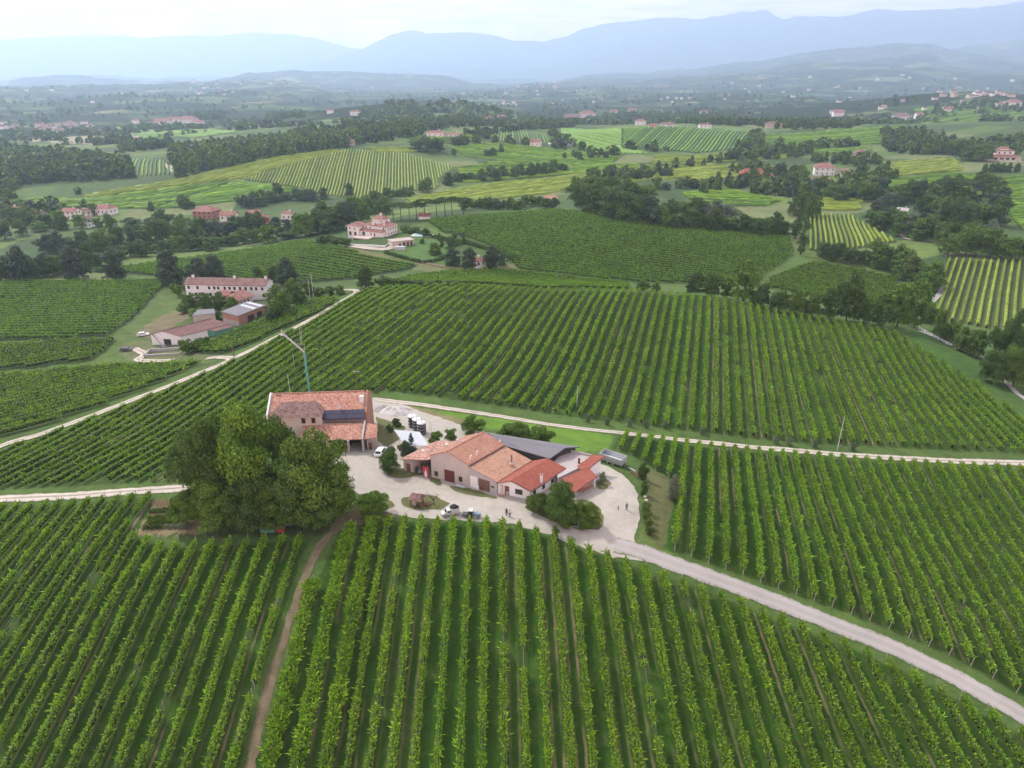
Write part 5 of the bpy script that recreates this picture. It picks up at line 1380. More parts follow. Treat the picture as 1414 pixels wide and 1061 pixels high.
    for q0, q1 in ((T[2], T[3]), (T[0], T[1]), (T[1], T[2])):
        nn = (q1 - q0) / np.linalg.norm(q1 - q0); nn = np.array([-nn[1], nn[0]]) * .2; hh = 3.3 if q0 is T[2] else 2.95
        b.prism([up(q0, 2.6), up(q1, 2.6), up(q1 + nn, 2.6), up(q0 + nn, 2.6)], [up(q0, hh), up(q1, hh), up(q1 + nn, hh), up(q0 + nn, hh)])
    b.build('parapet', M['concrete'], r, o7)
    p = at_z(760 + 380 / 9.64, 590 + 480 / 9.64, 2.8); b = MB(); b.box(p[0] - .2, p[0] + .2, p[1] - .2, p[1] + .2, 2.7, 3.75); b.box(p[0] - .27, p[0] + .27, p[1] - .27, p[1] + .27, 3.75, 3.85); b.build('chimney', M['wood_red'], r, o7)
    # ---- carport
    o8 = (13.6, 117.8, .3)
    r = empty('carport', o8, 'open carport with bright red tiled roof on white posts at the yard loop', 'carport')
    b = MB(); b.slab([(12.0, 113.4, 2.6), (17.1, 119.3, 2.6), (15.5, 122.0, 3.02), (10.0, 117.9, 3.02)], .14)
    b.slab([(13.4, 122.5, 3.12), (13.9, 120.9, 3.09), (15.6, 121.7, 3.04), (19.5, 126.9, 2.92), (17.0, 127.2, 3.1)], .12); rf = b.build('roof', M['tile_red'], r, o8)
    b = MB(); b.tube([(11.93, 113.33, 2.5), (17.15, 119.27, 2.5)], .08, 6); b.tube([(15.6, 121.6, 2.92), (19.58, 126.87, 2.8)], .08, 6); b.build('gutter', M['wood_red'], rf, o8)
    for x, y in ((16.65, 119.0), (12.35, 114.0)): b = MB(); b.box(x - .11, x + .11, y - .11, y + .11, -.4, 2.5); b.build('post', M['white_paint'], r, o8)
    b = MB(); b.prism([(16.2, 123.0, -.6), (18.6, 126.3, -.6), (18.2, 126.6, -.6), (15.8, 123.3, -.6)], [(16.2, 123.0, 2.85), (18.6, 126.3, 2.8), (18.2, 126.6, 2.8), (15.8, 123.3, 2.85)]); b.build('wall', M['plaster_white'], r, o8)
    b = MB(); b.prism([(11.9, 114.1, -.4), (16.5, 119.3, -.4), (14.6, 121.9, -.4), (10.2, 118.1, -.4)], [(11.9, 114.1, .62), (16.5, 119.3, .42), (14.6, 121.9, .42), (10.2, 118.1, .6)]); b.build('tiled_floor', M['tile_winery'], r, o8)
    # ---- old farmhouse
    e = np.array([.9969, .0785]); n = np.array([-.0785, .9969])
    FR = np.array([-33.3, 140.7]); FL = FR - e * 21.6; dep = n * 10.2; o9 = (-44, 141, -1)
    r = empty('old_farmhouse', o9, 'old stone farmhouse with long faded terracotta roof behind the tree clump', 'house')
    b = MB(); P = [up(FL, -3), up(FR, -3), up(FR + dep, -3), up(FL + dep, -3)]
    ridL, ridR = FL + dep * .5, FR + dep * .5; ze, zr = 6.25, 9.15
    Q = [up(FL, ze), up(FR, ze), up(FR + dep, ze), up(FL + dep, ze), up(ridL, zr), up(ridR, zr)]
    b.faces(P + Q, [(3, 2, 1, 0), (0, 1, 5, 4), (1, 2, 6, 9, 5), (2, 3, 7, 6), (3, 0, 4, 8, 7), (4, 5, 9, 8), (6, 7, 8, 9)], 0); b.build('wall', M['plaster_old'], r, o9)
    b = MB(); roof_plane(b, up(ridL, zr), up(FL, ze), (e * 21.6), .18, -.35, .35); roof_plane(b, up(ridL, zr), up(FL + dep, ze), (e * 21.6), .18, -.35, .35); rf = b.build('roof', M['tile_old'], r, o9)
    b = MB(); b.tube([up(ridL + e * .4, zr + .26), up(ridR - e * .4, zr + .26)], .14, 6); b.build('ridge_cap', M['tile_annex'], rf, o9)
    for nm, q, mt in (('gable_parapet', FR - e * .02, 'brick'), ('gable_parapet', FL - e * .3, 'plaster_white')):
        b = MB(); w = e * .34
        pr = [(q - n * .3, -3), (q + dep + n * .3, -3), (q + dep + n * .3, ze + .35), (q + dep * .5, zr + .55), (q - n * .3, ze + .35)]
        A_ = [up(p, z) for p, z in pr]; B_ = [up(p + w, z) for p, z in pr]
        b.faces(A_ + B_, [(0, 1, 2, 3, 4), (9, 8, 7, 6, 5)] + [(i, 5 + i, 5 + (i + 1) % 5, (i + 1) % 5) for i in range(5)], 0); b.build(nm, M[mt], r, o9)
    q = FR - e * .9 + n * 2.6; b = MB(); b.box(q[0] - .45, q[0] + .45, q[1] - .35, q[1] + .35, 6.5, 9.3); b.build('chimney', M['plaster_white'], r, o9)
    q = at_z(*zf(225, 215), 7.2); chimney(r, o9, q[0], q[1], 6.6, 9.0, .75, 'plaster_old', 'tile_dull'); q = at_z(*zf(905, 290), 7.0); chimney(r, o9, q[0], q[1], 6.4, 8.0, .4, 'plaster_white', 'tile_old')
    # hipped wing in front of the left half
    W0, W1 = np.array([-53.2, 137.3]), np.array([-42.6, 138.1]); wd = n * 4.2; zw = 6.85
    b = MB(); b.prism([up(W0, -3), up(W1, -3), up(W1 + wd, -3), up(W0 + wd, -3)], [up(W0, zw), up(W1, zw), up(W1 + wd, zw), up(W0 + wd, zw)]); b.build('wing_wall', M['plaster_warm'], r, o9)
    b = MB(); a0, a1, a2, a3 = W0 - n * .5 - e * .5, W1 - n * .5 + e * .4, W1 + wd + e * .4 + n * .2, W0 + wd - e * .5 + n * .2; c0, c1 = W0 + wd * .95 + e * 1.4, W1 + wd * .95 - e * 2.0; zt = zw + 1.7
    b.faces([up(a0, zw), up(a1, zw), up(a2, zw + .2), up(a3, zw + .2), up(c0, zt), up(c1, zt)], [(0, 1, 5, 4), (1, 2, 5), (3, 0, 4), (2, 3, 4, 5), (0, 3, 2, 1)], 0); b.build('wing_roof', M['tile_dull'], r, o9)
    for s in (6.2, 8.4): window(r, o9, W0, W1, s, 5.0, .85, 1.3, 'dark', 'wood_brown')
    # solar strip on its own slope below the main eave
    b = MB(); S = [np.array(q) for q in ((-42.6, 138.7, 5.55), (-33.3, 139.35, 5.55), (-33.4, 141.1, 6.95), (-42.8, 140.4, 6.95))]
    nrm = np.cross(S[1] - S[0], S[3] - S[0]); nrm /= np.linalg.norm(nrm)
    b = MB(); b.slab([p - nrm * .03 for p in S], .2); b.build('lower_roof', M['metal_dark'], r, o9)
    so = tuple((S[0] + S[2]) / 2); b = MB(); nx = 10; ny = 2
    for i in range(nx):
        for j in range(ny):
            f = lambda a, c: S[0] + (S[1] - S[0]) * a + (S[3] - S[0]) * c
            q = [f((i + .03) / nx, (j + .03) / ny), f((i + .97) / nx, (j + .03) / ny), f((i + .97) / nx, (j + .97) / ny), f((i + .03) / nx, (j + .97) / ny)]
            b.slab([p + nrm * .12 for p in q], .05)
    b.thing('solar_panel', M['solar'], so, 'dark blue-grey solar panel array along the farmhouse roof above the lower tiled lean-to', 'solar panel')
    # tiled lean-to in front
    b = MB(); b.slab([(-46.5, 133.3, 3.05), (-32.95, 134.1, 3.05), (-33.4, 139.0, 4.6), (-46.8, 138.2, 4.6)], .18); b.slab([(-32.55, 133.9, 3.1), (-29.9, 134.9, 3.1), (-30.2, 137.9, 4.55), (-32.75, 138.9, 4.6)], .16); b.build('lean_to_roof', M['tile_old'], r, o9)
    b = MB(); b.prism([(-33.0, 133.4, -1), (-32.65, 133.4, -1), (-33.0, 139.2, -1), (-33.35, 139.2, -1)], [(-33.0, 133.4, 3.5), (-32.65, 133.4, 3.5), (-33.0, 139.2, 5.1), (-33.35, 139.2, 5.1)]); b.build('party_wall', M['concrete'], r, o9)
    for x, y in ((-36.0, 133.6), (-40.5, 133.3)): b = MB(); b.box(x - .22, x + .22, y - .22, y + .22, -1, 3.0); b.build('pier', M['plaster_old'], r, o9)
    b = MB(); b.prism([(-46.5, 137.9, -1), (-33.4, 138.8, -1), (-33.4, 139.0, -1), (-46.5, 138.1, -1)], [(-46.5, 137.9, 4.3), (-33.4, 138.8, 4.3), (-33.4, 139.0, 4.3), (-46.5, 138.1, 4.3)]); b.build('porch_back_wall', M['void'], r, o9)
    b = MB(); b.prism([(-32.2, 134.8, -1), (-30.2, 135.5, -1), (-30.5, 137.9, -1), (-32.5, 138.5, -1)], [(-32.2, 134.8, 3.2), (-30.2, 135.5, 3.2), (-30.5, 137.9, 4.3), (-32.5, 138.5, 4.4)]); b.build('store_wall', M['plaster_old'], r, o9)
    door(r, o9, (-32.2, 134.8), (-30.2, 135.5), .3, -.3, .8, 2.0, 'wood_brown', leaves=1)
farm()

def left_farm():
    # long white building
    ze = -7.2; A, B = V2(at_z(254.8, 392.4, ze)), V2(at_z(366, 394.6, ze))
    e = (B - A) / np.linalg.norm(B - A); n = np.array([-e[1], e[0]]); L = np.linalg.norm(B - A); d = n * 8.5; o = (*((A + B) / 2), -16)
    r = empty('long_white_building', o, 'long white three-storey building with brownish tiled roof and rows of small windows', 'building')
    b = MB(); m0 = A + d * .5
    P = [up(A, -24), up(B, -24), up(B + d, -24), up(A + d, -24), up(A, ze), up(B, ze), up(B + d, ze), up(A + d, ze), up(A + d * .5, ze + 1.8), up(B + d * .5, ze + 1.8)]
    b.faces(P, [(3, 2, 1, 0), (0, 1, 5, 4), (1, 2, 6, 9, 5), (2, 3, 7, 6), (3, 0, 4, 8, 7), (4, 5, 9, 8), (6, 7, 8, 9)]); b.build('wall', M['plaster_white'], r, o)
    b = MB(); roof_plane(b, up(A + d * .5, ze + 1.8), up(A, ze), e * L, .2, .5, .6); roof_plane(b, up(A + d * .5, ze + 1.8), up(A + d, ze), e * L, .2, .5, .6); rf = b.build('roof', M['tile_dull'], r, o)
    for t in (.06, .58, .97): q = A + e * L * t + d * .5; chimney(rf, o, q[0], q[1], ze + 1.2, ze + 3.0, .9, 'plaster_white', 'tile_dull')
    for t in (.03, .14, .285, .35, .40, .48, .54, .60, .67, .74, .81, .87, .945): window(r, o, A, B, L * t, ze - 2.2, 1.0, 1.35, 'dark', 'frame', t=.12)
    for t in (.03, .11, .15, .29, .355, .405, .48, .95): window(r, o, A, B, L * t, ze - 5.2, 1.0, 1.45, 'dark', 'frame', t=.12)
    for t in (.03, .88, .95): window(r, o, A, B, L * t, ze - 8.6, 1.1, 1.6, 'dark', 'frame', t=.12)
    b = MB(); E3 = np.array([e[0], e[1], 0]); q = np.array(up(A + e * L * .085, ze - 9.6)); N3 = np.array([e[1], -e[0], 0]) * .06
    arc = [q + E3 * (2 + 2 * math.cos(t)) + np.array([0, 0, 1.2 + 1.4 * math.sin(t)]) for t in np.linspace(0, math.pi, 9)] + [q, q + E3 * 4]
    b.prism(arc, [p + N3 for p in arc]); b.build('arch', M['brick'], r, o)
    # hipped house in front
    e = np.array([.93, -.36]); n = np.array([.36, .93]); A = np.array([-124.0, 280.4]); o = (-118, 280, -13)
    r = empty('hipped_house', o, 'warm beige house with two reddish roofs in front of the long white building', 'house')
    zA = at_y(*z3(835, 250), A[1])[2]
    b = MB(); Q = [A, A + e * 5, A + e * 5 + n * 7, A + n * 7]; b.prism([up(q, -22) for q in Q], [up(q, zA) for q in Q]); C = A + e * 3.6 - n * 1.6
    Mi = gable_body(b, C, C + e * 9.2, n * 8, -22, zA - .2, zA - .2, zA + 1.7); b.build('wall', M['plaster_warm'], r, o)
    b = MB(); roof_plane(b, up(Mi, zA + 1.7), up(C, zA - .2), n * 8, .18, .7, .7); roof_plane(b, up(Mi, zA + 1.7), up(C + e * 9.2, zA - .2), n * 8, .18, .7, .7)
    roof_plane(b, up(A + n * 3.5, zA + 1.5), up(A, zA), e * 4.8, .18, .5, .5); roof_plane(b, up(A + n * 3.5, zA + 1.5), up(A + n * 7, zA), e * 4.8, .18, .5, .5); b.build('roof', M['tile_brown' if False else 'tile_far'], r, o)
    window(r, o, A, A + e * 5, 1.6, zA - 3.4, .9, 1.9, 'dark'); window(r, o, C, C + e * 9.2, 1.6, zA - 3.2, .9, 1.7, 'dark'); window(r, o, C, C + e * 9.2, 5.6, zA - 3.2, .9, 1.7, 'dark')
    S0 = C + e * 9.2
    for s in (1.0, 3.0, 5.0): window(r, o, S0, S0 + n * 8, s, zA - 3.0, .9, 1.8, 'dark')
    # brick shed with grey roof
    zt = -6.9; F = at_z(*z3(1027, 458), zt); Rr = at_z(*z3(1322, 345), zt); Bk = at_z(*z3(1125, 305), zt + .4); Lf = at_z(*z3(855, 412), zt + .4); Q = [F, Rr, Bk, Lf]; c = sum(V2(q) for q in Q) / 4; o = (*c, -11)
    r = empty('brick_shed', o, 'large brick shed with flat grey roof and two white skylight strips', 'shed')
    W = [c + (V2(q) - c) * .95 for q in Q]
    b = MB(); b.prism([up(q, -18) for q in W], [up(q, zt - .25) for q in W]); b.build('wall', M['brick'], r, o)
    b = MB(); b.slab([up(F, zt), up(Rr, zt), up(Bk, zt + .4), up(Lf, zt + .4)], .2); rf = b.build('roof', M['shed_roof'], r, o)
    f = lambda a, t: V2(F) + (V2(Rr) - V2(F)) * a + (V2(Lf) - V2(F)) * t
    for a in (.58, .82): b = MB(); b.slab([up(f(a, .06), zt + .08), up(f(a + .11, .06), zt + .08), up(f(a + .11, .92), zt + .46), up(f(a, .92), zt + .46)], .06); b.build('skylight', M['tarp'], rf, o)
    door(r, o, W[0], W[1], 4.5, -11.2, 3.4, 2.8, 'void', 'opening', 1, handle=False); door(r, o, W[0], W[1], 9.5, -10.6, 2.6, 2.2, 'void', 'opening', 1, handle=False)  # dark panels in place of openings, their shade put into the colour
    b = MB(); nrm = V2(W[3]) - V2(W[0]); a0 = W[0] + nrm * -.0; e = (W[0] - W[3]) / np.linalg.norm(W[0] - W[3]); nn = np.array([e[1], -e[0]]) * .06
    b.prism([up(W[3], -18), up(W[0], -18), up(W[0] + nn, -18), up(W[3] + nn, -18)], [up(W[3], -9.2), up(W[0], -9.2), up(W[0] + nn, -9.2), up(W[3] + nn, -9.2)]); b.build('plinth', M['plaster_old'], r, o)
    # barn with brown roof
    ze, zr = -9.2, -7.5; fr = at_z(*z3(447, 665), ze); br = at_z(*z3(930, 542), ze); rn = at_z(*z3(285, 595), zr); rb = at_z(*z3(735, 458), zr); fl = at_z(*z3(128, 652), ze); D = V2(br) - V2(fr); o = (*((V2(fr) + V2(fl)) / 2), -13)
    r = empty('brown_roofed_barn', o, 'long barn with brown roof and pale gable with dark opening', 'barn')
    A, B = V2(fl) * .985 + V2(fr) * .015, V2(fr) * .985 + V2(fl) * .015; t = .46
    b = MB(); Mi = gable_body(b, A, B, D, -18, ze, ze, zr, t); b.build('wall', M['plaster_white'], r, o)
    b = MB(); roof_plane(b, up(Mi, zr), up(B, ze), D, .15, .5, .5); roof_plane(b, up(Mi, zr), up(A, ze), D, .15, .5, .5); rf = b.build('roof', M['tile_brown'], r, o)
    b = MB(); b.tube([up(Mi, zr + .22), up(Mi + D, zr + .22)], .16, 6); b.build('ridge_cap', M['tile_dull'], rf, o)
    door(r, o, A, B, np.linalg.norm(B - A) * .40, -12.9, 2.8, 2.3, 'void', 'opening', 1, handle=False); door(r, o, A, B, np.linalg.norm(B - A) * .88, -12.6, .9, 1.9, 'void', 'opening', 1, handle=False)  # openings are dark panels coloured like the shade inside
    b = MB(); q = B + D * .55; e = (B - A) / np.linalg.norm(B - A); b.prism([up(q, -18), up(q + e * 2.6, -18), up(q + e * 2.6 + D * .4, -18), up(q + D * .4, -18)], [up(q, ze - .3), up(q + e * 2.6, ze - .8), up(q + e * 2.6 + D * .4, ze - .8), up(q + D * .4, ze - .3)]); b.build('side_bay', M['net_green'], r, o)
    b = MB(); b.slab([up(q - e * .1, ze + .02), up(q + e * 3.0, ze - .65), up(q + e * 3.0 + D * .4, ze - .65), up(q + D * .4 - e * .1, ze + .02)], .12); b.build('side_roof', M['tile_brown'], r, o)
    # low grey shed behind the barn
    q = [at_z(*z3(*p), -8.6) for p in ((555, 455), (800, 430), (790, 396), (620, 405))]; c = sum(V2(p) for p in q) / 4; o = (*c, -11)
    r = empty('low_grey_shed', o, 'low grey-roofed shed tucked behind the brown-roofed barn', 'shed')
    b = MB(); b.prism([up(c + (V2(p) - c) * .94, -16) for p in q], [up(c + (V2(p) - c) * .94, -8.75) for p in q]); b.build('wall', M['plaster_old'], r, o)
    b = MB(); b.slab([up(V2(p), -8.6 + .5 * (i > 1)) for i, p in enumerate(q)], .14); b.build('roof', M['shed_roof'], r, o)
left_farm()

# ------------------------------------------------------------------ houses placed by their foot, with walls, roof and windows
def hip_roof(b, w, d, z, h, ov=.5, m=0, ridge=.45):
    x0, x1, y0, y1 = -w / 2 - ov, w / 2 + ov, -ov, d + ov
    rl = max(.1, (x1 - x0) * ridge / 2); c = [(x0, y0, z), (x1, y0, z), (x1, y1, z), (x0, y1, z)]
    if w >= d: rr = [(-rl, d / 2, z + h), (rl, d / 2, z + h)]
    else: rl = (y1 - y0) * ridge / 2; rr = [(0, d / 2 - rl, z + h), (0, d / 2 + rl, z + h)]
    if w >= d: fs = [(0, 1, 5, 4), (1, 2, 5), (2, 3, 4, 5), (3, 0, 4)]
    else: fs = [(0, 1, 4), (1, 2, 5, 4), (2, 3, 5), (3, 0, 4, 5)]
    b.faces(c + rr, fs + [(3, 2, 1, 0)], m)
def gab_roof(b, w, d, z, h, ov=.5, m=0):
    lx = w / 2 + ov; th = .25
    for s in (-1, 1):
        y0 = -ov if s < 0 else d + ov
        b.slab([(-lx, y0, z), (lx, y0, z), (lx, d / 2, z + h), (-lx, d / 2, z + h)] if s < 0 else [(lx, y0, z), (-lx, y0, z), (-lx, d / 2, z + h), (lx, d / 2, z + h)], th, m)
    b.faces([(-w / 2, 0, z), (-w / 2, d, z), (-w / 2, d / 2, z + h - .1), (w / 2, 0, z), (w / 2, d, z), (w / 2, d / 2, z + h - .1)], [(0, 2, 1), (3, 4, 5)], 1)

def house(u, v, wpx, hpx, label, wall='plaster_white', roof='tile_far', kind='hip', yaw=0, dr=.75, rh=.28, nwin=3, floors=1, group=None, cat='house', name='house', chim=1, side=True):
    p = G(u, v); dep = p[1] * CT - (p[2] - CAMZ) * ST; w = wpx * dep / FOC; h = hpx * dep / FOC / .97; d = w * dr
    r = empty(name, p, label, cat, group, R(yaw))
    b = MB(); b.box(-w / 2, w / 2, 0, d, -4, h); b.build('wall', M[wall], r)
    b = MB(); (hip_roof if kind == 'hip' else gab_roof)(b, w, d, h, w * rh * min(1, dr * 1.3), max(.4, w * .05)); rf = b.build('roof', [M[roof], M[wall]], r)
    if chim:
        b = MB(); b.box(w * .18, w * .18 + .9, d * .45, d * .45 + .9, h, h + w * rh * .8 + 1.2); b.build('chimney', M[wall], rf)
    ww = min(1.1, w / (nwin + 1) * .5) if nwin else 0
    for fl in range(floors):
        zc = h * (fl + .42) / floors
        for i in range(nwin):
            x = -w / 2 + w * (i + .5) / nwin - ww / 2
            window(r, (0, 0, 0), (-w / 2, 0), (w / 2, 0), x + w / 2, zc, ww, min(1.6, h / floors * .5), 'dark', 'frame', t=.12, mull=0)
        if side:
            for i in range(2): window(r, (0, 0, 0), (w / 2, 0), (w / 2, d), d * (.25 + .4 * i), zc, ww, min(1.6, h / floors * .5), 'dark', 'frame', t=.12, mull=0)
    return r

def villa():
    p = G(*zv(795, 500)); r = empty('villa', p, 'cream hillside villa with red roofs, square tower and two green garage doors', 'villa', None, R(-25)); r.scale = (.88, .88, .88); z = (0, 0, 0)
    def block(x0, x1, y0, y1, h, rh, kind='hip', mat='plaster_pink'):
        b = MB(); b.box(x0, x1, y0, y1, -6, h); b.build('wall', M[mat], r, z)
        b = MB(); w, d = x1 - x0, y1 - y0; hip_roof(b, w, d, h, rh, .7)
        b.v = [(q[0] + (x0 + x1) / 2, q[1] + y0, q[2]) for q in b.v]; return b.build('roof', M['tile_far'], r, z)
    block(-12, 0, 0, 13, 6.6, 2.0); block(-15.5, -6.6, 5.2, 14, 10.6, 2.2); block(-31, -21.5, -4.5, 5.5, 6.4, 2.0); block(-21.5, -12.01, .2, 10, 6.9, 1.4)
    b = MB(); b.slab([(-22, -3.4, 3.3), (-1, -3.4, 3.3), (-1, -.01, 4.5), (-22, -.01, 4.5)], .2); b.build('lean_to_roof', M['tile_far'], r, z)
    b = MB(); b.box(-21.4, -1.5, -2.8, -.02, -6, 3.15); b.build('loggia_wall', M['plaster_pink'], r, z)
    b = MB(); b.box(-22.5, -9, -11, -2.81, -7, -.4); b.box(-22.7, -8.8, -11.2, -2.82, -.4, -.1); b.build('garage_terrace', M['plaster_warm'], r, z)
    for s in (1.0, 7.2): door(r, z, (-22.5, -11), (-9, -11), s, -3.6, 5.2, 2.5, 'green_paint', 'garage_door', 1, handle=False)
    for s in (1.6, 6): window(r, z, (-31, -4.5), (-21.5, -4.5), s, 3.8, .9, 1.3, 'dark'); window(r, z, (-31, -4.5), (-21.5, -4.5), s - .3, -.6, 1.9, 2.8, 'dark', 'brick')
    for s in (1.0, 3.2, 6.6): window(r, z, (-21.5, .2), (-12, .2), s, 4.8, .9, 1.3, 'dark')
    window(r, z, (-12, 0), (0, 0), 8.8, 4.6, 1.0, 1.4, 'dark')
    door(r, z, (-21.4, -2.8), (-1.5, -2.8), 2.0, 0, 2.2, 2.6, 'green_paint', 'door', 2); window(r, z, (-21.4, -2.8), (-1.5, -2.8), 9, .8, 1, 1.5, 'dark'); window(r, z, (-21.4, -2.8), (-1.5, -2.8), 12, .2, 1, 2, 'dark')
    for s in (1.4, 4.4, 7.4, 10.4):
        for zz_ in (.8, 4.0): window(r, z, (0, 0), (0, 13), s, zz_, .95, 1.5, 'dark')
    window(r, z, (-15.5, 5.2), (-6.6, 5.2), 6.8, 8.6, .9, 1.0, 'dark'); window(r, z, (-6.6, 5.2), (-6.6, 14), 4, 8.6, .9, 1.0, 'dark')
    chimney(r, z, -11, 9.6, 12, 14.2, 1.2); chimney(r, z, -12.2, 1.2, 6.5, 9.6, 1.2)
    chimney(r, z, -3.0, 1.6, 7.0, 9.4, .8)
    # terrace wall along the drive
    a = [G(*zv(*q)) for q in ((0, 590), (130, 625), (330, 640), (560, 650), (760, 660), (850, 610))]
    b = MB()
    for q0, q1 in zip(a[:-1], a[1:]): b.prism([up(q0, q0[2] - 1), up(q1, q1[2] - 1), up(V2(q1) + (0, .5), q1[2] - 1), up(V2(q0) + (0, .5), q0[2] - 1)], [up(q0, q0[2] + 1.2), up(q1, q1[2] + 1.2), up(V2(q1) + (0, .5), q1[2] + 1.2), up(V2(q0) + (0, .5), q0[2] + 1.2)])
    b.thing('terrace_wall', M['plaster_white'], tuple(a[0]), 'low white retaining wall along the drive below the villa', 'wall')
    # pavilion
    p = G(*zv(1010, 650)); r = empty('garden_pavilion', p, 'small stone pavilion with dark arched openings set into the lawn below the villa', 'pavilion', None, R(28))
    b = MB(); b.box(-6, 0, 0, 7, -2, 3.4); b.box(0.002, 7.5, 0.3, 5, -2, 3.3); b.build('wall', M['plaster_warm'], r)
    b = MB(); b.box(-6.3, 7.8, -.3, 7.3, 3.42, 3.75); b.build('roof', M['plaster_old'], r)
    for s in (.6, 2.9, 5.2): window(r, z, (0, .3), (7.5, .3), s, 0.1, 1.7, 2.6, 'dark', 'plaster_warm', 'arch')
    window(r, z, (-6, 0), (0, 0), 4.1, 0, 1.4, 2.4, 'dark', 'plaster_warm', 'arch')
    b = MB(); b.box(-7, 9, -2.0, -.02, -2, .12); b.build('paving', M['concrete'], r)
    p = G(*zv(1300, 480)); r = empty('swimming_pool', p, 'pale blue swimming pool with white edge beside the villa lawn', 'pool', None, R(-12))
    b = MB(); b.box(-6, 7, -3.5, 3.5, -1.5, .35); b.build('edge', M['plaster_white'], r); b = MB(); b.box(-5.2, 6.2, -2.7, 2.7, -.5, .37); b.build('water', M['water'], r)
    p = G(552, 346.5); b = MB(); b.box(p[0] - 3, p[0] + 3, p[1], p[1] + 2.2, p[2] - .5, p[2] + 2.1); b.box(p[0] - 3.1, p[0] + 3.1, p[1] - .1, p[1] + 2.3, p[2] + 2.1, p[2] + 2.25)
    b.thing('white_container', M['tarp'], tuple(p), 'white box container standing below the villa terrace wall', 'container')
    # clipped hedges
    def hedge(pix, h, w, label):
        Pw = spline([G(*q)[:2] for q in pix], 1.2); n = len(Pw) * 60; i = rng.integers(0, len(Pw), n); org = np.array([*Pw[0], float(height(*Pw[0]))])
        C = np.stack([Pw[i, 0] + rng.normal(size=n) * w * .35, Pw[i, 1] + rng.normal(size=n) * w * .35, np.zeros(n)], 1); C[:, 2] = height(C[:, 0], C[:, 1]) + rng.random(n) * h
        Dd = rng.normal(size=(n, 3)); Dd /= np.linalg.norm(Dd, axis=1)[:, None]
        V = leaf_quads(C, Dd, np.full(n, .7), np.full(n, .5)) - org
        tag(link('hedge', np_mesh('hedge', V, np.arange(n * 4).reshape(-1, 4), [M['tree_dark']]), None, org), label, 'hedge')
    hedge([zv(770, 740), zv(1000, 810), zv(1280, 880), (592, 363), (612, 358), (622, 352)], 1.6, 1.4, 'low clipped hedge curving round the foot of the villa lawn')
    hedge([(628, 341), (645, 336), (655, 340), (668, 344)], 1.8, 1.4, 'clipped hedge beyond the lawn trees near the garden house')
    hedge([(560, 316), (580, 324), (600, 329), (625, 334), (655, 340), (690, 351), (712, 362)], 2.0, 1.6, 'long dark hedge dividing the villa garden from the big slope')
villa()

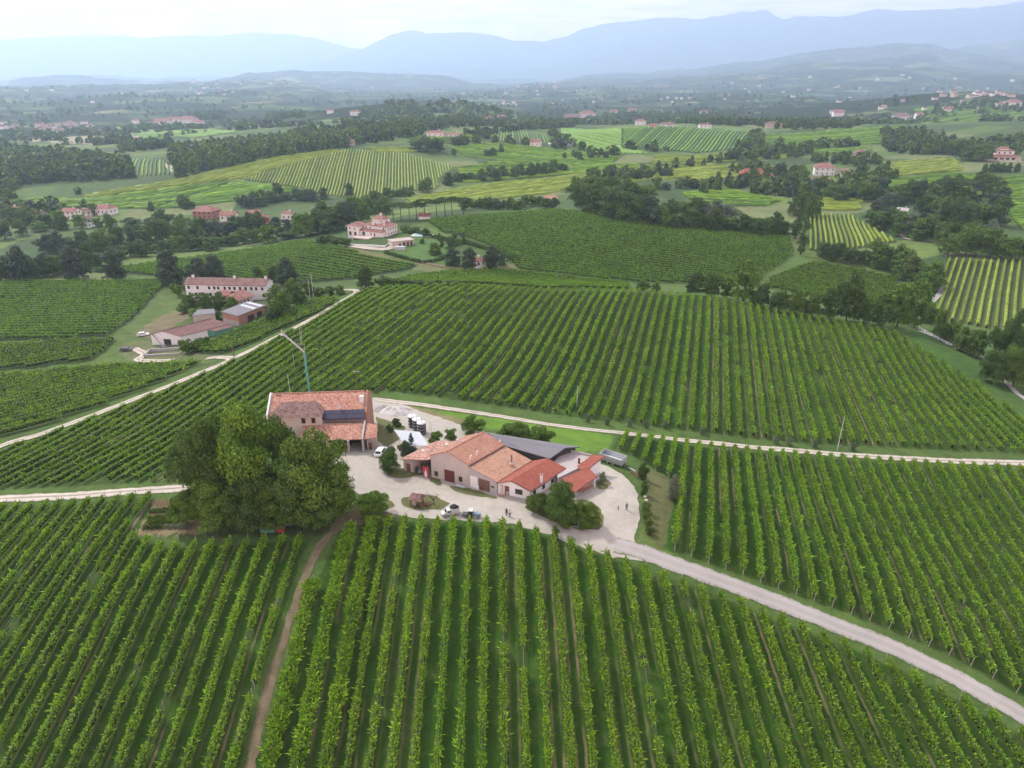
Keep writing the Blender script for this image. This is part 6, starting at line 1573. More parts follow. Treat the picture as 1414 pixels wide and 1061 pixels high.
HOUSES = [
 (280,303,29,10,'brown brick two-storey house with hipped roof, tallest above the left valley trees','brick','tile_far','hip',-12,.8,.2,4,2),
 (315,306,21,8,'pale house with low roof next to the brown brick house','plaster_pink','tile_far','gab',8,.8,.2,3,1),
 (322,317,24,5,'low tiled roof half hidden in trees under the brown brick house','plaster_warm','tile_far','gab',5,.7,.2,0,1),
 (352,305,17,10,'dark red house with gabled roof in the left valley','red_panel','tile_far','gab',14,.8,.2,2,1),
 (364,308,15,7,'low dark red extension at the right of the dark red house','red_panel','tile_far','hip',14,.8,.2,1,1),
 (396,306,14,10,'pale house with hipped roof at the right end of the valley hamlet','plaster_pink','tile_far','hip',-8,.9,.22,2,1),
 (403,319,15,10,'white gabled house below the hamlet end, near the villa trees','plaster_white','tile_far','gab',25,.9,.22,2,1),
 (96,304,19,11,'pinkish house at the left of the far left hamlet','plaster_pink','tile_far','gab',-6,.8,.2,3,2),
 (120,299,14,8,'small pale house between two pinkish houses at far left','plaster_warm','tile_dull','gab',0,.8,.2,2,1),
 (140,298,24,9,'pinkish house with long roof at the right of the far left hamlet','plaster_pink','tile_far','hip',-10,.8,.2,4,1),
 (127,314,13,11,'white gabled house standing in front of the pinkish hamlet houses','plaster_white','tile_dull','gab',80,1.1,.3,2,2),
 (12,298,30,7,'long pale house cut by the left picture edge','plaster_pink','tile_far','gab',0,.6,.18,4,1),
 (52,300,14,5,'low pale outbuilding right of the house at the left edge','plaster_warm','tile_far','gab',-10,.7,.2,1,1),
 (1040,247,34,6,'long low building with broad bright red roof amid the right-hand trees','red_panel','tile_red','hip',-14,.7,.22,3,1),
 (1062,249,14,5,'short red-roofed end of the long low red building','plaster_pink','tile_red','hip',-14,.9,.2,1,1),
 (1138,243,26,10,'cream two-storey villa with hipped roof on the right-hand slope','plaster_white','tile_far','hip',-16,.8,.22,4,2),
 (1160,245,15,7,'brownish house attached behind the cream villa','plaster_warm','tile_dull','gab',-60,1,.25,2,1),
 (1133,258,24,8,'house with terracotta front below the cream villa','plaster_warm','tile_far','hip',-14,.7,.2,4,1),
 (1181,245,11,7,'small white cube-like house right of the cream villa','plaster_white','tile_far','gab',-18,.9,.2,1,1),
 (1188,223,20,10,'bright cream house with red hipped roof standing highest by the right hill road','plaster_white','tile_far','hip',-25,.8,.22,3,2),
 (1170,221,16,5,'low brownish wing left of the bright cream house','plaster_warm','tile_far','gab',-20,.7,.2,2,1),
 (1193,256,20,5,'low brown roof among trees under the small white house','plaster_warm','tile_dull','gab',-10,.7,.2,0,1),
 (1243,303,14,11,'small white house with grey-white roof deep among the right-hand trees','plaster_white','terrace','gab',-35,1,.25,1,2),
 (762,282,17,7,'pale house with peach roof at the far edge of the big slope','plaster_warm','tile_annex','gab',18,.8,.2,2,1),
 (586,303,15,4,'small pink-roofed cabin under the umbrella pines','plaster_pink','tile_far','gab',0,.8,.25,0,1),
 (661,371,15,10,'little white garden house with reddish roof between dense dark trees','plaster_white','tile_far','gab',30,.9,.28,1,1),
 (601,190,24,6,'pink villa with red roof on the far wooded rise, left half','plaster_pink','tile_far','hip',0,.5,.16,3,1),
 (626,191,23,5,'pink arcaded wing at the right of the far pink villa','plaster_pink','tile_far','hip',0,.5,.12,4,1),
 (478,202,20,7,'brown ruined-looking house at the top of the striped hill field','plaster_old','tile_dull','hip',0,.6,.12,3,1),
 (738,203,14,6,'small red-roofed house beside white sheds in the middle distance','plaster_pink','tile_far','gab',-20,.8,.25,2,1),
 (774,203,32,3.5,'long low white shed right of the small red-roofed house','plaster_white','tarp','gab',-6,.35,.08,0,1),
 (222,173,20,5,'pale farm block at the left of the far hamlet','plaster_pink','tile_far','gab',-4,.6,.2,3,1),
 (240,170,15,5,'middle block of the far left hamlet with tiled roof','plaster_pink','tile_far','gab',6,.6,.2,2,1),
 (258,171,22,6,'tallest block of the far left hamlet','plaster_pink','tile_far','hip',-4,.6,.2,3,1),
 (273,173,13,4,'low pale block at the right end of the far left hamlet','plaster_white','tile_far','gab',4,.7,.2,2,1),
 (186,171,8,4,'single tiny house left of the far hamlet','plaster_pink','tile_far','gab',0,.8,.25,0,1),
 (490,160,13,5,'white house on the dark wooded ridge, larger of two','plaster_white','tile_far','hip',0,.6,.2,2,1),
 (456,157,9,4,'smaller white house on the dark wooded ridge','plaster_white','tile_far','gab',10,.7,.2,0,1),
 (675,170,11,5,'pale house with trees, left of two below the hilltop town','plaster_pink','tile_far','gab',-10,.8,.25,1,1),
 (693,168,10,6,'pinkish tall house, right of two below the hilltop town','plaster_pink','tile_far','gab',10,.8,.25,1,1),
 (790,166,20,4,'long grey-pink farm roof at the left of the ridge farm','plaster_warm','tile_dull','gab',-10,.6,.2,2,1),
 (812,164,22,6,'pink farm block at the right of the ridge farm','plaster_pink','tile_far','hip',0,.6,.2,3,1),
 (848,160,10,5,'left house of the ridge hamlet above the striped dark field','plaster_white','tile_far','gab',0,.8,.25,1,1),
 (872,158,12,5,'right house of the ridge hamlet above the striped dark field','plaster_white','tile_far','hip',-12,.8,.25,2,1),
 (884,173,14,5,'broad white house at the left of the row below the ridge hamlet','plaster_white','tile_far','hip',-8,.7,.2,2,1),
 (901,177,10,3,'small brown-roofed house in the row below the ridge hamlet','plaster_warm','tile_far','gab',0,.7,.25,1,1),
 (920,176,17,4,'long white house at the right of the row below the ridge hamlet','plaster_white','tile_dull','gab',-25,.5,.2,2,1),
 (974,178,16,5,'lone white house on the slope right of the striped dark field','plaster_white','tile_dull','hip',0,.6,.15,3,1),
 (972,160,10,4,'lone pale house in the wood above the white slope house','plaster_white','tile_far','gab',0,.8,.25,0,1),
 (1018,168,7,4,'tiny pale house right of the wood on the hazy slope','plaster_white','tile_far','gab',0,.8,.25,0,1),
 (1068,178,22,6,'group-like long house with brown roof in the valley saddle','plaster_warm','tile_dull','hip',-10,.5,.2,3,1),
 (1158,161,14,5,'pinkish house on the hazy slope left of the hill village','plaster_pink','tile_far','gab',-10,.8,.25,1,1),
 (1246,167,22,6,'broad pale house at the edge of the dark wood below the hill village','plaster_white','tile_dull','hip',-8,.6,.2,3,1),
 (1270,165,10,6,'small white house right of the broad pale house below the hill village','plaster_white','tile_far','gab',0,.8,.25,1,1),
 (1310,155,14,4,'pinkish house on the brown slope under the hill village','plaster_pink','tile_far','gab',0,.7,.25,1,1),
 (1402,148,16,6,'pinkish villa at the right edge under the hill village','plaster_pink','tile_far','hip',0,.8,.25,2,1),
 (1381,149,10,4,'small white house left of the pinkish villa at the right edge','plaster_white','tile_far','gab',0,.8,.25,1,1),
]
for h in HOUSES: house(*h[:5], wall=h[5], roof=h[6], kind='hip' if h[7] == 'hip' else 'gable', yaw=h[8], dr=h[9], rh=h[10], nwin=h[11], floors=h[12], side=h[2] >= 14)

def terraced_villa():
    p = G(1386, 222); s = (p[1] * CT - (p[2] - CAMZ) * ST) / FOC; z = (0, 0, 0)
    r = empty('terraced_villa', p, 'broad three-tiered villa with pale red roofs and white terrace at the right edge', 'villa', None, R(-8))
    def blk(x0, x1, y0, y1, z0, z1, rh, mat='plaster_pink'):
        b = MB(); b.box(x0, x1, y0, y1, z0, z1); b.build('wall', M[mat], r); b = MB(); hip_roof(b, x1 - x0, y1 - y0, z1, rh, 1.0); b.v = [(q[0] + (x0 + x1) / 2, q[1] + y0, q[2]) for q in b.v]; b.build('roof', M['tile_far'], r)
    blk(-19 * s, 22 * s, 0, 12, -5, 5 * s, 3 * s, 'plaster_warm'); blk(-10 * s, 14 * s, 5, 15, 4 * s, 12 * s, 3 * s); blk(-5 * s, 6 * s, 6, 12, 12 * s, 15 * s, 2.4 * s)
    for i in range(4): window(r, z, (-19 * s, 0), (22 * s, 0), 5 + i * 7.5 * s, .8, 3.5, 2.4, 'dark', 'frame', t=.2)
    for i in range(3): window(r, z, (-10 * s, 5), (14 * s, 5), 3 + i * 7 * s, 8.5 * s, 1.6, 2.0, 'dark', 'frame', t=.2)
    b = MB(); b.box(-10 * s, 30 * s, -8, -7.6, -8, .4); b.build('terrace_wall', M['plaster_white'], r)
    for i in range(6): b = MB(); x = (-8 + i * 6) * s; b.tube([(x, -7.8, .4), (x, -7.8, 3)], .15, 6); b.build('pergola_post', M['white_paint'], r)
terraced_villa()

def far_village():
    V = MB(); spots = []
    def cl(u0, u1, v0, v1, n, w=(7, 14)):
        for _ in range(int(n * .36) if n != 26 else n):
            u, v = random.uniform(u0, u1), random.uniform(v0, v1); p = G(u, v)
            if p[1] > 9500: continue
            W = random.uniform(*w); D = W * random.uniform(.5, .9); H = random.uniform(4, 8); a = random.uniform(-.6, .6); c, s = math.cos(a), math.sin(a)
            q = max(1, math.hypot(p[0], p[1]) / 2600); W *= q ** .8; H *= q ** .8; D *= q ** .8
            f = lambda x, y, z: (p[0] + x * c - y * s, p[1] + x * s + y * c, p[2] + z)
            P = [f(-W/2,0,-3), f(W/2,0,-3), f(W/2,D,-3), f(-W/2,D,-3), f(-W/2,0,H), f(W/2,0,H), f(W/2,D,H), f(-W/2,D,H), f(-W/2,D/2,H+W*.22), f(W/2,D/2,H+W*.22)]
            wm = random.choice((0, 0, 2))
            V.faces(P, [(0,1,5,4),(1,2,6,9,5),(2,3,7,6),(3,0,4,8,7)], wm); V.faces(P, [(4,5,9,8),(6,7,8,9)], 1)
    cl(715, 775, 113, 122, 26); cl(690, 830, 122, 145, 46); cl(620, 720, 138, 150, 18); cl(830, 1000, 130, 150, 30); cl(1000, 1200, 118, 140, 30); cl(900, 1200, 108, 128, 24, (7, 13)); cl(1200, 1414, 104, 124, 18, (7, 13))
    cl(1290, 1400, 122, 136, 40, (9, 18)); cl(1330, 1380, 128, 136, 14, (12, 20)); cl(1150, 1300, 138, 158, 20); cl(1300, 1414, 138, 152, 12); cl(250, 330, 113, 132, 40, (8, 20)); cl(0, 100, 118, 150, 10, (8, 13)); cl(100, 330, 125, 165, 10, (8, 12)); cl(0, 130, 170, 184, 60, (10, 20)); cl(300, 420, 115, 135, 14)
    cl(480, 640, 112, 132, 16, (8, 13))
    tag(V.build('far_village', [M['plaster_warm'], M['tile_dull'], M['plaster_pink']]), 'villages of tiny pale houses on the hazy far hills', 'village', kind='stuff')
far_village()
# ------------------------------------------------------------------ vehicles, people, yard things
def wheel(root, org, c, r, w, ax, mat='rubber'):
    ax = np.array([ax[0], ax[1], 0.]); ax /= np.linalg.norm(ax); c = np.array(c, float)
    b = MB(); b.tube([c - ax * w / 2, c - ax * w * .35, c + ax * w * .35, c + ax * w / 2], [r * .93, r, r, r * .93], 16); t = b.build('wheel', M[mat], root, org)
    b = MB(); b.tube([c - ax * (w / 2 + .015), c + ax * (w / 2 + .015)], r * .55, 12); b.build('rim', M['grey_paint'], t, org); return t

def local(p, yaw, k=1.0):
    a = R(yaw); e = np.array([math.cos(a), math.sin(a), 0]); n = np.array([-math.sin(a), math.cos(a), 0]); p = np.array(p, float)
    return lambda x, y, z: tuple(p + (e * x + n * y + np.array([0, 0, z])) * k)

def lbox(b, L, x0, x1, y0, y1, z0, z1, m=0):
    o = np.array(L(x0, y0, z0)); return b.obox(o, np.array(L(x1, y0, z0)) - o, np.array(L(x0, y1, z0)) - o, np.array(L(x0, y0, z1)) - o, m)

def vehicles():
    # silver tipping trailer
    p = np.array([22.2, 132.6, -1.85]); p[2] = float(height(p[0], p[1])); L = local(p, -36); A = (L(0, 1, 0)[0] - p[0], L(0, 1, 0)[1] - p[1])
    r = empty('farm_trailer', p, 'silver open-topped farm trailer parked at the edge of the yard loop', 'trailer')
    b = MB(); lbox(b, L, -2.7, 2.7, -1.2, 1.2, .8, .9); b.build('floor', M['white_paint'], r, p)
    for s, (x0, x1, y0, y1) in enumerate(((-2.7, 2.7, -1.26, -1.205), (-2.7, 2.7, 1.205, 1.26), (-2.76, -2.705, -1.26, 1.26), (2.705, 2.76, -1.26, 1.26))):
        b = MB(); lbox(b, L, x0, x1, y0, y1, .75, 2.15)
        for z in (.8, 1.4, 2.08): lbox(b, L, x0 - .03 * (x1 - x0 > 1), x1 + .03, y0 - .03, y1 + .03, z, z + .1)
        b.build('side_board', M['metal'], r, p)
    b = MB(); lbox(b, L, -2.6, 3.0, -.35, -.22, .55, .74); lbox(b, L, -2.6, 3.0, .22, .35, .55, .74); lbox(b, L, 2.9, 4.3, -.08, .08, .5, .62); b.build('chassis', M['metal_dark'], r, p)
    for x in (-.7, .6):
        for y in (-.95, .95): wheel(r, p, L(x, y, .42), .42, .3, A)
    b = MB(); lbox(b, L, 3.5, 3.62, -.05, .05, 0, .5); b.build('support_leg', M['metal_dark'], r, p)
    # small white truck with a grey tank body
    p = G(623, 711); L = local(p, 198, .8); A = (L(0, 1, 0)[0] - p[0], L(0, 1, 0)[1] - p[1])
    r = empty('small_truck', p, 'small white-fronted truck with grey box body and dark load, by the vine rows', 'truck')
    b = MB(); pr = [(2.3, .45), (2.35, .95), (1.5, 1.15), (1.1, 1.75), (.2, 1.8), (.2, .45)]
    b.faces([L(x, -.75, z) for x, z in pr] + [L(x, .75, z) for x, z in pr], [tuple(range(6)), tuple(range(6, 12))[::-1]] + [(i, 6 + i, 6 + (i + 1) % 6, (i + 1) % 6) for i in range(6)]); cab = b.build('cab', M['grey_paint'], r, p)
    b = MB(); b.faces([L(1.5, -.6, 1.19), L(1.5, .6, 1.19), L(1.15, .6, 1.7), L(1.15, -.6, 1.7)], [(0, 1, 2, 3)]); lbox(b, L, .3, .95, .74, .77, 1.2, 1.6); lbox(b, L, .3, .95, -.77, -.74, 1.2, 1.6); b.build('window', M['glass'], cab, p)
    b = MB(); lbox(b, L, -1.9, .12, -.85, .85, .6, 2.0); b.build('box_body', M['grey_paint'], r, p)
    b = MB(); b.dome(L(-.7, 0, 2.0), .8, .7, .55); b.dome(L(-1.3, .2, 2.0), .5, .5, .4); b.build('load', M['cloth_dark'], r, p)
    for s in (-.45, .45): b = MB(); lbox(b, L, 2.33, 2.39, s - .14, s + .14, .65, .85); b.build('headlight', M['tarp'], r, p)
    for x in (1.4, -1.2):
        for y in (-.72, .72): wheel(r, p, L(x, y, .34), .27, .16, A)
    # tractor
    p = G(652, 714); L = local(p, -12, .78); A = (L(0, 1, 0)[0] - p[0], L(0, 1, 0)[1] - p[1])
    r = empty('tractor', p, 'small blue-grey tractor with green cab standing at the end of the vine rows', 'tractor')
    b = MB(); lbox(b, L, .2, 2.0, -.35, .35, .7, 1.25); lbox(b, L, 1.9, 2.1, -.3, .3, .6, 1.15); b.build('bonnet', M['blue_paint'], r, p)
    b = MB(); pr = [(-.9, .8), (.25, .8), (.15, 1.9), (-.8, 1.9)]; b.faces([L(x, -.55, z) for x, z in pr] + [L(x, .55, z) for x, z in pr], [(0, 1, 2, 3), (7, 6, 5, 4)] + [(i, 4 + i, 4 + (i + 1) % 4, (i + 1) % 4) for i in range(4)]); c = b.build('cab', M['green_paint'], r, p)
    b = MB(); lbox(b, L, -.9, .3, -.65, .65, 1.9, 2.02); b.build('cab_roof', M['grey_paint'], c, p)
    b = MB(); lbox(b, L, -.7, .1, -.58, -.555, 1.1, 1.75); lbox(b, L, -.7, .1, .555, .58, 1.1, 1.75); b.build('window', M['glass'], c, p)
    b = MB(); b.tube([L(1.2, .2, 1.2), L(1.2, .2, 1.95)], .04, 6); b.build('exhaust', M['metal_dark'], r, p)
    for x, y, rr, w in ((-.45, -.7, .62, .35), (-.45, .7, .62, .35), (1.6, -.6, .4, .25), (1.6, .6, .4, .25)): wheel(r, p, L(x, y, rr), rr * .78, w * .78, A)
    b = MB(); lbox(b, L, -2.4, -1.1, -.7, .7, .45, .75); b.tube([L(-1.2, 0, .5), L(-.8, 0, .6)], .06, 6); b.build('mounted_implement', M['metal_dark'], r, p)
    # cars
    def car(u, v, yaw, mat, label, s=1.0):
        p = G(u, v); L = local(p, yaw); A = (L(0, 1, 0)[0] - p[0], L(0, 1, 0)[1] - p[1]); q = lambda x, y, z: L(x * s, y * s, z * s)
        r = empty('parked_car', p, label, 'car')
        pr = [(-2.0, .35), (2.0, .35), (2.05, .75), (1.1, .92), (.5, 1.42), (-1.3, 1.45), (-1.9, .95), (-2.05, .8)]; n = len(pr)
        b = MB(); b.faces([q(x, -.8 if z < 1.2 else -.66, z) for x, z in pr] + [q(x, .8 if z < 1.2 else .66, z) for x, z in pr], [tuple(range(n)), tuple(range(n, 2 * n))[::-1]] + [(i, n + i, n + (i + 1) % n, (i + 1) % n) for i in range(n)]); bd = b.build('body', M[mat], r, p)
        b = MB(); b.faces([q(1.06, -.62, .96), q(1.06, .62, .96), q(.55, .58, 1.38), q(.55, -.58, 1.38)], [(0, 1, 2, 3)]); b.faces([q(-1.87, -.62, .98), q(-1.87, .62, .98), q(-1.36, .58, 1.41), q(-1.36, -.58, 1.41)], [(3, 2, 1, 0)])
        for y in (-1, 1): b.faces([q(.85, y * .80, .96), q(-1.6, y * .80, .98), q(-1.2, y * .70, 1.36), q(.45, y * .70, 1.36)], [(0, 1, 2, 3)])
        b.build('window', M['glass'], bd, p)
        for x in (1.25, -1.25):
            for y in (-.75, .75): wheel(r, p, q(x, y, .33), .33 * s, .22, A)
    car(526, 627, 80, 'white_paint', 'small white car parked between the old farmhouse and the yard tree')
    car(175, 485, 10, 'metal_dark', 'dark car parked on the grass left of the brown-roofed barn')
    car(198, 464, 20, 'white_paint', 'white car parked in the dry field behind the brown-roofed barn')
    car(1076, 270, 10, 'white_paint', 'white car parked under the trees beyond the bright right-hand field', 1.3)
    car(1084, 271, 12, 'metal_dark', 'dark car parked beside the white one beyond the bright right-hand field', 1.3)
vehicles()

def person(u, v, h, yaw, label, top, legs, stride=.12, arm=.1):
    p = G(u, v); s = h / 1.75
    o = empty('person', p, label, 'person', None, R(yaw))
    J = {'pelvis': (0, 0, .93), 'waist': (0, 0, 1.08), 'chest': (0, 0, 1.32), 'neck': (0, .01, 1.47), 'head': (0, .02, 1.60), 'crown': (0, .02, 1.70)}
    pts = [J[k] for k in ('pelvis', 'waist', 'chest', 'neck', 'head', 'crown')]; rad = [.15, .135, .16, .06, .09, .07]; ed = [(0, 1), (1, 2), (2, 3), (3, 4), (4, 5)]
    def chain(start, qs, rs):
        a = start
        for q, r_ in zip(qs, rs): pts.append(q); rad.append(r_); ed.append((a, len(pts) - 1)); a = len(pts) - 1
    for sx, st in ((-1, stride), (1, -stride)):
        chain(0, [(sx * .1, 0, .86), (sx * .11, st * .5 + .02, .48), (sx * .11, st, .09), (sx * .12, st + .14, .035)], [.1, .07, .045, .04])
        chain(2, [(sx * .2, 0, 1.40), (sx * .26, -.02 + arm * .2, 1.14), (sx * .25, arm, .90), (sx * .25, arm + .04, .80)], [.065, .048, .036, .032])
    me = bpy.data.meshes.new('body'); me.from_pydata([tuple(c * s for c in q) for q in pts], ed, []); me.update()
    b = link('body', me, o); me.materials.append(M['skin']); me.materials.append(M[top]); me.materials.append(M[legs])
    sk = b.modifiers.new('skin', 'SKIN')
    for i, vx in enumerate(me.skin_vertices[0].data): vx.radius = (rad[i] * s, rad[i] * s * (.8 if i < 3 else 1)); vx.use_root = i == 0
    ss = b.modifiers.new('smooth', 'SUBSURF'); ss.levels = ss.render_levels = 2
    dg = bpy.context.evaluated_depsgraph_get(); em = bpy.data.meshes.new_from_object(b.evaluated_get(dg)); b.modifiers.clear(); b.data = em
    em.materials.clear()
    for m in ('skin', top, legs): em.materials.append(M[m])
    for f in em.polygons:
        c = f.center / s; f.use_smooth = True
        f.material_index = 2 if c.z < .97 else (1 if c.z < 1.45 and not (abs(c.x) > .2 and c.z < 1.12) else 0)
    # hair, face
    hb = MB(); hb.dome((0, .0 * s, 1.63 * s), .105 * s, .115 * s, .125 * s); hb.build('hair', M['hair'], o)
    fb = MB()
    fb.dome((0, .118 * s, 1.585 * s), .016 * s, .022 * s, .02 * s, full=True, k=8, n=4)
    for e in (-1, 1): fb.dome((e * .035 * s, .10 * s, 1.615 * s), .011 * s, .01 * s, .009 * s, 1, 8, 4, True)
    fb.build('face', [M['skin'], M['hair']], o)
    for e in (-1, 1):
        hd = MB(); x, y, z = e * .25, arm + .04, .80
        hd.dome((x * s, y * s, (z - .03) * s), .022 * s, .035 * s, .05 * s, full=True, k=8, n=5)
        for k_, (dx, l) in enumerate(((-.024, .06), (-.008, .07), (.008, .066), (.022, .052))): hd.tube([(x * s, (y + dx) * s, (z - .065) * s), (x * s - e * .008 * s, (y + dx * 1.1) * s, (z - .065 - l * .6) * s), (x * s - e * .02 * s, (y + dx * 1.1) * s, (z - .065 - l) * s)], [.009 * s, .008 * s, .006 * s], 5)
        hd.tube([(x * s, (y + .03) * s, (z - .03) * s), (x * s - e * .01 * s, (y + .055) * s, (z - .07) * s)], [.01 * s, .007 * s], 5)
        hd.build('hand', M['skin'], o)
    return o

def people():
    person(699.5, 712.5, 1.78, 170, 'person in dark clothes, left of the pair walking on the yard below the white house', 'cloth_dark', 'cloth_dark', .14)
    person(704, 714, 1.70, 185, 'person in pale top and dark trousers, right of the pair walking on the yard', 'cloth_light', 'cloth_dark', -.12)
    person(865, 705, 1.75, 200, 'person in dark clothes standing on the gravel loop right of the carport', 'cloth_blue', 'cloth_dark', .08)
    person(853.5, 705, 1.15, 150, 'small child in dull clothes on the gravel loop left of an adult', 'concrete', 'wood_brown', .06)
people()

def yard():
    # three steel tanks
    base = np.array(G(586, 600)); dirv = np.array([-1.35, 2.1])
    for i, nm in enumerate(('nearest of the three steel tanks, its front against the white canopy', 'middle one of the three steel tanks behind the white canopy', 'farthest of the three steel tanks behind the white canopy')):
        x, y = base[0] + dirv[0] * i - .6, base[1] + dirv[1] * i + .2; z = float(height(x, y)); o = (x, y, z)
        r = empty('steel_tank', o, nm, 'tank', 'steel tanks beside the canopy')
        b = MB(); b.cyl(x, y, z - .1, z + 3.0, 1.05, 22); b.build('shell', M['void'] if False else M['metal_dark'], r, o)
        b = MB(); b.tube([(x, y, z + 2.95), (x, y, z + 3.06), (x, y, z + 3.3)], [1.1, 1.1, .22], 22); b.build('lid', M['white_paint'], r, o)
        b = MB(); b.cyl(x, y, z + 3.25, z + 3.5, .16, 10); b.build('hatch', M['metal'], r, o)
        b = MB()
        for zz_ in (.6, 1.5, 2.4): b.tube([(x + 1.07 * math.cos(t), y + 1.07 * math.sin(t), z + zz_) for t in np.linspace(0, 6.283, 23)], .03, 5, caps=False)
        b.build('hoop', M['steel'], r, o)
    x, y = base[0] + 1.2, base[1] + .6; z = float(height(x, y)); b = MB()
    for dx in (0, .45): b.tube([(x + dx, y + dx * .3, z), (x + dx, y + dx * .3, z + 3.3)], .035, 5)
    for k_ in range(8): b.tube([(x, y, z + .35 * k_ + .3), (x + .45, y + .13, z + .35 * k_ + .3)], .02, 5)
    b.thing('ladder', M['metal'], (x, y, z), 'metal ladder standing at the right of the nearest steel tank', 'ladder')
    # canopy
    Q = [(-26.7, 138.5, 3.05), (-20.75, 137.5, 3.05), (-18.05, 132.1, 2.45), (-23.2, 132.1, 2.45)]; o = (-22, 135, 0)
    r = empty('canopy', o, 'large white sheet canopy on thin poles beside the dark spiky tree', 'canopy')
    b = MB(); n = 10; P = []
    for i in range(n + 1):
        for j in range(n + 1):
            a = np.array(Q[0]) * (1 - i / n) + np.array(Q[1]) * i / n; c = np.array(Q[3]) * (1 - i / n) + np.array(Q[2]) * i / n
            q = a + (c - a) * j / n; q[2] -= .12 * math.sin(math.pi * i / n) * math.sin(math.pi * j / n); P.append(q)
    fs = [(i * (n + 1) + j, i * (n + 1) + j + 1, (i + 1) * (n + 1) + j + 1, (i + 1) * (n + 1) + j) for i in range(n) for j in range(n)]
    b.faces(P, fs, 0, True); b.faces([q - np.array([0, 0, .04]) for q in P], [f[::-1] for f in fs], 0, True); b.build('sheet', M['tarp'], r, o)
    for x, y, z in Q + [(-24.9, 135.2, 2.75), (-19.4, 134.8, 2.75)]: b = MB(); b.tube([(x, y, float(height(x, y)) - .1), (x, y, z + .02)], .06, 6); b.build('pole', M['metal'], r, o)
    for i, (x, y) in enumerate(((-25.4, 135.8), (-24.9, 134.8), (-24.2, 133.9))):
        z = float(height(x, y)); b = MB(); b.tube([(x, y, z), (x, y, z + .12), (x, y, z + .5), (x, y, z + .85), (x, y, z + .95)], [.28, .32, .36, .32, .28], 12)
        b.thing('barrel', M['wood_brown'], (x, y, z), ['dark barrel under the left edge of the canopy, farthest back', 'dark barrel between two others under the canopy edge', 'dark barrel under the canopy edge, nearest the yard'][i], 'barrel', 'barrels under the canopy')
    # clutter in the porch bay
    for i, (x, y, h, m) in enumerate(((-20.0, 125.2, 1.1, 'metal_dark'), (-19.2, 124.9, .8, 'concrete'), (-18.9, 125.9, 1.4, 'metal_dark'))):
        z = float(height(x, y)); b = MB(); b.box(x - .4, x + .4, y - .35, y + .35, z, z + h * .5); b.box(x - .3, x + .1, y - .3, y + .3, z + h * .5, z + h); b.tube([(x - .3, y - .3, z + h), (x + .4, y + .2, z + h + .2)], .05, 6)
        b.thing('farm_pump', M[m], (x, y, z), ['dark farm machine in the porch bay, left of two others', 'pale low machine at the front of the porch bay', 'tall dark machine at the back of the porch bay'][i], 'machine', 'machines in the porch bay')
    # little hut on the grass island
    p = G(576, 697); L = local(p, -14); r = empty('small_hut', p, 'little open hut with grey shingle roof on the grass island in the yard', 'hut')
    for x in (-.95, .95):
        for y in (-.8, .8): b = MB(); lbox(b, L, x - .1, x + .1, y - .1, y + .1, -.1, 1.75); b.build('post', M['wood_brown'], r, p)
    b = MB(); lbox(b, L, -.85, -.1, -.6, .7, -.1, 1.4); b.build('stall_wall', M['plaster_old'], r, p)
    b = MB(); c = [L(-1.5, -1.3, 1.7), L(1.5, -1.3, 1.7), L(1.5, 1.3, 1.7), L(-1.5, 1.3, 1.7), L(-.8, 0, 2.6), L(.8, 0, 2.6)]; b.faces(c, [(0, 1, 5, 4), (1, 2, 5), (2, 3, 4, 5), (3, 0, 4), (3, 2, 1, 0)]); b.build('roof', M['tile_dull'], r, p)
    p = G(587, 699); b = MB(); L = local(p, 20); lbox(b, L, -.9, .9, -.45, .45, .45, .55); b.tube([L(-.7, -.5, .32), L(-.7, -.35, .32)], .32, 12); b.tube([L(.7, -.5, .32), L(.7, -.35, .32)], .32, 12); b.tube([L(.9, 0, .5), L(1.9, 0, .2)], .05, 6)
    b.thing('hand_cart', M['wood_brown'], tuple(p), 'old dark handcart standing against the little hut', 'cart')
    # bare tree
    p = G(599, 698); r = empty('bare_tree', p, 'small leafless tree on the grass island right of the little hut', 'tree'); b = MB(); g = np.random.default_rng(4)
    b.tube([(0, 0, -.1), (.05, 0, .7), (0, .05, 1.2)], [.13, .1, .08], 7)
    for i in range(9):
        a = i * .7 + g.random() * .4; l = .9 + .5 * g.random(); e = np.array([math.cos(a) * l, math.sin(a) * l * .8, 1.3 + l * .9]); b.tube([(0, .03, 1.05), tuple(e * np.array([.45, .45, .8])), tuple(e)], [.06, .035, .012], 5)
        for k_ in range(3): f = e + g.normal(size=3) * .28 + (0, 0, .1); b.tube([tuple(e * np.array([.7, .7, .92])), tuple(f)], [.02, .006], 4)
    b.build('trunk', M['bark'], r)
    # drums and slab by the winery doors
    def drum(u, v, mat, label, h=.75, r_=.3, nm='drum'):
        p = G(u, v); x, y, z = p; b = MB(); b.tube([(x, y, z - .03), (x, y, z + h * .33), (x, y, z + h * .34), (x, y, z + h * .36), (x, y, z + h)], [r_, r_, r_ * 1.05, r_, r_], 14); b.dome((x, y, z + h), r_ * .9, r_ * .9, .08); b.thing(nm, M[mat], tuple(p), label, nm)
    drum(660, 675.5, 'white_paint', 'white plastic drum in front of the wide brown doors'); drum(665.5, 676.5, 'wood_red', 'reddish drum beside the white one in front of the wide brown doors')
    drum(701, 684, 'concrete', 'grey cask with pale lid by the doorway of the white house', .9, .35, 'cask')
    p = G(636, 672.5); b = MB(); L = local(p, -22); lbox(b, L, -1.0, 1.0, -.25, .25, 0, .28); lbox(b, L, -.9, .9, -.2, .2, .28, .34); b.thing('stone_bench', M['tarp'], tuple(p), 'low white stone slab on the grass strip before the winery wall', 'bench')
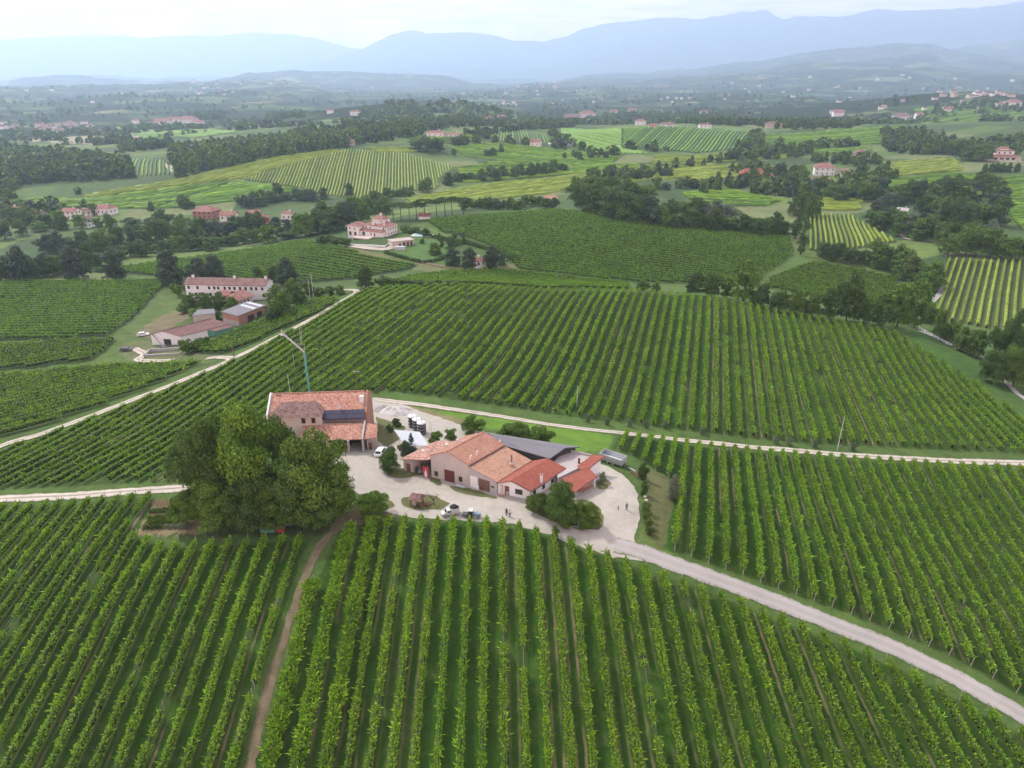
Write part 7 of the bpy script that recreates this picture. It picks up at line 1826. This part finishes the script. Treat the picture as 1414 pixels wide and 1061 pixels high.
    # gravel heaps
    for u, v, rx, ry, h, m, lb in ((529, 566, 3.4, 2.6, 1.5, 'gravel_heap', 'grey gravel heap against the farmhouse gable, left of its neighbour'), (545, 570, 4.0, 3.0, 1.8, 'stone', 'pale gravel heap between the farmhouse gable and the meadow'), (556, 566, 3.0, 1.5, .8, 'gravel_heap', 'low earth bank of rubble at the edge of the meadow')):
        p = G(u, v); b = MB(); n = 22; P = []
        for i in range(n + 1):
            for j in range(n + 1):
                x, y = (i / n * 2 - 1) * rx, (j / n * 2 - 1) * ry; d = math.hypot(x / rx, y / ry)
                z = h * max(0, 1 - d) ** .75 * (.6 + .8 * float(vnoise(x * 1.3 + u, y * 1.3, 6))) - .12 + float(height(p[0] + x, p[1] + y)) - p[2] + .12 * float(vnoise(x * 5, y * 5, 8)) * (d < 1); P.append((x, y, z - .2 * (d > 1)))
        b.faces(P, [(i * (n + 1) + j, (i + 1) * (n + 1) + j, (i + 1) * (n + 1) + j + 1, i * (n + 1) + j + 1) for i in range(n) for j in range(n)], 0, True)
        o = b.build('gravel_heap', M[m], None, (0, 0, 0), p); tag(o, lb, 'heap')
    # poles
    def pole(u, v, vt, label, r_=.1, mat='grey_paint', cross=False):
        p = G(u, v); t = at_y(u, vt, p[1]); h = t[2] - p[2]; r = empty('utility_pole', p, label, 'pole'); b = MB(); b.tube([(0, 0, -.3), (0, 0, h)], [r_ * 1.15, r_ * .8], 8); b.build('pole_shaft', M[mat], r)
        b = MB()
        if cross: b.box(-.9, .9, -.06, .06, h - .6, h - .48)
        for x in ((-.75, 0, .75) if cross else (0,)): b.cyl(x, 0, h - .48 if cross else h, h - .2 if cross else h + .2, .06, 6)
        b.build('insulator', M['metal'], r)
    pole(796.5, 562, 534, 'slim grey pole at the lower edge of the hill vineyard, above the meadow'); pole(1156, 622, 576, 'slim pale pole beside the upper road in the right half'); pole(496, 556, 511, 'wooden pole behind the right end of the farmhouse roof', .13, 'wood_brown', True)
    pole(402, 552, 519, 'slim pale pole rising behind the left part of the farmhouse roof'); pole(407, 510, 489, 'thin pole in the vines behind and left of the teal crane', .07); pole(433, 412, 378, 'taller pole among bushes left of the ridge road bend', .12); pole(428.5, 414, 386, 'shorter pole among bushes left of the ridge road bend', .12)
    pole(417, 482, 449, 'thin pole by the ridge road above the crane arm', .08); pole(323, 493, 479, 'short dark post at the lane junction', .15, 'wood_brown')
    # crane
    p = G(429, 556); tt = at_y(424, 487, p[1]); h = tt[2] - p[2]
    r = empty('tower_crane', p, 'slim teal crane mast with short pale jib behind the old farmhouse', 'crane')
    b = MB(); w = .2
    for sx in (-1, 1):
        for sy in (-1, 1): b.tube([(sx * w, sy * w, -.2), (sx * w * .8, sy * w * .8, h)], .06, 5)
    k_ = 0; z = 0
    while z < h - .8:
        f = 1 - .2 * z / h; s = 1 if k_ % 2 else -1
        for a0, a1 in (((-w, -w), (w, -w)), ((w, -w), (w, w)), ((w, w), (-w, w)), ((-w, w), (-w, -w))): b.tube([(a0[0] * f, a0[1] * f, z + (.8 if s < 0 else 0)), (a1[0] * f, a1[1] * f, z + (0 if s < 0 else .8))], .035, 4)
        z += .8; k_ += 1
    b.tube([(0, 0, 0), (0, 0, h)], .1, 6)
    b.build('mast', M['teal'], r)
    b = MB(); b.box(-1.1, 1.1, -1.1, 1.1, -.3, .8); b.build('base', M['teal'], r)
    def rel(u, v, y): q = at_y(u, v, y); return np.array([q[0] - p[0], q[1] - p[1], q[2] - p[2]])
    j0 = np.array([0, 0, h]); j1 = rel(391, 462, p[1] - 1.5); j2 = rel(434, 442, p[1] + 5)
    def lattice(a, c, w):
        b = MB(); d = c - a; Ln = np.linalg.norm(d); d /= Ln; s = np.cross(d, (0, 0, 1)); s /= np.linalg.norm(s); u_ = np.cross(s, d)
        offs = (s * w, -s * w, u_ * w * 1.3)
        for o_ in offs: b.tube([a + o_, c + o_], .1, 5)
        n = int(Ln / 1.0)
        for i in range(n):
            t0, t1 = a + d * Ln * i / n, a + d * Ln * (i + 1) / n
            for q in range(3): b.tube([t0 + offs[q], t1 + offs[(q + 1) % 3]], .05, 4)
        return b
    lattice(j0, j1, .17).build('jib', M['grey_paint'], r)
    b = MB(); q = j1; b.box(q[0] - .6, q[0] + .15, q[1] - .25, q[1] + .25, q[2] - .3, q[2] + .1); b.box(q[0] - .4, q[0] - .25, q[1] - .1, q[1] + .1, q[2] + .1, q[2] + 1.2); b.build('jib_head', M['grey_paint'], r)
    b = MB(); b.tube([j0, j0 + (.3, 0, 2.2)], .07, 5); b.tube([j0 + (.3, 0, 2.2), j1 * .5 + j0 * .5], .03, 4); b.tube([rel(416, 452, p[1] + 2.5), rel(417, 478, p[1] + 2.5)], .05, 4); b.build('tie_rod', M['metal'], r)
    # things under the clump, fence, frame
    for u, v, sx, sy, h_, m, nm, lb in ((388, 733, 1.5, 1.0, .9, 'red_panel', 'red_bin', 'dull red bin at the foot of the tree clump'), (371, 733, 2.6, 1.2, .8, 'net_green', 'water_trough', 'dark greenish trough left of the red bin under the tree clump')):
        p = G(u, v); b = MB(); b.box(-sx / 2, sx / 2, -sy / 2, sy / 2, -.05, h_ * .85); b.box(-sx / 2 - .06, sx / 2 + .06, -sy / 2 - .06, sy / 2 + .06, h_ * .85, h_); tag(b.build(nm, M[m], None, (0, 0, 0), p), lb, nm.split('_')[1])
    p = G(402, 727); b = MB(); b.tube([(.9 * math.cos(t), .55 * math.sin(t), .15 + .1 * t) for t in np.linspace(0, 5.2, 14)], .06, 6); tag(b.build('hose', M['tarp'], None, (0, 0, 0), p), 'loop of pale hose lying in front of the right-hand clump tree', 'hose')
    P = [G(783, 727), G(799, 729)]; b = MB(); d = P[1] - P[0]
    for q in P: b.tube([q, q + (0, 0, 1.5)], .06, 6)
    for z in (.15, 1.45): b.tube([P[0] + (0, 0, z), P[1] + (0, 0, z)], .05, 6)
    b.thing('gate_frame', M['grey_paint'], tuple(P[0]), 'pale rectangular gate frame at the edge of the grass island', 'frame')
    P = [G(772, 741), G(777, 743)]; b = MB()
    for t in np.linspace(0, 1, 5): q = P[0] + (P[1] - P[0]) * t; b.tube([q, q + (0, 0, 1.0)], .04, 5)
    for z in (.2, .95): b.tube([P[0] + (0, 0, z), P[1] + (0, 0, z)], .03, 5)
    b.thing('lane_railing', M['metal'], tuple(P[0]), 'short metal railing on the lane edge beside the thin-stemmed tree', 'railing')
    for i, (u, v) in enumerate(((888.5, 681), (890, 687), (892, 692), (892.5, 697))):
        p = G(u, v); b = MB(); b.dome((0, 0, .05), .38, .3, .26 + .06 * (i % 2), k=9, n=5, full=True); b.v = [(x + .12 * vnoise(x * 3 + i, y * 3, 4), y, z + .15 * vnoise(x * 4, y * 4 + i, 5)) for x, y, z in b.v]
        tag(b.build('boulder', M['stone' if i != 3 else 'metal_dark'], None, (0, 0, 0), p), ['topmost pale boulder below the round bush on the slope', 'second pale boulder from the round bush on the slope', 'third pale boulder from the round bush on the slope', 'dark boulder at the lower end of the boulder line'][i], 'boulder', 'boulders along the yard loop')
    for i, (u, v, a) in enumerate(((873, 650, -50), (877, 655, -30), (880, 659, -60))):
        p = G(u, v); L = local((0, 0, 0), a); b = MB(); b.tube([L(-.9, 0, .2), L(0, .03, .22), L(.9, 0, .18)], [.2, .19, .17], 9); tag(b.build('log', M['stone' if i == 0 else 'wood_brown'], None, (0, 0, 0), p), ['pale log beside the trailer drawbar', 'brown log between the trailer and the round bush', 'short brown log nearest the round dark bush'][i], 'log', 'logs behind the trailer')
    # white fence along the wood lane
    Pw = spline([G(u, v)[:2] for u, v in ((1268, 455), (1290, 467), (1315, 480), (1340, 490), (1357, 496))], 1.0); org = np.array([*Pw[0], float(height(*Pw[0]))]); r = empty('white_fence', org, 'long white post-and-rail fence along the wood lane at the right', 'fence')
    acc = 0
    for i in range(0, len(Pw) - 1, 4): x, y = Pw[i]; z = float(height(x, y)); b = MB(); b.box(x - .12, x + .12, y - .12, y + .12, z - .2, z + 1.35); b.build('post', M['white_paint'], r, org)
    for hz in (.5, 1.1): b = MB(); b.tube([(x, y, float(height(x, y)) + hz) for x, y in Pw], .09, 4); b.build('rail', M['white_paint'], r, org)
    # low wall by the left barn, boom
    p = G(218, 478); b = MB(); L = local(p, -40); b.tube([L(-3, 0, 4.2), L(4.5, 0, .5)], .12, 6); lbox(b, L, 3.5, 6, -.8, .8, 0, 1.1); b.thing('conveyor', M['metal_dark'], tuple(p), 'dark slanting conveyor arm in front of the pale barn gable', 'conveyor')
    p = G(228, 488); b = MB(); L = local(p, 8)
    for x0, x1, y0, y1 in ((-6, 6, -3, -2.6), (-6, 6, 2.6, 3), (-6, -5.6, -3, 3), (5.6, 6, -3, 3)): lbox(b, L, x0, x1, y0, y1, -.5, .9)
    b.thing('slurry_pit_wall', M['concrete'], tuple(p), 'low concrete pit wall in front of the brown-roofed barn', 'wall')
    # vegetable garden
    def bed(a, c, mat, h, w, label, leaf=.3, nm='vegetable_bed', cat='plant bed'):
        P0, P1 = G(*a), G(*c); n = int(np.linalg.norm(P1 - P0) * 150); t = rng.random(n); C = P0 + (P1 - P0) * t[:, None]; C[:, :2] += rng.normal(size=(n, 2)) * w * .35
        C[:, 2] = height(C[:, 0], C[:, 1]) + rng.random(n) * h; D = rng.normal(size=(n, 3)); D[:, 2] = abs(D[:, 2]); D /= np.linalg.norm(D, axis=1)[:, None]
        o = tag(link(nm, np_mesh(nm, leaf_quads(C, D, leaf * (.6 + .8 * rng.random(n)), leaf * .7 * np.ones(n)) - P0, np.arange(n * 4).reshape(-1, 4), [M[mat]]), None, P0), label, cat, 'beds of the kitchen garden'); return o
    bed((208, 708), (238, 706), 'tree_dark', .6, .8, 'dark leafy bed below the bean stakes in the kitchen garden'); bed((205, 717), (236, 714), 'tree_mid', .5, .9, 'bushy bed in the middle of the kitchen garden')
    bed((204, 722), (246, 721), 'tree_olive', .35, .6, 'yellowish bed of low plants in the kitchen garden', .32); bed((199, 730), (224, 729), 'tree_dark', .6, .9, 'dark leafy bed nearest the front of the kitchen garden'); bed((225, 729), (262, 730), 'tree_silver', .4, .8, 'greyish bed at the front right of the kitchen garden', .25)
    for i in range(6):
        p = G(215 + i * 3.6, 701); b = MB()
        for dx in (-.3, 0, .3): b.tube([(dx, -.5, -.1), (dx * .3, 0, 1.9)], .03, 4)
        b.tube([(-.3, .5, -.1), (-.05, 0, 1.9)], .03, 4); b.tube([(.3, .5, -.1), (.05, 0, 1.9)], .03, 4)
        tag(b.build('bean_stake', M['wood_brown'], None, (0, 0, 0), p), f'{ordinal(i + 1)} bean-stake tripod from the left at the top of the kitchen garden', 'stake', 'bean stakes')
yard()
# ------------------------------------------------------------------ camera, light, air
def build_world():
    cam = bpy.data.cameras.new('camera'); co = bpy.data.objects.new('camera', cam); COL.objects.link(co)
    co.location = (0, 0, CAMZ); co.rotation_euler = (math.pi / 2 - TILT, 0, 0)
    cam.sensor_width = 36; cam.lens = 36 * FOC / 1414; cam.clip_start = .5; cam.clip_end = 60000
    SC.camera = co
    w = bpy.data.worlds.new('World'); SC.world = w; w.use_nodes = True
    t = w.node_tree; t.nodes.clear()
    def n(typ): return t.nodes.new(typ)
    out = n('ShaderNodeOutputWorld'); bg = n('ShaderNodeBackground'); sky = n('ShaderNodeTexSky')
    sky.sky_type = 'NISHITA'; sky.sun_disc = False; sky.sun_elevation = R(SUN_EL); sky.sun_rotation = R(SUN_AZ); sky.air_density = 1.0; sky.dust_density = 2.0
    # thin bright cloud over most of the sky
    tc = n('ShaderNodeTexCoord'); sep = n('ShaderNodeSeparateXYZ'); t.links.new(tc.outputs['Generated'], sep.inputs[0])
    mx = n('ShaderNodeMath'); mx.operation = 'MAXIMUM'; mx.inputs[1].default_value = .06; t.links.new(sep.outputs[2], mx.inputs[0])
    dv = n('ShaderNodeVectorMath'); dv.operation = 'DIVIDE'; t.links.new(tc.outputs['Generated'], dv.inputs[0])
    cb = n('ShaderNodeCombineXYZ'); [t.links.new(mx.outputs[0], cb.inputs[i]) for i in range(3)]; t.links.new(cb.outputs[0], dv.inputs[1])
    no = n('ShaderNodeTexNoise'); no.inputs['Scale'].default_value = .55; no.inputs['Detail'].default_value = 7; no.inputs['Roughness'].default_value = .6
    t.links.new(dv.outputs[0], no.inputs['Vector'])
    rp = n('ShaderNodeValToRGB'); rp.color_ramp.elements[0].position = .30; rp.color_ramp.elements[0].color = (.62, .62, .62, 1); rp.color_ramp.elements[1].position = .55; rp.color_ramp.elements[1].color = (1, 1, 1, 1)
    t.links.new(no.outputs['Fac'], rp.inputs[0])
    tone = n('ShaderNodeValToRGB'); tone.color_ramp.elements[0].position = .35; tone.color_ramp.elements[0].color = (4.5, 4.0, 4.2, 1); tone.color_ramp.elements[1].position = .7; tone.color_ramp.elements[1].color = (11.2, 10.2, 10.1, 1)
    no2 = n('ShaderNodeTexNoise'); no2.inputs['Scale'].default_value = .9; no2.inputs['Detail'].default_value = 6; t.links.new(dv.outputs[0], no2.inputs['Vector'])
    t.links.new(no2.outputs['Fac'], tone.inputs[0])
    # brighter towards the horizon, where the light comes through the haze below the cloud
    hz = n('ShaderNodeValToRGB'); hz.color_ramp.elements[0].position = .0; hz.color_ramp.elements[0].color = (2.6, 1.8, 1.82, 1); hz.color_ramp.elements[1].position = .55; hz.color_ramp.elements[1].color = (.78, .78, .78, 1)
    t.links.new(sep.outputs[2], hz.inputs[0])
    mu = n('ShaderNodeVectorMath'); mu.operation = 'MULTIPLY'; t.links.new(tone.outputs[0], mu.inputs[0]); t.links.new(hz.outputs[0], mu.inputs[1])
    m = n('ShaderNodeMix'); m.data_type = 'RGBA'
    t.links.new(rp.outputs[0], m.inputs[0]); t.links.new(sky.outputs[0], m.inputs[6]); t.links.new(mu.outputs[0], m.inputs[7])
    t.links.new(m.outputs[2], bg.inputs[0]); bg.inputs[1].default_value = SKY_STR; t.links.new(bg.outputs[0], out.inputs[0])
    s = bpy.data.lights.new('sun', 'SUN'); s.energy = SUN_STR; s.angle = R(SUN_ANGLE); s.color = (1, .95, .86)
    so = bpy.data.objects.new('sun', s); COL.objects.link(so)
    d = Vector((math.sin(R(SUN_AZ)) * math.cos(R(SUN_EL)), math.cos(R(SUN_AZ)) * math.cos(R(SUN_EL)), math.sin(R(SUN_EL))))
    so.rotation_euler = d.to_track_quat('Z', 'Y').to_euler()
    SC.view_settings.view_transform = 'Standard'; SC.view_settings.look = 'None'; SC.view_settings.exposure = EXPOSURE; SC.view_settings.gamma = 1
    # haze: one closed box of even air round everything
    b = MB(); b.box(-27000, 27000, -1500, 27800, -130, 3100)
    k = NT('haze_air'); pv = k.t.nodes.new('ShaderNodeVolumePrincipled')
    pv.inputs['Color'].default_value = (.61, .79, 1.0, 1); pv.inputs['Density'].default_value = HAZE; pv.inputs['Anisotropy'].default_value = .5
    k.l(pv.outputs[0], k.out.inputs['Volume'])
    h = b.build('haze', k.mat); tag(h, kind='stuff')
    c = SC.cycles
    c.max_bounces = 5; c.diffuse_bounces = 3; c.glossy_bounces = 2; c.transmission_bounces = 3; c.volume_bounces = 3; c.transparent_max_bounces = 4
    c.use_denoising = True
    try: c.denoiser = 'OPENIMAGEDENOISE'; c.denoising_input_passes = 'RGB_ALBEDO_NORMAL'
    except Exception: pass
    c.sample_clamp_indirect = 4
SUN_EL, SUN_AZ, SUN_STR, SUN_ANGLE, SKY_STR, EXPOSURE, HAZE = 47, -50, 3.2, 5.0, .12, 0.87, 1.1e-4
build_world()
